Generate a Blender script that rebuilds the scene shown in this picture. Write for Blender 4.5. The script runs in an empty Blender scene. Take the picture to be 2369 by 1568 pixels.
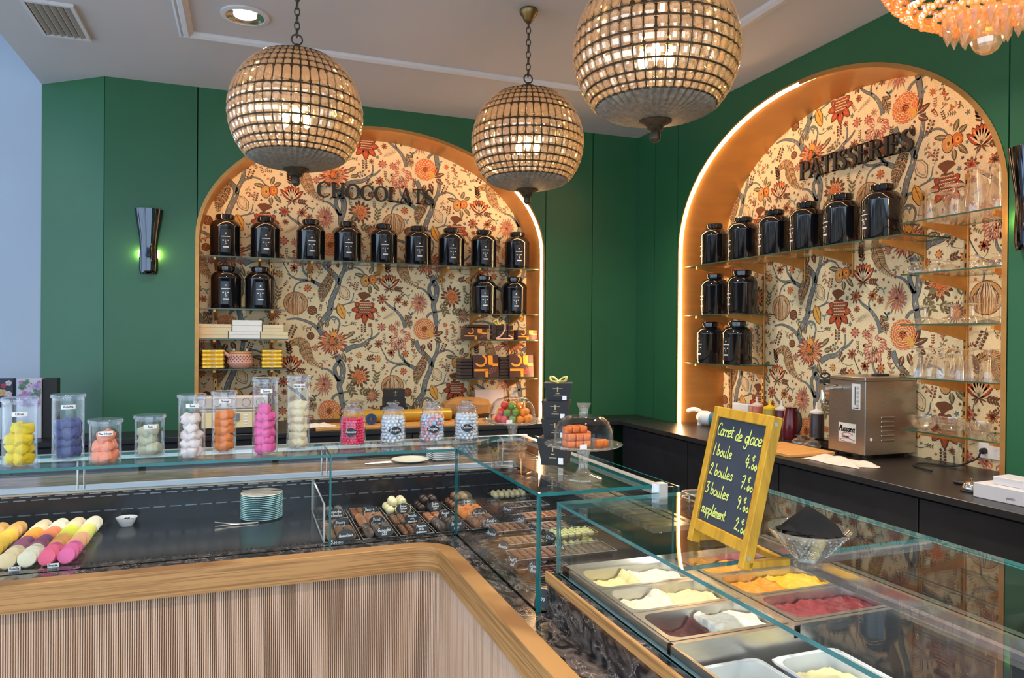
import bpy, bmesh, math, random
from mathutils import Vector, Matrix, Euler
random.seed(7)
PI = math.pi
SC = bpy.context.scene
COL = SC.collection
# ---------------------------------------------------------------- camera
YAW, PITCH, ROLL, FPX = 0.3526296, -0.0037616, 0.0078480, 1666.43
IW, IH = 2369.0, 1568.0
CAM = Vector((0, 0, 1.60))
FW = Vector((math.sin(YAW) * math.cos(PITCH), math.cos(YAW) * math.cos(PITCH), math.sin(PITCH)))
_r0 = Vector((math.cos(YAW), -math.sin(YAW), 0)); _u0 = _r0.cross(FW)
RT = math.cos(ROLL) * _r0 + math.sin(ROLL) * _u0
UP = -math.sin(ROLL) * _r0 + math.cos(ROLL) * _u0
cd = bpy.data.cameras.new('camera'); cam = bpy.data.objects.new('camera', cd); COL.objects.link(cam)
cd.sensor_width = 36.0; cd.sensor_fit = 'HORIZONTAL'; cd.lens = FPX / IW * 36.0
cd.clip_start = 0.05; cd.clip_end = 200
cam.matrix_world = Matrix(((RT.x, UP.x, -FW.x, CAM.x), (RT.y, UP.y, -FW.y, CAM.y), (RT.z, UP.z, -FW.z, CAM.z), (0, 0, 0, 1)))
SC.camera = cam
# ---------------------------------------------------------------- world, light, exposure
SC.view_settings.view_transform = 'Standard'; SC.view_settings.look = 'None'
SC.view_settings.gamma = 1.0; SC.view_settings.use_curve_mapping = False
SC.view_settings.exposure = 0.45
SC.cycles.transparent_max_bounces = 48
SC.cycles.max_bounces = 9
SC.cycles.sample_clamp_indirect = 6.0
w = bpy.data.worlds.new('daylight'); SC.world = w; w.use_nodes = True
bg = w.node_tree.nodes['Background']
bg.inputs['Color'].default_value = (0.60, 0.80, 1.0, 1); bg.inputs['Strength'].default_value = 2.5

def area(name, loc, rot, sx, sy, power, color, portal=False):
    l = bpy.data.lights.new(name, 'AREA'); l.shape = 'RECTANGLE'; l.size = sx; l.size_y = sy
    l.energy = power; l.color = color
    o = bpy.data.objects.new(name, l); COL.objects.link(o); o.location = loc; o.rotation_euler = rot
    if portal: l.cycles.is_portal = True
    return o
# daylight enters through the shop windows: to the left and behind the viewer
area('window_portal', (-4.15, 1.6, 1.75), (0, -PI / 2, 0), 2.9, 6.4, 1, (1, 1, 1), True)
area('shopfront_portal', (-0.4, -2.95, 1.75), (PI / 2, 0, 0), 6.6, 2.9, 1, (1, 1, 1), True)

DOWNLIGHT_W = 15.0     # ceiling downlights, placed with the fittings at the end

# ---------------------------------------------------------------- helpers
def ray(x, y): return (x - IW / 2) / FPX * RT - (y - IH / 2) / FPX * UP + FW
def onZ(x, y, z): d = ray(x, y); return CAM + d * ((z - CAM.z) / d.z)
def onX(x, y, X): d = ray(x, y); return CAM + d * ((X - CAM.x) / d.x)
def onY(x, y, Y): d = ray(x, y); return CAM + d * ((Y - CAM.y) / d.y)

def srgb(r, g, b):
    f = lambda c: (c / 255 / 12.92) if c / 255 <= 0.04045 else ((c / 255 + 0.055) / 1.055) ** 2.4
    return (f(r), f(g), f(b))
MATS = {}
def node(nt, t, **kw):
    n = nt.nodes.new(t)
    for k, v in kw.items(): setattr(n, k, v)
    return n
def M(name, col=(0.5, 0.5, 0.5), rough=0.5, metal=0.0, var=0.0, vscale=8.0, bump=0.0, bscale=40.0, emit=None, estr=0.0, trans=0.0, coat=0.0, sss=0.0, stretch=None, spec=None):
    """principled material with a little procedural noise in colour and relief"""
    if name in MATS: return MATS[name]
    m = bpy.data.materials.new(name); m.use_nodes = True; nt = m.node_tree
    b = nt.nodes['Principled BSDF']; MATS[name] = m
    b.inputs['Base Color'].default_value = (*col, 1); b.inputs['Roughness'].default_value = rough
    b.inputs['Metallic'].default_value = metal
    if spec is not None: b.inputs['Specular IOR Level'].default_value = spec
    if coat: b.inputs['Coat Weight'].default_value = coat; b.inputs['Coat Roughness'].default_value = 0.05
    if sss: b.inputs['Subsurface Weight'].default_value = sss; b.inputs['Subsurface Radius'].default_value = (0.01, 0.006, 0.004)
    if trans: b.inputs['Transmission Weight'].default_value = trans
    if emit: b.inputs['Emission Color'].default_value = (*emit, 1); b.inputs['Emission Strength'].default_value = estr
    tc = node(nt, 'ShaderNodeTexCoord')
    src = tc.outputs['Object']
    if stretch:
        mp = node(nt, 'ShaderNodeMapping'); mp.inputs['Scale'].default_value = stretch
        nt.links.new(src, mp.inputs['Vector']); src = mp.outputs['Vector']
    if var:
        n = node(nt, 'ShaderNodeTexNoise'); n.inputs['Scale'].default_value = vscale; n.inputs['Detail'].default_value = 4
        nt.links.new(src, n.inputs['Vector'])
        r = node(nt, 'ShaderNodeValToRGB')
        r.color_ramp.elements[0].position = 0.3; r.color_ramp.elements[1].position = 0.7
        r.color_ramp.elements[0].color = (*[c * (1 - var) for c in col], 1)
        r.color_ramp.elements[1].color = (*[min(1, c * (1 + var)) for c in col], 1)
        nt.links.new(n.outputs['Fac'], r.inputs['Fac']); nt.links.new(r.outputs['Color'], b.inputs['Base Color'])
    if bump:
        n = node(nt, 'ShaderNodeTexNoise'); n.inputs['Scale'].default_value = bscale; n.inputs['Detail'].default_value = 3
        nt.links.new(src, n.inputs['Vector'])
        bp = node(nt, 'ShaderNodeBump'); bp.inputs['Strength'].default_value = bump; bp.inputs['Distance'].default_value = 0.004
        nt.links.new(n.outputs['Fac'], bp.inputs['Height']); nt.links.new(bp.outputs['Normal'], b.inputs['Normal'])
    return m

def glass(name, tint=(0.95, 0.99, 0.97), f0=0.05, gain=0.95, milk=0.0, milkcol=(0.9, 0.95, 1), rough=0.0, gloss=(1, 1, 1)):
    """clear sheet glass: see-through plus a mirror part that grows towards grazing angles"""
    if name in MATS: return MATS[name]
    m = bpy.data.materials.new(name); m.use_nodes = True; nt = m.node_tree; MATS[name] = m
    for n in list(nt.nodes): nt.nodes.remove(n)
    out = node(nt, 'ShaderNodeOutputMaterial')
    tr = node(nt, 'ShaderNodeBsdfTransparent'); tr.inputs['Color'].default_value = (*tint, 1)
    gl = node(nt, 'ShaderNodeBsdfGlossy'); gl.inputs['Roughness'].default_value = rough; gl.inputs['Color'].default_value = (*gloss, 1)
    lw = node(nt, 'ShaderNodeLayerWeight'); lw.inputs['Blend'].default_value = 0.5
    pw = node(nt, 'ShaderNodeMath', operation='POWER'); pw.inputs[1].default_value = 4.0
    mu = node(nt, 'ShaderNodeMath', operation='MULTIPLY_ADD'); mu.inputs[1].default_value = gain; mu.inputs[2].default_value = f0
    nt.links.new(lw.outputs['Facing'], pw.inputs[0]); nt.links.new(pw.outputs[0], mu.inputs[0])
    mx = node(nt, 'ShaderNodeMixShader')
    nt.links.new(mu.outputs[0], mx.inputs['Fac'])
    base = tr.outputs[0]
    if milk:
        df = node(nt, 'ShaderNodeBsdfTranslucent'); df.inputs['Color'].default_value = (*milkcol, 1)
        m2 = node(nt, 'ShaderNodeMixShader'); m2.inputs['Fac'].default_value = milk
        nt.links.new(tr.outputs[0], m2.inputs[1]); nt.links.new(df.outputs[0], m2.inputs[2]); base = m2.outputs[0]
    nt.links.new(base, mx.inputs[1]); nt.links.new(gl.outputs[0], mx.inputs[2]); nt.links.new(mx.outputs[0], out.inputs['Surface'])
    return m

class MB:
    """collects shapes; build() links them as one mesh object"""
    def __init__(s): s.v = []; s.f = []; s.m = []; s.T = None
    def add(s, vs, fs, mi=0):
        o = len(s.v)
        if s.T is not None: vs = [tuple(s.T @ Vector(p)) for p in vs]
        s.v.extend([tuple(p) for p in vs]); s.f.extend([tuple(i + o for i in f) for f in fs]); s.m.extend([mi] * len(fs)); return s
    def box(s, x0, x1, y0, y1, z0, z1, mi=0):
        vs = [(x, y, z) for x in (x0, x1) for y in (y0, y1) for z in (z0, z1)]
        return s.add(vs, [(0, 1, 3, 2), (4, 6, 7, 5), (0, 4, 5, 1), (2, 3, 7, 6), (0, 2, 6, 4), (1, 5, 7, 3)], mi)
    def rbox(s, x0, x1, y0, y1, z0, z1, b=0.003, mi=0):
        """box with all edges chamfered"""
        b = min(b, (x1 - x0) / 2.01, (y1 - y0) / 2.01, (z1 - z0) / 2.01)
        P = []; idx = {}
        X = (x0, x1); Y = (y0, y1); Z = (z0, z1)
        for i in (0, 1):
            for j in (0, 1):
                for k in (0, 1):
                    sx = b if i == 0 else -b; sy = b if j == 0 else -b; sz = b if k == 0 else -b
                    for ax, p in enumerate(((X[i], Y[j] + sy, Z[k] + sz), (X[i] + sx, Y[j], Z[k] + sz), (X[i] + sx, Y[j] + sy, Z[k]))):
                        idx[(i, j, k, ax)] = len(P); P.append(p)
        F = []
        I = lambda i, j, k, a: idx[(i, j, k, a)]
        for i in (0, 1):
            q = [I(i, 0, 0, 0), I(i, 1, 0, 0), I(i, 1, 1, 0), I(i, 0, 1, 0)]; F.append(q if i else q[::-1])
            q = [I(0, i, 0, 1), I(1, i, 0, 1), I(1, i, 1, 1), I(0, i, 1, 1)]; F.append(q[::-1] if i else q)
            q = [I(0, 0, i, 2), I(1, 0, i, 2), I(1, 1, i, 2), I(0, 1, i, 2)]; F.append(q if i else q[::-1])
        for i in (0, 1):
            for j in (0, 1):
                q = [I(i, j, 0, 0), I(i, j, 1, 0), I(i, j, 1, 1), I(i, j, 0, 1)]; F.append(q if (i ^ j) else q[::-1])
                q = [I(i, 0, j, 0), I(i, 1, j, 0), I(i, 1, j, 2), I(i, 0, j, 2)]; F.append(q[::-1] if (i ^ j) else q)
                q = [I(0, i, j, 1), I(1, i, j, 1), I(1, i, j, 2), I(0, i, j, 2)]; F.append(q if (i ^ j) else q[::-1])
        for i in (0, 1):
            for j in (0, 1):
                for k in (0, 1):
                    q = [I(i, j, k, 0), I(i, j, k, 1), I(i, j, k, 2)]; F.append(q if (i + j + k) % 2 else q[::-1])
        return s.add(P, F, mi)
    def lathe(s, prof, n=24, c=(0, 0, 0), mi=0, sx=1.0, sy=1.0, wob=None, closed=False):
        vs = []; fs = []
        for (r, z) in prof:
            for i in range(n):
                a = 2 * PI * i / n; k = 1 + (wob(a, z) if wob else 0)
                vs.append((c[0] + r * k * math.cos(a) * sx, c[1] + r * k * math.sin(a) * sy, c[2] + z))
        m = len(prof)
        for j in range(m - 1 + (1 if closed else 0)):
            a0 = j * n; b0 = ((j + 1) % m) * n
            for i in range(n):
                i2 = (i + 1) % n
                fs.append((a0 + i, a0 + i2, b0 + i2, b0 + i))
        if not closed:
            if prof[0][0] > 1e-5: fs.append(tuple(range(n))[::-1])
            if prof[-1][0] > 1e-5: fs.append(tuple(range((m - 1) * n, m * n)))
        return s.add(vs, fs, mi)
    def lathe_open(s, prof, n=24, c=(0, 0, 0), mi=0, wob=None):
        vs = []; fs = []
        for (r, z) in prof:
            for i in range(n):
                a = 2 * PI * i / n; k = 1 + (wob(a, z) if wob else 0)
                vs.append((c[0] + r * k * math.cos(a), c[1] + r * k * math.sin(a), c[2] + z))
        for j in range(len(prof) - 1):
            for i in range(n):
                i2 = (i + 1) % n; fs.append((j * n + i, j * n + i2, (j + 1) * n + i2, (j + 1) * n + i))
        return s.add(vs, fs, mi)
    def tube(s, path, r, n=8, mi=0, closed=False, r1=None):
        P = [Vector(p) for p in path]; vs = []; fs = []; L = len(P); prev = None
        for k, p in enumerate(P):
            if closed: t = P[(k + 1) % L] - P[k - 1]
            else: t = P[min(k + 1, L - 1)] - P[max(k - 1, 0)]
            t.normalize()
            if prev is None:
                a = Vector((0, 0, 1)) if abs(t.z) < 0.9 else Vector((1, 0, 0)); nn = t.cross(a).normalized()
            else: nn = (prev - t * prev.dot(t)).normalized()
            prev = nn; bb = t.cross(nn)
            rr = r if r1 is None else r + (r1 - r) * k / max(1, L - 1)
            for i in range(n):
                a = 2 * PI * i / n; vs.append(tuple(p + nn * rr * math.cos(a) + bb * rr * math.sin(a)))
        for k in range(L if closed else L - 1):
            k2 = (k + 1) % L
            for i in range(n):
                i2 = (i + 1) % n; fs.append((k * n + i, k * n + i2, k2 * n + i2, k2 * n + i))
        if not closed: fs.append(tuple(range(n))[::-1]); fs.append(tuple(range((L - 1) * n, L * n)))
        return s.add(vs, fs, mi)
    def sphere(s, c, r, n=12, m=8, sx=1, sy=1, sz=1, mi=0):
        prof = [(max(1e-6, r * math.sin(PI * j / m)), -r * math.cos(PI * j / m) * sz) for j in range(m + 1)]
        return s.lathe(prof, n, c, mi, sx, sy)
    def prism(s, poly, z0, z1, mi=0, axes='xy'):
        """extruded polygon; poly in two axes, extruded along the third"""
        n = len(poly)
        def mk(p, z):
            if axes == 'xy': return (p[0], p[1], z)
            if axes == 'xz': return (p[0], z, p[1])
            return (z, p[0], p[1])
        vs = [mk(p, z0) for p in poly] + [mk(p, z1) for p in poly]
        fs = [tuple(range(n))[::-1], tuple(range(n, 2 * n))] + [(i, (i + 1) % n, n + (i + 1) % n, n + i) for i in range(n)]
        return s.add(vs, fs, mi)
    def mesh(s, name, mats, smooth=35, recalc=True):
        me = bpy.data.meshes.new(name); me.from_pydata(s.v, [], s.f)
        if not isinstance(mats, (list, tuple)): mats = [mats]
        for m in mats: me.materials.append(m)
        if len(mats) > 1: me.polygons.foreach_set('material_index', s.m)
        if recalc:
            b = bmesh.new(); b.from_mesh(me); bmesh.ops.recalc_face_normals(b, faces=b.faces); b.to_mesh(me); b.free()
        if smooth:
            me.polygons.foreach_set('use_smooth', [True] * len(me.polygons))
            me.set_sharp_from_angle(angle=math.radians(smooth))
        me.update(); return me

def link(name, data, parent=None, loc=(0, 0, 0), rot=None, scale=None):
    o = bpy.data.objects.new(name, data); COL.objects.link(o); o.location = loc
    if rot is not None: o.rotation_euler = rot
    if scale is not None: o.scale = scale
    if parent: o.parent = parent
    return o
def tag(o, label, cat, group=None):
    o['label'] = label; o['category'] = cat
    if group: o['group'] = group
    return o
def thing(name, label, cat, loc=(0, 0, 0), rot=(0, 0, 0), group=None):
    return tag(link(name, None, None, loc, rot), label, cat, group)
def part(name, mb, mats, parent, loc=(0, 0, 0), rot=None, smooth=35, label=None, stuff=False):
    o = link(name, mb.mesh(name, mats, smooth) if isinstance(mb, MB) else mb, parent, loc, rot)
    if label: o['label'] = label
    if stuff: o['kind'] = 'stuff'
    return o
def solo(name, mb, mats, label, cat, loc=(0, 0, 0), rot=None, group=None, smooth=35):
    return tag(link(name, mb.mesh(name, mats, smooth) if isinstance(mb, MB) else mb, None, loc, rot), label, cat, group)
def struct(name, mb, mats, parent=None, loc=(0, 0, 0), rot=None, smooth=35):
    o = link(name, mb.mesh(name, mats, smooth) if isinstance(mb, MB) else mb, parent, loc, rot)
    if parent is None: o['kind'] = 'structure'
    return o
def copy_tree(o, parent=None):
    c = o.copy(); COL.objects.link(c); c.parent = parent
    for ch in list(o.children): copy_tree(ch, c)
    return c
def dup(o, loc, rotz=None, label=None, group=None, scale=None):
    c = copy_tree(o); c.location = loc
    if rotz is not None: c.rotation_euler = (0, 0, rotz)
    if label: c['label'] = label
    if group: c['group'] = group
    if scale: c.scale = (scale,) * 3
    return c
def crom(pts, per=6, closed=False):
    """Catmull-Rom through 2D or 3D points"""
    P = [Vector(p) for p in pts]; n = len(P)
    if n < 3: return P
    out = []
    rng = range(n) if closed else range(n - 1)
    for i in rng:
        p0 = P[i - 1] if (i > 0 or closed) else P[0]; p1 = P[i]; p2 = P[(i + 1) % n]
        p3 = P[(i + 2) % n] if (closed or i + 2 < n) else P[-1]
        for k in range(per):
            t = k / per
            out.append(0.5 * ((2 * p1) + (p2 - p0) * t + (2 * p0 - 5 * p1 + 4 * p2 - p3) * t * t + (3 * p1 - p0 - 3 * p2 + p3) * t ** 3))
    if not closed: out.append(P[-1])
    return out

# single-stroke handwriting, unit = cap height
_G = {
 'a': ([(.40,.40),(.22,.5),(.05,.30),(.10,.05),(.28,.03),(.40,.25)], [(.42,.50),(.40,.12),(.52,.0)]),
 'b': ([(.08,1.0),(.07,.1)], [(.07,.28),(.25,.5),(.42,.30),(.32,.03),(.07,.06)]),
 'c': ([(.40,.40),(.25,.5),(.06,.32),(.10,.05),(.28,.0),(.42,.10)],),
 'd': ([(.40,.40),(.22,.5),(.05,.28),(.12,.03),(.28,.03),(.40,.25)], [(.42,1.0),(.41,.1),(.50,.0)]),
 'e': ([(.08,.25),(.30,.28),(.38,.42),(.22,.52),(.06,.28),(.16,.02),(.42,.08)],),
 'f': ([(.36,.95),(.22,.98),(.16,.75),(.15,.0)], [(.02,.5),(.34,.52)]),
 'g': ([(.40,.40),(.22,.5),(.05,.28),(.14,.05),(.30,.07),(.40,.28)], [(.42,.50),(.40,-.2),(.24,-.42),(.06,-.3)]),
 'h': ([(.08,1.0),(.07,.0)], [(.07,.25),(.22,.48),(.36,.38),(.37,.0)]),
 'i': ([(.10,.48),(.10,.1),(.18,.0)], [(.10,.66),(.11,.70)]),
 'l': ([(.10,1.0),(.09,.12),(.18,.0)],),
 'm': ([(.06,.48),(.06,.0)], [(.06,.28),(.18,.48),(.27,.38),(.27,.0)], [(.27,.28),(.40,.48),(.49,.38),(.50,.0)]),
 'n': ([(.06,.48),(.06,.0)], [(.06,.28),(.22,.49),(.36,.38),(.37,.0)]),
 'o': ([(.24,.5),(.06,.32),(.10,.06),(.26,.0),(.42,.18),(.38,.42),(.22,.5)],),
 'p': ([(.08,.48),(.07,-.42)], [(.07,.28),(.25,.5),(.42,.30),(.30,.02),(.08,.06)]),
 'q': ([(.40,.40),(.22,.5),(.05,.28),(.14,.03),(.30,.05),(.40,.28)], [(.42,.50),(.40,-.42)]),
 'r': ([(.08,.48),(.08,.0)], [(.08,.25),(.20,.46),(.34,.46)]),
 's': ([(.36,.44),(.20,.52),(.08,.40),(.22,.26),(.34,.13),(.20,.0),(.05,.07)],),
 't': ([(.18,.85),(.17,.12),(.32,.02)], [(.02,.55),(.34,.57)]),
 'u': ([(.06,.48),(.07,.10),(.22,.0),(.36,.18)], [(.38,.48),(.38,.1),(.47,.0)]),
 'v': ([(.05,.48),(.20,.0),(.38,.48)],),
 'x': ([(.05,.48),(.36,.0)], [(.36,.48),(.05,.0)]),
 'z': ([(.05,.46),(.36,.46),(.06,.02),(.38,.02)],),
 'A': ([(.03,.0),(.26,1.0),(.50,.0)], [(.12,.36),(.42,.36)]),
 'B': ([(.08,1.0),(.08,.0)], [(.06,.98),(.38,.86),(.30,.55),(.08,.52)], [(.08,.52),(.42,.40),(.36,.06),(.06,.0)]),
 'C': ([(.50,.84),(.34,1.0),(.10,.74),(.08,.28),(.28,.0),(.54,.14)],),
 'F': ([(.08,1.0),(.08,.0)], [(.06,.98),(.46,1.0)], [(.08,.52),(.38,.54)]),
 'G': ([(.50,.84),(.32,1.0),(.08,.70),(.10,.22),(.30,.0),(.50,.16),(.50,.42),(.32,.42)],),
 'M': ([(.04,.0),(.10,1.0),(.30,.35),(.50,1.0),(.56,.0)],),
 'N': ([(.06,.0),(.08,1.0),(.42,.02),(.46,1.0)],),
 'O': ([(.28,1.0),(.06,.68),(.08,.24),(.28,.0),(.50,.26),(.48,.72),(.28,1.0)],),
 'D': ([(.08,1.0),(.08,.0)], [(.04,.98),(.38,.86),(.48,.45),(.32,.06),(.04,.0)]),
 'P': ([(.08,1.0),(.08,.0)], [(.04,.96),(.40,.92),(.40,.56),(.08,.48)]),
 'R': ([(.08,1.0),(.08,.0)], [(.04,.96),(.40,.92),(.38,.58),(.08,.50),(.44,.0)]),
 'T': ([(.24,1.0),(.23,.0)], [(.0,.98),(.48,1.0)]),
 'V': ([(.04,1.0),(.24,.0),(.46,1.0)],),
 '0': ([(.22,.5),(.05,.26),(.22,.0),(.38,.24),(.22,.5)],),
 '1': ([(.12,1.0),(.10,.0)],),
 '2': ([(.08,.76),(.26,1.0),(.38,.76),(.20,.34),(.02,.02),(.16,.10),(.44,.02)],),
 '3': ([(.06,.95),(.40,.98),(.20,.60),(.42,.40),(.30,.05),(.02,.08)],),
 '4': ([(.22,1.0),(.04,.36),(.44,.40)], [(.34,.70),(.30,.0)]),
 '5': ([(.42,1.0),(.10,.98),(.08,.58),(.36,.52),(.36,.10),(.05,.04)],),
 '7': ([(.04,.96),(.42,1.0),(.16,.0)], [(.08,.50),(.38,.55)]),
 '9': ([(.38,.80),(.20,1.0),(.05,.78),(.20,.58),(.38,.80),(.34,.40),(.20,.0)],),
 '.': ([(.08,.0),(.10,.04)],), '-': ([(.05,.26),(.3,.28)],),
 '%': ([(.45,1.0),(.05,.0)], [(.10,.95),(.02,.80),(.14,.72),(.18,.88),(.10,.95)], [(.40,.30),(.32,.14),(.44,.04),(.50,.2),(.40,.30)]),
 '€': ([(.42,.62),(.28,.75),(.12,.55),(.12,.25),(.28,.05),(.44,.16)], [(.0,.48),(.32,.50)], [(.0,.32),(.30,.34)]),
}
_G['é'] = _G['e'] + ([(.22,.66),(.36,.82)],); _G['à'] = _G['a'] + ([(.12,.82),(.28,.66)],)
_G['è'] = _G['e'] + ([(.12,.82),(.26,.66)],)
def handwriting(mb, text, x0, y0, h, wdt, mi=0, slant=0.0, y=0.0, per=4, jit=0.0, adv=1.0):
    """flat ribbons in the local xz plane (x right, z up), lying at depth y"""
    x = x0
    for ch in text:
        if ch == ' ': x += 0.34 * h * adv; continue
        g = _G.get(ch)
        if g is None: x += 0.3 * h; continue
        wid = max(p[0] for st in g for p in st)
        oy = random.uniform(-jit, jit) * h
        for st in g:
            pts = crom(st, per) if len(st) > 2 else [Vector(p) for p in st]
            P = [Vector((x + (p.x + slant * p.y) * h, y0 + oy + p.y * h)) for p in pts]
            L = []; R_ = []
            for k, p in enumerate(P):
                t = P[min(k + 1, len(P) - 1)] - P[max(k - 1, 0)]
                if t.length < 1e-9: t = Vector((1, 0))
                t.normalize(); n = Vector((-t.y, t.x)) * wdt / 2
                if k == 0: p = p - t * wdt / 2
                if k == len(P) - 1: p = p + t * wdt / 2
                L.append(p + n); R_.append(p - n)
            m = len(P)
            vs = [(q.x, y, q.y) for q in L] + [(q.x, y, q.y) for q in R_]
            mb.add(vs, [(k, k + 1, m + k + 1, m + k) for k in range(m - 1)], mi)
        x += (wid + 0.14) * h * adv
    return x - x0
def text_width(text, h, adv=1.0):
    x = 0
    for ch in text:
        if ch == ' ' or ch not in _G: x += 0.34 * h * adv; continue
        x += (max(p[0] for st in _G[ch] for p in st) + 0.14) * h * adv
    return x
# ---------------------------------------------------------------- materials
green = M('green_lacquer', (0.023, 0.118, 0.047), 0.36, var=0.04, vscale=3, bump=0.02, bscale=300)
dark = M('dark_gap', (0.01, 0.012, 0.01), 0.8)
white_wall = M('white_plaster', (0.47, 0.53, 0.63), 0.8, var=0.02, vscale=2, bump=0.03, bscale=120)
ceil_m = M('ceiling_paint', (0.50, 0.475, 0.48), 0.85, var=0.03, vscale=1.5, bump=0.04, bscale=90)
gold = M('copper_gold_lining', (0.56, 0.27, 0.075), 0.42, metal=0.55, var=0.08, vscale=3, stretch=(1, 1, 6))
brass = M('brass_rail', (0.56, 0.29, 0.08), 0.42, metal=0.6, var=0.08, vscale=20)
bronze = M('antique_bronze', (0.10, 0.075, 0.05), 0.45, metal=0.85, var=0.3, vscale=40)
steel = M('brushed_steel', (0.60, 0.58, 0.55), 0.28, metal=0.95, var=0.06, vscale=30, stretch=(1, 1, 20))
alu = M('aluminium', (0.80, 0.82, 0.85), 0.30, metal=0.8, var=0.03, vscale=20)
blackm = M('black_laminate', (0.014, 0.014, 0.017), 0.38, var=0.2, vscale=10)
blackgloss = M('black_enamel_deck', (0.011, 0.012, 0.016), 0.16, var=0.2, vscale=6)
led = M('led_strip', (1, 0.8, 0.6), 0.5, emit=(1.0, 0.66, 0.34), estr=42.0)
floor_m = M('floor_stone', (0.34, 0.30, 0.26), 0.45, var=0.15, vscale=3)
pane = glass('clear_pane', (0.975, 0.992, 0.985), 0.012, 0.60)
paneside = M('glass_green_edge', (0.010, 0.130, 0.135), 0.15, var=0.2, vscale=15, spec=0.6)
shelfedge = M('shelf_glass_edge', (0.045, 0.085, 0.05), 0.2, var=0.2, vscale=15)
jarglass = glass('jar_glass', (0.975, 0.985, 0.99), 0.03, 0.85, milk=0.012)
thinglass = glass('stemware_glass', (0.97, 0.96, 0.93), 0.10, 0.9, milk=0.15, milkcol=(1, .95, .88))
crystal = glass('crystal', (0.90, 0.86, 0.78), 0.24, 0.76, milk=0.22, milkcol=(1.0, 0.84, 0.62), rough=0.03, gloss=(1, .93, .84))
whitep = M('white_plastic', (0.80, 0.81, 0.83), 0.35, var=0.02)
paper = M('white_paper', (0.82, 0.82, 0.82), 0.7, var=0.02)
ink = M('black_ink', (0.015, 0.015, 0.015), 0.6)

def wood_mat(name, a, b, sc=(2.0, 2.0, 110.0), rough=0.45):
    m = bpy.data.materials.new(name); m.use_nodes = True; nt = m.node_tree; MATS[name] = m
    bs = nt.nodes['Principled BSDF']; bs.inputs['Roughness'].default_value = rough
    tc = node(nt, 'ShaderNodeTexCoord'); mp = node(nt, 'ShaderNodeMapping'); mp.inputs['Scale'].default_value = sc
    n1 = node(nt, 'ShaderNodeTexNoise'); n1.inputs['Scale'].default_value = 1.3; n1.inputs['Detail'].default_value = 6; n1.inputs['Distortion'].default_value = 0.7
    r = node(nt, 'ShaderNodeValToRGB'); r.color_ramp.elements[0].position = 0.38; r.color_ramp.elements[1].position = 0.56
    r.color_ramp.elements[0].color = (*a, 1); r.color_ramp.elements[1].color = (*b, 1)
    nt.links.new(tc.outputs['Object'], mp.inputs['Vector']); nt.links.new(mp.outputs['Vector'], n1.inputs['Vector'])
    nt.links.new(n1.outputs['Fac'], r.inputs['Fac']); nt.links.new(r.outputs['Color'], bs.inputs['Base Color'])
    bp = node(nt, 'ShaderNodeBump'); bp.inputs['Strength'].default_value = 0.15; bp.inputs['Distance'].default_value = 0.002
    nt.links.new(n1.outputs['Fac'], bp.inputs['Height']); nt.links.new(bp.outputs['Normal'], bs.inputs['Normal'])
    return m
oak = wood_mat('oak', (0.28, 0.130, 0.038), (0.47, 0.245, 0.082))
oak_pale = wood_mat('pale_oak_flutes', (0.52, 0.33, 0.21), (0.68, 0.48, 0.35), (60, 60, 1.5), 0.6)
board_wood = wood_mat('board_wood', (0.52, 0.24, 0.06), (0.66, 0.34, 0.10), (3, 60, 60), 0.5)
yellow_wood = wood_mat('ochre_stained_wood', (0.42, 0.205, 0.006), (0.56, 0.29, 0.010), (40, 40, 6), 0.5)

def marble_mat():
    m = bpy.data.materials.new('dark_marble'); m.use_nodes = True; nt = m.node_tree
    bs = nt.nodes['Principled BSDF']; bs.inputs['Roughness'].default_value = 0.12
    tc = node(nt, 'ShaderNodeTexCoord')
    mp = node(nt, 'ShaderNodeMapping'); mp.inputs['Scale'].default_value = (11, 7, 11); mp.inputs['Rotation'].default_value = (0.6, 0.4, 0.5)
    nz = node(nt, 'ShaderNodeTexNoise'); nz.inputs['Scale'].default_value = 2.2; nz.inputs['Detail'].default_value = 8; nz.inputs['Distortion'].default_value = 1.6
    ad = node(nt, 'ShaderNodeMix', data_type='VECTOR'); ad.inputs['Factor'].default_value = 0.6
    vo = node(nt, 'ShaderNodeTexVoronoi', feature='DISTANCE_TO_EDGE'); vo.inputs['Scale'].default_value = 1.7
    r = node(nt, 'ShaderNodeValToRGB'); e = r.color_ramp.elements
    e[0].position = 0.0; e[0].color = (0.40, 0.36, 0.33, 1); e[1].position = 0.010; e[1].color = (0.0, 0.0, 0.0, 1)
    r2 = node(nt, 'ShaderNodeValToRGB'); e = r2.color_ramp.elements
    e[0].position = 0.42; e[0].color = (0.012, 0.011, 0.012, 1); e[1].position = 0.72; e[1].color = (0.17, 0.13, 0.11, 1)
    mx = node(nt, 'ShaderNodeMix', data_type='RGBA', blend_type='ADD'); mx.inputs['Factor'].default_value = 1.0
    L = nt.links.new
    L(tc.outputs['Object'], mp.inputs['Vector']); L(mp.outputs['Vector'], nz.inputs['Vector'])
    L(mp.outputs['Vector'], ad.inputs[4]); L(nz.outputs['Color'], ad.inputs[5]); L(ad.outputs[1], vo.inputs['Vector'])
    L(vo.outputs['Distance'], r.inputs['Fac']); L(nz.outputs['Fac'], r2.inputs['Fac'])
    L(r2.outputs['Color'], mx.inputs[6]); L(r.outputs['Color'], mx.inputs[7]); L(mx.outputs[2], bs.inputs['Base Color'])
    return m
marble = marble_mat()

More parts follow.
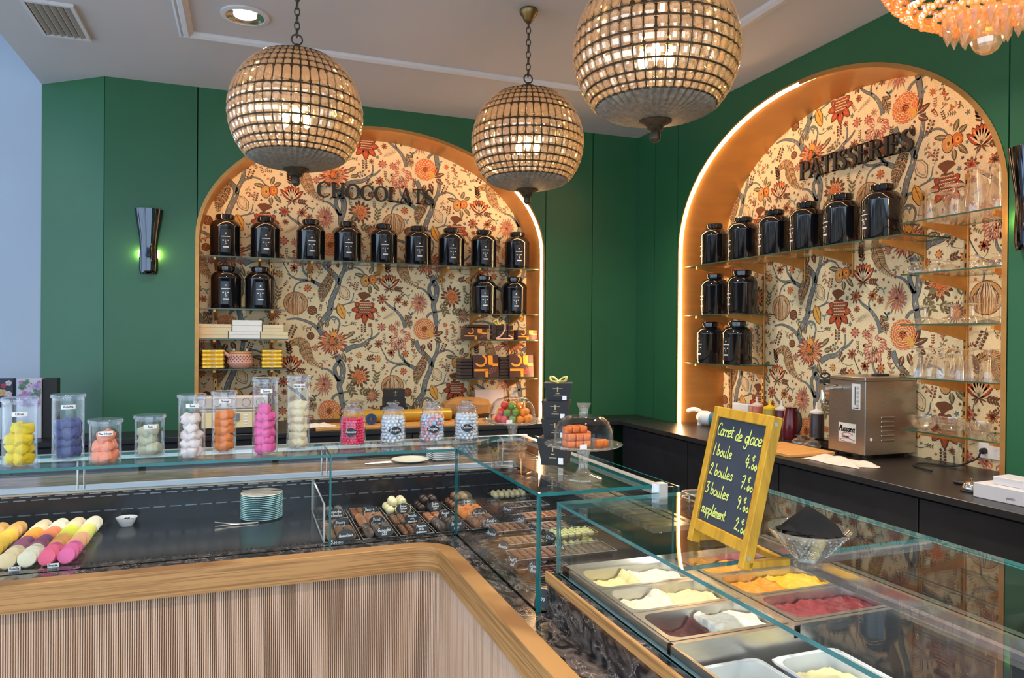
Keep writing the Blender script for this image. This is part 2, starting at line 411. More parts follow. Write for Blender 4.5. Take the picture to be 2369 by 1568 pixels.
# ---------------------------------------------------------------- room shell
ZC = 3.355; XR = 3.226; YB = 5.593; XRB = 3.66; YBB = 5.97
ZW = 0.92
b = MB(); b.box(-4.3, 3.9, -3.1, 6.2, -0.1, 0.0); struct('floor', b, floor_m)
b = MB(); b.box(-1.371, 3.9, -3.1, 6.2, ZC, ZC + 0.4); ceiling = struct('ceiling', b, ceil_m)
b = MB(); b.box(-4.3, -1.373, -3.1, 6.2, 3.72, 3.80); struct('ceiling', b, white_wall)
b = MB(); b.box(-4.3, -1.36, 5.95, 6.1, 0, 3.72); struct('wall_left', b, white_wall)
# window wall (left) and shopfront (behind the viewer): piers, sills and mullions around the glazing
def window_wall(name, mapf, s0, s1, z0, z1, n, wall_top):
    b = MB()
    for (a, c, zz0, zz1) in ((s0 - 0.5, s0, 0, wall_top), (s1, s1 + 0.5, 0, wall_top), (s0, s1, 0, z0), (s0, s1, z1, wall_top)):
        p = mapf(a, zz0, 0), mapf(c, zz1, 0.12)
        b.box(min(p[0][0], p[1][0]), max(p[0][0], p[1][0]), min(p[0][1], p[1][1]), max(p[0][1], p[1][1]), zz0, zz1)
    wl = struct(name, b, white_wall)
    for k in range(n + 1):
        s = s0 + (s1 - s0) * k / n
        b = MB(); p = mapf(s - 0.03, 0, 0.02), mapf(s + 0.03, 0, 0.09)
        b.box(min(p[0][0], p[1][0]), max(p[0][0], p[1][0]), min(p[0][1], p[1][1]), max(p[0][1], p[1][1]), z0, z1)
        struct('mullion', b, M('window_frame', (0.10, 0.11, 0.12), 0.4), wl)
window_wall('wall_window', lambda s, z, d: (-4.2 - d, s), -1.6, 4.8, 0.35, 3.15, 5, 3.72)
window_wall('wall_front', lambda s, z, d: (s, -3.0 - d), -3.6, 2.9, 0.15, 3.15, 5, 3.72)

AC = dict(back=(0.996, 1.333), right=(-3.613, 1.317))
AZ, AB = 2.29, 0.91
def arch_pts(c, a, z0, n=44, off=0.0):
    """opening outline from the bottom left up and over to the bottom right"""
    pts = [(c - a + off, z0), (c - a + off, AZ)]
    for i in range(1, n):
        t = PI - PI * i / n; pts.append((c + (a - off) * math.cos(t), AZ + (AB - off) * math.sin(t)))
    return pts + [(c + a - off, AZ), (c + a - off, z0)]
def wall_with_niche(name, c, a, seams, s0, s1, mp, depth, led_range, hidden, wallz0=0.0):
    """green panelled wall along axis s with an arched niche; mp(s, d, z) gives world points, d = depth into the wall"""
    root = link(name, None); root['kind'] = 'structure'
    allp = [s0] + seams + [s1]
    for p0, p1 in zip(allp[:-1], allp[1:]):
        b = MB(); g = 0.0035
        lo, hi = p0 + g, p1 - g
        if p0 < c < p1:                                   # the panel that carries the arch
            pts = arch_pts(c, a, wallz0)
            cols = [(lo, None)] + [p for p in pts[1:-1]] + [(hi, None)]
            vs = []; fs = []
            for (s, z) in cols:
                zz = wallz0 if z is None else z
                for d in (0.0, 0.03): vs += [mp(s, d, zz), mp(s, d, ZC)]
            m = len(cols)
            for k in range(m - 1):
                A = 4 * k; B = 4 * (k + 1)
                if k == 0 or k == m - 2:                   # jambs beside the opening
                    s_in = cols[1][0] if k == 0 else cols[-2][0]; s_out = lo if k == 0 else hi
                    o = len(vs)
                    vs += [mp(s_out, 0, wallz0), mp(s_in, 0, wallz0), mp(s_in, 0, AZ), mp(s_in, 0, ZC), mp(s_out, 0, ZC),
                           mp(s_out, 0.03, wallz0), mp(s_out, 0.03, ZC)]
                    fs += [(o, o + 1, o + 2, o + 3, o + 4), (o, o + 4, o + 6, o + 5)]
                else:
                    fs.append((A, B, B + 1, A + 1)); fs.append((A + 2, A + 3, B + 3, B + 2))
            b.add(vs, fs)
        else:
            P = [mp(s, d, z) for s in (lo, hi) for d in (0.0, 0.03) for z in (wallz0, ZC)]
            b.add(P, [(0, 1, 3, 2), (4, 6, 7, 5), (0, 4, 5, 1), (2, 3, 7, 6), (0, 2, 6, 4), (1, 5, 7, 3)])
        part('panel', b, green, root, smooth=0)
    for s in seams:                                       # dark gap behind each joint
        b = MB(); P = [mp(ss, d, z) for ss in (s - 0.012, s + 0.012) for d in (0.022, 0.034) for z in (wallz0, ZC)]
        b.add(P, [(0, 1, 3, 2), (4, 6, 7, 5), (0, 4, 5, 1), (2, 3, 7, 6), (0, 2, 6, 4), (1, 5, 7, 3)])
        part('joint', b, dark, root, smooth=0)
    # gold lining of the niche
    pts = arch_pts(c, a, ZW - 0.02); b = MB(); n = len(pts); vs = []
    for (s, z) in pts: vs += [mp(s, -0.004, z), mp(s, depth, z)]
    b.add(vs, [(2 * k, 2 * k + 1, 2 * k + 3, 2 * k + 2) for k in range(n - 1)])
    # thin lip seen on the wall face
    po = arch_pts(c, a, ZW - 0.02, off=-0.012); vs = []
    for (s, z), (s2, z2) in zip(pts, po): vs += [mp(s, -0.004, z), mp(s2, -0.004, z2)]
    b.add(vs, [(2 * k, 2 * k + 1, 2 * k + 3, 2 * k + 2) for k in range(n - 1)])
    part('niche_lining', b, gold, root, smooth=30)
    # light strip along the lining just inside the face
    ip = arch_pts(c, a, ZW + 0.003, n=64, off=0.009)
    for (k0, k1) in led_range:
        seg = ip[k0:k1]; vs = []; b = MB()
        b.tube([mp(s, 0.016, z) for (s, z) in seg], 0.0075, 6)
        part('led_strip', b, led, root)
    # the rest of the strip hides behind a lip of the lining
    for (k0, k1) in hidden:
        sg = arch_pts(c, a, ZW - .01, n=64)[k0:k1]; si = arch_pts(c, a, ZW - .01, n=64, off=.014)[k0:k1]; vs = []; b = MB()
        for (o_, i_) in zip(sg, si): vs += [mp(o_[0], -.003, o_[1]), mp(i_[0], -.003, i_[1]), mp(i_[0], .010, i_[1]), mp(o_[0], .010, o_[1])]
        b.add(vs, [(4 * k + j, 4 * k + j + 1, 4 * k + j + 5, 4 * k + j + 4) for k in range(len(sg) - 1) for j in range(3)]); part('niche_lip', b, gold, root, smooth=30)
        b = MB(); sh = arch_pts(c, a, ZW + .003, n=64, off=.0042)[k0:k1]; b.tube([mp(s, 0.024, z) for (s, z) in sh], 0.0036, 6); part('led_strip', b, led, root)
    return root
mpB = lambda s, d, z: (s, YB + d, z)
mpR = lambda s, d, z: (XR + d, -s, z)
wall_back = wall_with_niche('wall_back', *AC['back'], [-0.338, 2.353, 2.789], -0.924, XR + 0.03, mpB, YBB - YB, [(46, 67)], [(0, 47)])
wall_right = wall_with_niche('wall_right', *AC['right'], [-5.297, -4.955, -2.285], -YB - 0.03, 3.0, mpR, XRB - XR, [(0, 34)], [(33, 67)])
# bevelled corner panel left of the arch
ca, cb = Vector((-0.924, YB)), Vector((-1.371, 5.939))
b = MB(); dn = (cb - ca).normalized(); nn = Vector((dn.y, -dn.x))
if nn.y < 0: nn = -nn
q = [ca + dn * 0.003, cb, cb + nn * 0.03, ca + nn * 0.03]
b.prism([tuple(p) for p in q], 0, ZC); part('panel', b, green, wall_back, smooth=0)

# ceiling trim, vent and recessed light
trim_m = M('trim_paint', (0.58, 0.55, 0.55), 0.7, var=0.02)
TX0, TX1, TY0, TY1 = -0.383, 2.62, -1.2, 4.655
def trim_run(n, p, q, inward):
    d = (Vector(q) - Vector(p)).normalized(); iw = Vector(inward); b = MB()
    prof = [(0, 0), (0, -0.012), (0.012, -0.018), (0.024, -0.012), (0.03, -0.022), (0.055, -0.03), (0.075, -0.018), (0.082, -0.006), (0.082, 0)]
    vs = []
    for e, sg in ((p, 1), (q, -1)):
        for (o, z) in prof: pt = Vector(e) + iw * o + d * o * sg; vs.append((pt.x, pt.y, ZC + z + 0.0005))
    m = len(prof); b.add(vs, [(k, k + 1, m + k + 1, m + k) for k in range(m - 1)])
    struct('trim_%d' % n, b, trim_m, smooth=0)
trim_run(1, (TX0, TY1), (TX1, TY1), (0, -1)); trim_run(2, (TX0, TY0), (TX0, TY1), (1, 0))
trim_run(3, (TX1, TY1), (TX1, TY0), (-1, 0)); trim_run(4, (TX1, TY0), (TX0, TY0), (0, 1))
vg = M('vent_grey', (0.42, 0.40, 0.38), 0.5)
t = thing('ceiling_vent', 'grey slatted air vent with pale frame set in the ceiling', 'vent', (-1.005, 4.675, ZC))
b = MB(); 
for (x0, x1, y0, y1) in ((-.125, -.105, -.245, .245), (.105, .125, -.245, .245), (-.105, .105, -.245, -.225), (-.105, .105, .225, .245)): b.box(x0, x1, y0, y1, -0.018, -0.0005)
part('frame', b, trim_m, t)
b = MB(); b.box(-.105, .105, -.225, .225, -0.004, -0.001); part('backing', b, dark, t)
sl = MB(); sl.prism([(-.012, -.016), (-.009, -.017), (.012, -.004), (.009, -.003)], -.222, .222, axes='xz'); sm = sl.mesh('slat', vg, 0)
for k in range(6): part('slat', sm, None, t, (-.085 + k * .034, 0, 0))
t = thing('recessed_light', 'round recessed downlight with silver reflector in the ceiling', 'light', (-0.02, 4.238, ZC))
b = MB(); b.lathe_open([(.128, -.0005), (.128, -.010), (.104, -.014), (.100, -.012), (.100, -.0005)], 40); part('rim', b, trim_m, t)
b = MB(); b.lathe_open([(.101, -.013), (.092, -.006), (.060, -.001)], 40); part('reflector', b, M('reflector', (0.85, 0.83, 0.8), 0.2, metal=1.0), t)
b = MB(); b.lathe([(.060, -.0035), (.0001, -.0035)], 32); part('lamp_disc', b, M('lamp_disc', (1, 1, 1), 0.5, emit=(1, .97, .93), estr=3.0), t)
# ---------------------------------------------------------------- wallpaper: printed trees, flowers and leaves
WPC = dict(branch=(0.17, 0.18, 0.17), branchd=(0.06, 0.06, 0.055), red=(0.40, 0.060, 0.020), orange=(0.66, 0.155, 0.022), brown=(0.17, 0.055, 0.018),
           tan=(0.55, 0.28, 0.10), pink=(0.55, 0.20, 0.13), darkb=(0.055, 0.022, 0.012), olive=(0.21, 0.16, 0.065), light=(0.74, 0.56, 0.34), yellow=(0.72, 0.36, 0.06), teal=(0.14, 0.22, 0.20))
WPK = list(WPC)
wp_mats = [M('print_' + k, c, 0.75, var=0.12, vscale=60) for k, c in WPC.items()]
wp_bg = M('wallpaper_cream', (0.76, 0.63, 0.38), 0.75, var=0.16, vscale=260)
class Print:
    """flat printed shapes in (u, v) metres, layered by tiny depth steps"""
    def __init__(s): s.v = []; s.f = []; s.m = []; s.L = 1
    def poly(s, pts, c, lay=0):
        o = len(s.v); d = (s.L + lay) * 0.00022
        s.v += [(p[0], p[1], d) for p in pts]; s.f.append(tuple(range(o, o + len(pts)))); s.m.append(WPK.index(c))
    def ribbon(s, pts, w0, w1, c, lay=0, per=5):
        P = crom([(p[0], p[1]) for p in pts], per); n = len(P); o = len(s.v); d = (s.L + lay) * 0.00022
        L = []; R_ = []
        for k, p in enumerate(P):
            t = (P[min(k + 1, n - 1)] - P[max(k - 1, 0)]); t = t.normalized() if t.length else Vector((1, 0))
            w_ = (w0 + (w1 - w0) * k / (n - 1)) / 2; q = Vector((-t.y, t.x)) * w_
            L.append(p + q); R_.append(p - q)
        s.v += [(p.x, p.y, d) for p in L] + [(p.x, p.y, d) for p in R_]
        for k in range(n - 1): s.f.append((o + k, o + k + 1, o + n + k + 1, o + n + k)); s.m.append(WPK.index(c))
    def petal(s, x, y, ang, ln, wd, c, lay=0, tip=0.65):
        ca_, sa = math.cos(ang), math.sin(ang)
        pts = [(0, 0), (.2 * ln, .36 * wd), (tip * .75 * ln, .5 * wd), (.88 * ln, .24 * wd), (ln, 0), (.88 * ln, -.24 * wd), (tip * .75 * ln, -.5 * wd), (.2 * ln, -.36 * wd)]
        s.poly([(x + p[0] * ca_ - p[1] * sa, y + p[0] * sa + p[1] * ca_) for p in pts], c, lay)
    def leaf(s, x, y, ang, ln, wd, c, vein=None, lay=0, edge=None):
        if edge: s.petal(x, y, ang, ln * 1.08, wd * 1.35, edge, lay)
        s.petal(x, y, ang, ln, wd, c, lay + 1)
        if vein: s.ribbon([(x, y), (x + ln * .5 * math.cos(ang), y + ln * .5 * math.sin(ang)), (x + ln * .92 * math.cos(ang), y + ln * .92 * math.sin(ang))], wd * .16, wd * .05, vein, lay + 2, 2)
    def disc(s, x, y, r, c, lay=0, n=10, sy=1.0): s.poly([(x + r * math.cos(2 * PI * i / n), y + r * sy * math.sin(2 * PI * i / n)) for i in range(n)], c, lay)
WP = Print(); RW = random.Random(3)
K = 0.0008
def uv(cx, cy):
    p = onY(660 + cx / 4.355, 600 + cy / 4.355, YBB); return (p.x, p.z)
def U(*pts): return [uv(*p) for p in pts]
def branch(pts, w0, w1):
    P = U(*pts); WP.ribbon(P, w0 * K * 1.25, w1 * K * 1.25 + .002, 'branchd', 0); WP.ribbon(P, w0 * K, w1 * K, 'branch', 1)
    n = len(P)
    for k in range(n * 2):                                  # bark hatching
        i = RW.randrange(n - 1); f = RW.random(); ww = (w0 + (w1 - w0) * (i + f) / n) * K
        x = P[i][0] * (1 - f) + P[i + 1][0] * f + RW.uniform(-.3, .3) * ww; y = P[i][1] * (1 - f) + P[i + 1][1] * f
        a = math.atan2(P[i + 1][1] - P[i][1], P[i + 1][0] - P[i][0])
        WP.petal(x, y, a + RW.uniform(-.5, .5), ww * .7, ww * .16, RW.choice(('branchd', 'teal', 'light')), 2)
def stem(pts, w=7, c='branchd'): WP.ribbon(U(*pts), w * K, w * .6 * K, c, 0)
def sprig(cx, cy, ang, ln, n, c='brown', size=26, dots=False):
    x, y = uv(cx, cy); ln *= K; e = (x + ln * math.cos(ang), y + ln * math.sin(ang))
    WP.ribbon([(x, y), ((x + e[0]) / 2 + .006, (y + e[1]) / 2), e], .003, .002, 'darkb')
    for k in range(n):
        f = (k + 1) / n; px_, py_ = x + (e[0] - x) * f, y + (e[1] - y) * f
        for sg in (-1, 1):
            if dots:
                q = (px_ + size * K * .7 * math.cos(ang + sg * 1.0), py_ + size * K * .7 * math.sin(ang + sg * 1.0)); WP.ribbon([(px_, py_), q], .002, .002, 'darkb'); WP.disc(*q, size * K * .33, 'darkb', 1); WP.disc(*q, size * K * .24, c, 2)
            else: WP.leaf(px_, py_, ang + sg * 0.8, size * K, size * K * .42, c, 'darkb')
def burst(cx, cy, r, cols, n=22, rings=3, wdt=.28, sq=1.0, lay=0, core=None):
    x, y = uv(cx, cy); r *= K
    for j in range(rings):
        rr = r * (1 - j * .27); c = cols[j % len(cols)]
        for k in range(n):
            a = 2 * PI * (k + .5 * (j % 2)) / n + RW.uniform(-.1, .1); ln = rr * RW.uniform(.86, 1.06) * (1 if abs(math.cos(a)) > .5 else sq)
            WP.petal(x, y, a, ln, rr * wdt, 'darkb' if j == 0 else 'light', lay + 2 * j); WP.petal(x, y, a, ln * .95, rr * wdt * .74, c, lay + 2 * j + 1)
    if core: WP.disc(x, y, r * .24, core, lay + 2 * rings + 1, 12)
def plume(pts, w, c, c2, n=22):
    P = crom([Vector(p) for p in U(*pts)], 6); m = len(P)
    for k in range(n):
        i = min(m - 2, int(k / n * (m - 1))); t = P[i + 1] - P[i]; a = math.atan2(t.y, t.x); f = k / n
        ww = w * K * math.sin(PI * (.12 + .82 * f)) 
        for sg in (-1, 1): WP.leaf(P[i].x, P[i].y, a + sg * 1.0, ww, ww * .30, (c, 'tan', c, 'olive')[k % 4], 'light', (k % 4) * 2, c2)
    WP.L += 4; WP.ribbon(U(*pts), 12 * K, 5 * K, c2); WP.L -= 4
# trunks and boughs
branch([(360, -30), (400, 60), (470, 130), (525, 195), (530, 260), (492, 350), (462, 430), (448, 520), (400, 590), (345, 680), (380, 760)], 40, 46)
branch([(612, -60), (604, 40), (590, 110), (556, 180), (536, 250)], 30, 34)
branch([(600, 120), (650, 92), (710, 85), (765, 108), (800, 150)], 18, 8)
branch([(352, 262), (300, 232), (240, 210), (160, 206), (90, 185), (20, 140)], 34, 8)
branch([(225, 215), (150, 228), (98, 270), (80, 340)], 16, 8)
branch([(225, 130), (245, 190), (300, 240)], 10, 24)
branch([(330, 700), (270, 650), (190, 615), (110, 596), (10, 605)], 32, 10)
branch([(462, 500), (520, 495), (545, 500)], 22, 10)
branch([(430, 620), (470, 580), (525, 595), (548, 650), (520, 720)], 20, 10)
branch([(600, 920), (680, 880), (770, 862), (840, 812), (900, 782), (950, 735)], 46, 9)
branch([(855, 800), (872, 750), (868, 690)], 16, 9)
branch([(520, 960), (550, 1030), (580, 1100), (570, 1200), (545, 1270), (560, 1360), (575, 1470), (560, 1560)], 52, 36)
branch([(560, 1010), (500, 1080), (510, 1160), (545, 1230)], 26, 36)
branch([(360, 1095), (430, 1110), (490, 1160), (535, 1225)], 12, 24)
branch([(470, 1410), (500, 1370), (570, 1345), (640, 1330), (700, 1290)], 24, 9)
branch([(1210, 690), (1180, 600), (1120, 520), (1040, 462), (1000, 420)], 34, 12)
branch([(1110, 510), (1100, 455), (1130, 410)], 14, 7)
branch([(1140, 890), (1150, 960), (1200, 1020), (1245, 1065)], 12, 26)
branch([(540, 470), (610, 450), (650, 440), (700, 425)], 12, 8)
branch([(640, 440), (675, 410), (690, 340)], 10, 6)
stem([(1020, 300), (1008, 340), (1000, 385)]); stem([(410, 430), (430, 500), (446, 520)]); stem([(300, 520), (350, 590)]); stem([(560, 660), (610, 670), (690, 640)])
stem([(960, 880), (1000, 960), (1050, 1030), (1100, 1050)], 10); stem([(830, 920), (900, 940), (950, 930)], 5); stem([(1060, 940), (1090, 980), (1060, 1020)], 6)
WP.L = 6
# hairy fruit
x, y = uv(105, 440)
WP.disc(x, y, 118 * K, 'brown', 0, 20, .98); WP.disc(x, y, 112 * K, 'tan', 1, 20, .98)
for k in range(64):
    kk = (k - 31.5) / 32; xx = x + kk * 108 * K; hh = math.sqrt(max(0.02, 1 - kk ** 2)) * 112 * K; lo = -RW.uniform(.7, 1.35) * hh
    WP.ribbon([(x + (xx - x) * .55, y + hh * .92), (xx, y + hh * .3), (xx + RW.uniform(-.005, .005), y - hh * .2), (x + (xx - x) * .9, y + lo)], .0024, .0014, RW.choice(('brown', 'light', 'darkb', 'light')), 2 + k % 2, 3)
for (cx, cy, r) in ((270, 512, 48), (255, 770, 38)):
    x, y = uv(cx, cy); WP.disc(x, y, r * K, 'darkb', 0, 14); WP.disc(x, y, r * K * .9, 'brown', 1, 14)
    for k in range(16): a = 2.4 * k; q = r * K * .8 * math.sqrt(k / 16); WP.disc(x + q * math.cos(a), y + q * math.sin(a), r * K * .09, 'tan', 2, 5)
sprig(300, 530, -.9, 60, 2, 'olive', 40)
# pod and outlined leaf
x, y = uv(535, 438); a = -1.25
WP.petal(x, y, a, 178 * K, 96 * K, 'darkb', 0); WP.petal(x + .002, y - .003, a, 168 * K, 80 * K, 'yellow', 1)
WP.ribbon(U((538, 450), (570, 520), (605, 600)), 7 * K, 4 * K, 'brown', 2)
x, y = uv(552, 262)
WP.petal(x, y, -1.05, 170 * K, 116 * K, 'olive', 0, .75); WP.petal(x + .004, y - .006, -1.05, 152 * K, 98 * K, 'light', 1, .75); WP.petal(x + .007, y - .011, -1.05, 132 * K, 72 * K, 'olive', 2, .75); WP.petal(x + .0085, y - .013, -1.05, 122 * K, 62 * K, 'light', 3, .75)
# lotus
x, y = uv(800, 500); WP.L = 6
WP.poly([(x - .06, y + .118), (x - .045, y + .135), (x, y + .142), (x + .04, y + .128), (x + .052, y + .108), (x + .008, y + .085), (x - .012, y + .06), (x - .03, y + .085)], 'brown', 0)
for k, a in enumerate((-1.57, -.85, -2.3, -.1, -3.05, .55, 2.6, 1.15, 2.0)):
    ln = (150, 140, 140, 125, 130, 110, 115, 95, 95)[k] * K
    WP.petal(x, y, a, ln * 1.06, 80 * K, 'darkb', 0); WP.petal(x, y, a, ln, 68 * K, 'red', 1); WP.petal(x, y, a, ln * .8, 36 * K, 'orange', 2); WP.petal(x, y, a, ln * .74, 26 * K, 'red', 3)
WP.disc(x, y + .01, 74 * K, 'brown', 4, 16)
for j in range(5):
    for k in range(6): WP.disc(x + (k - 2.5 + .5 * (j % 2)) * 20 * K, y + .012 + (j - 2) * 24 * K, 11 * K, 'light', 5, 6, .8); WP.disc(x + (k - 2.5 + .5 * (j % 2)) * 20 * K, y + .009 + (j - 2) * 24 * K, 8 * K, 'red', 6, 6, .8)
# feathered leaves
plume([(470, 100), (450, 180), (410, 270), (375, 340), (370, 430)], 62, 'brown', 'darkb', 24)
plume([(45, 860), (110, 828), (170, 850), (205, 920), (250, 1010), (350, 1090)], 66, 'tan', 'brown', 30)
plume([(1210, 560), (1240, 610), (1260, 700)], 46, 'brown', 'darkb', 10)
# pomegranates
for (cx, cy, rx, ry, c) in ((805, 215, 44, 62, 'tan'), (875, 205, 40, 46, 'orange')):
    x, y = uv(cx, cy); WP.disc(x, y, rx * K * 1.1, 'darkb', 0, 14, ry / rx); WP.disc(x, y, rx * K, c, 1, 14, ry / rx); WP.disc(x + .004, y, rx * K * .5, 'yellow', 2, 12, ry / rx); WP.disc(x + .004, y, rx * K * .24, 'brown', 3, 8, ry / rx)
for (cx, cy, a, l) in ((800, 170, 2.95, 100), (850, 150, 1.2, 85), (880, 240, -.85, 100), (850, 260, -1.5, 80), (880, 160, .5, 70)):
    x, y = uv(cx, cy); WP.leaf(x, y, a, l * K, 34 * K, 'olive', 'light', 0, 'darkb')
# tulip
x, y = uv(1045, 290)
for a, c in ((1.57, 'red'), (1.1, 'orange'), (2.04, 'orange'), (.75, 'red'), (2.4, 'red'), (1.35, 'orange'), (1.8, 'red')):
    WP.petal(x, y, a, 150 * K, 56 * K, 'darkb', 0); WP.petal(x, y, a, 142 * K, 46 * K, c, 1); WP.petal(x, y, a, 118 * K, 14 * K, 'light', 2)
for a in (.3, -.4, -1.0, -2.1, -2.8, 2.9): WP.petal(x, y, a, 60 * K, 14 * K, 'brown', 1)
sprig(1040, 160, 1.7, 130, 5, 'brown', 44); sprig(1080, 290, -.15, 80, 4, 'brown', 40)
burst(975, 400, 62, ('brown', 'red'), 9, 2, .4); burst(1135, 405, 50, ('orange', 'brown', 'yellow'), 9, 2, .45); burst(985, 500, 34, ('red', 'brown'), 7, 2, .5); burst(1205, 445, 40, ('red', 'brown'), 7, 2, .45)
sprig(1130, 400, .75, 80, 4, 'brown', 22, True)
# pink feathery flower, peony
burst(1350, 440, 100, ('pink', 'red', 'pink'), 26, 3, .16, 1.25); 
x, y = uv(1320, 450)
for k in range(4): WP.ribbon(U((1330, 440 + k * 8), (1280, 455 + k * 9), (1248, 505 + k * 5)), 10 * K, 3 * K, ('orange', 'light')[k % 2], 8)
x, y = uv(1155, 800)
for k in range(40):
    a = RW.uniform(0, 2 * PI); q = math.sqrt(RW.random()) * 84 * K; xx, yy = x + q * math.cos(a), y + q * 1.05 * math.sin(a)
    a2 = math.atan2(yy - y - .04, xx - x) + RW.uniform(-.6, .6); WP.petal(xx, yy, a2, 52 * K, 34 * K, 'red', k % 4); WP.petal(xx, yy, a2, 48 * K, 27 * K, 'pink', k % 4 + 1); WP.petal(xx, yy, a2, 36 * K, 9 * K, 'light', k % 4 + 2)
burst(1070, 690, 42, ('red', 'pink'), 8, 2, .4); burst(1130, 650, 40, ('pink', 'light'), 8, 1, .2)
burst(1125, 880, 50, ('pink', 'red'), 12, 1, .16)
# big orange chrysanthemum
x, y = uv(1400, 700); WP.disc(x, y, 118 * K, 'red', 0, 24)
for j, rr in enumerate((100, 80, 60, 42, 24)):
    n = max(6, int(rr / 5))
    for k in range(n):
        a = 2 * PI * (k + .5 * (j % 2)) / n; WP.disc(x + rr * K * math.cos(a), y + rr * K * math.sin(a), 19 * K, 'light', 2 * j + 1, 9); WP.disc(x + (rr - 3) * K * math.cos(a), y + (rr - 3) * K * math.sin(a), 15.5 * K, 'orange', 2 * j + 2, 9)
for k in range(20): a = 2.4 * k; q = 40 * K * math.sqrt(k / 20); WP.disc(x + q * math.cos(a), y + q * math.sin(a), 5 * K, 'brown', 12, 5)
x, y = uv(1440, 740); WP.poly([(x - .02, y + .02), (x + .035, y + .012), (x + .045, y - .03), (x + .02, y - .045)], 'yellow', 13)
for (cx, cy, a, l) in ((1480, 770, .35, 120), (1490, 760, 1.2, 95), (1500, 790, -.5, 90), (1440, 830, -1.2, 95), (1400, 850, -1.9, 80)):
    x, y = uv(cx, cy); WP.leaf(x, y, a, l * K, 40 * K, 'brown', 'light', 0, 'darkb')
burst(1610, 660, 34, ('orange', 'red'), 8, 1, .3)
# big red spiky flower
burst(480, 830, 165, ('red', 'orange', 'brown', 'orange', 'red'), 30, 5, .15, .85, 0, None)
x, y = uv(490, 755); WP.disc(x, y, 30 * K, 'yellow', 12, 12); x, y = uv(455, 860); WP.petal(x, y, 1.3, 95 * K, 40 * K, 'orange', 12)
for (cx, cy, a, l) in ((370, 700, 1.9, 80), (410, 690, 1.3, 70), (620, 780, .6, 90), (640, 830, .2, 85), (570, 930, -1.2, 110)):
    x, y = uv(cx, cy); WP.leaf(x, y, a, l * K, 34 * K, 'olive', 'light', 0, 'darkb')
# dahlia
burst(745, 1180, 122, ('brown', 'orange', 'red', 'tan'), 15, 4, .34, 1, 0, 'orange'); x, y = uv(705, 1240); WP.petal(x, y, 2.0, 60 * K, 60 * K, 'olive', 10)
burst(870, 1370, 92, ('brown', 'red', 'tan'), 20, 3, .14); burst(400, 1225, 50, ('red', 'pink'), 12, 2, .2)
# small things
for (cx, cy, r, c) in ((225, 290, 46, ('red', 'orange')), (1210, 950, 46, ('brown', 'orange')), (970, 680, 50, ('red', 'pink')), (855, 660, 30, ('red', 'brown')), (940, 850, 52, ('red', 'brown')), (1062, 935, 40, ('red', 'orange')), (930, 1000, 44, ('red', 'yellow')), (90, 90, 44, ('brown', 'red')), (740, 965, 38, ('red', 'yellow')), (300, 890, 40, ('red', 'pink')), (650, 1010, 30, ('brown', 'orange'))):
    burst(cx, cy, r, c, 8, 2, .42)
sprig(640, 120, 1.2, 100, 4, 'brown', 30, True); sprig(700, 330, 1.4, 90, 4, 'red', 26, True); sprig(790, 760, 1.6, 90, 4, 'brown', 30, True); sprig(110, 640, -2.0, 130, 5, 'brown', 34, True)
sprig(690, 830, .5, 90, 3, 'olive', 34, True); sprig(640, 640, -.1, 60, 3, 'olive', 24); sprig(980, 600, .5, 120, 6, 'light', 30); sprig(800, 1010, .3, 70, 3, 'brown', 44); sprig(450, 990, .4, 60, 3, 'brown', 26, True)
sprig(900, 1280, 1.4, 130, 4, 'olive', 50); sprig(800, 920, .9, 70, 3, 'brown', 34, True); sprig(1280, 900, 1.5, 90, 5, 'brown', 26); sprig(620, 1230, -1.1, 130, 4, 'olive', 60); sprig(720, 1310, -.3, 100, 3, 'olive', 60); sprig(40, 940, 1.7, 90, 5, 'brown', 36)
for (cx, cy) in ((245, 400), (490, 615), (640, 545), (1265, 560), (1230, 370), (600, 1440), (290, 1380)):
    x, y = uv(cx, cy); WP.leaf(x, y, .6, 40 * K, 16 * K, 'teal', None); WP.leaf(x, y, 2.4, 34 * K, 14 * K, 'teal', None); WP.leaf(x, y, -1.2, 34 * K, 13 * K, 'teal', None)

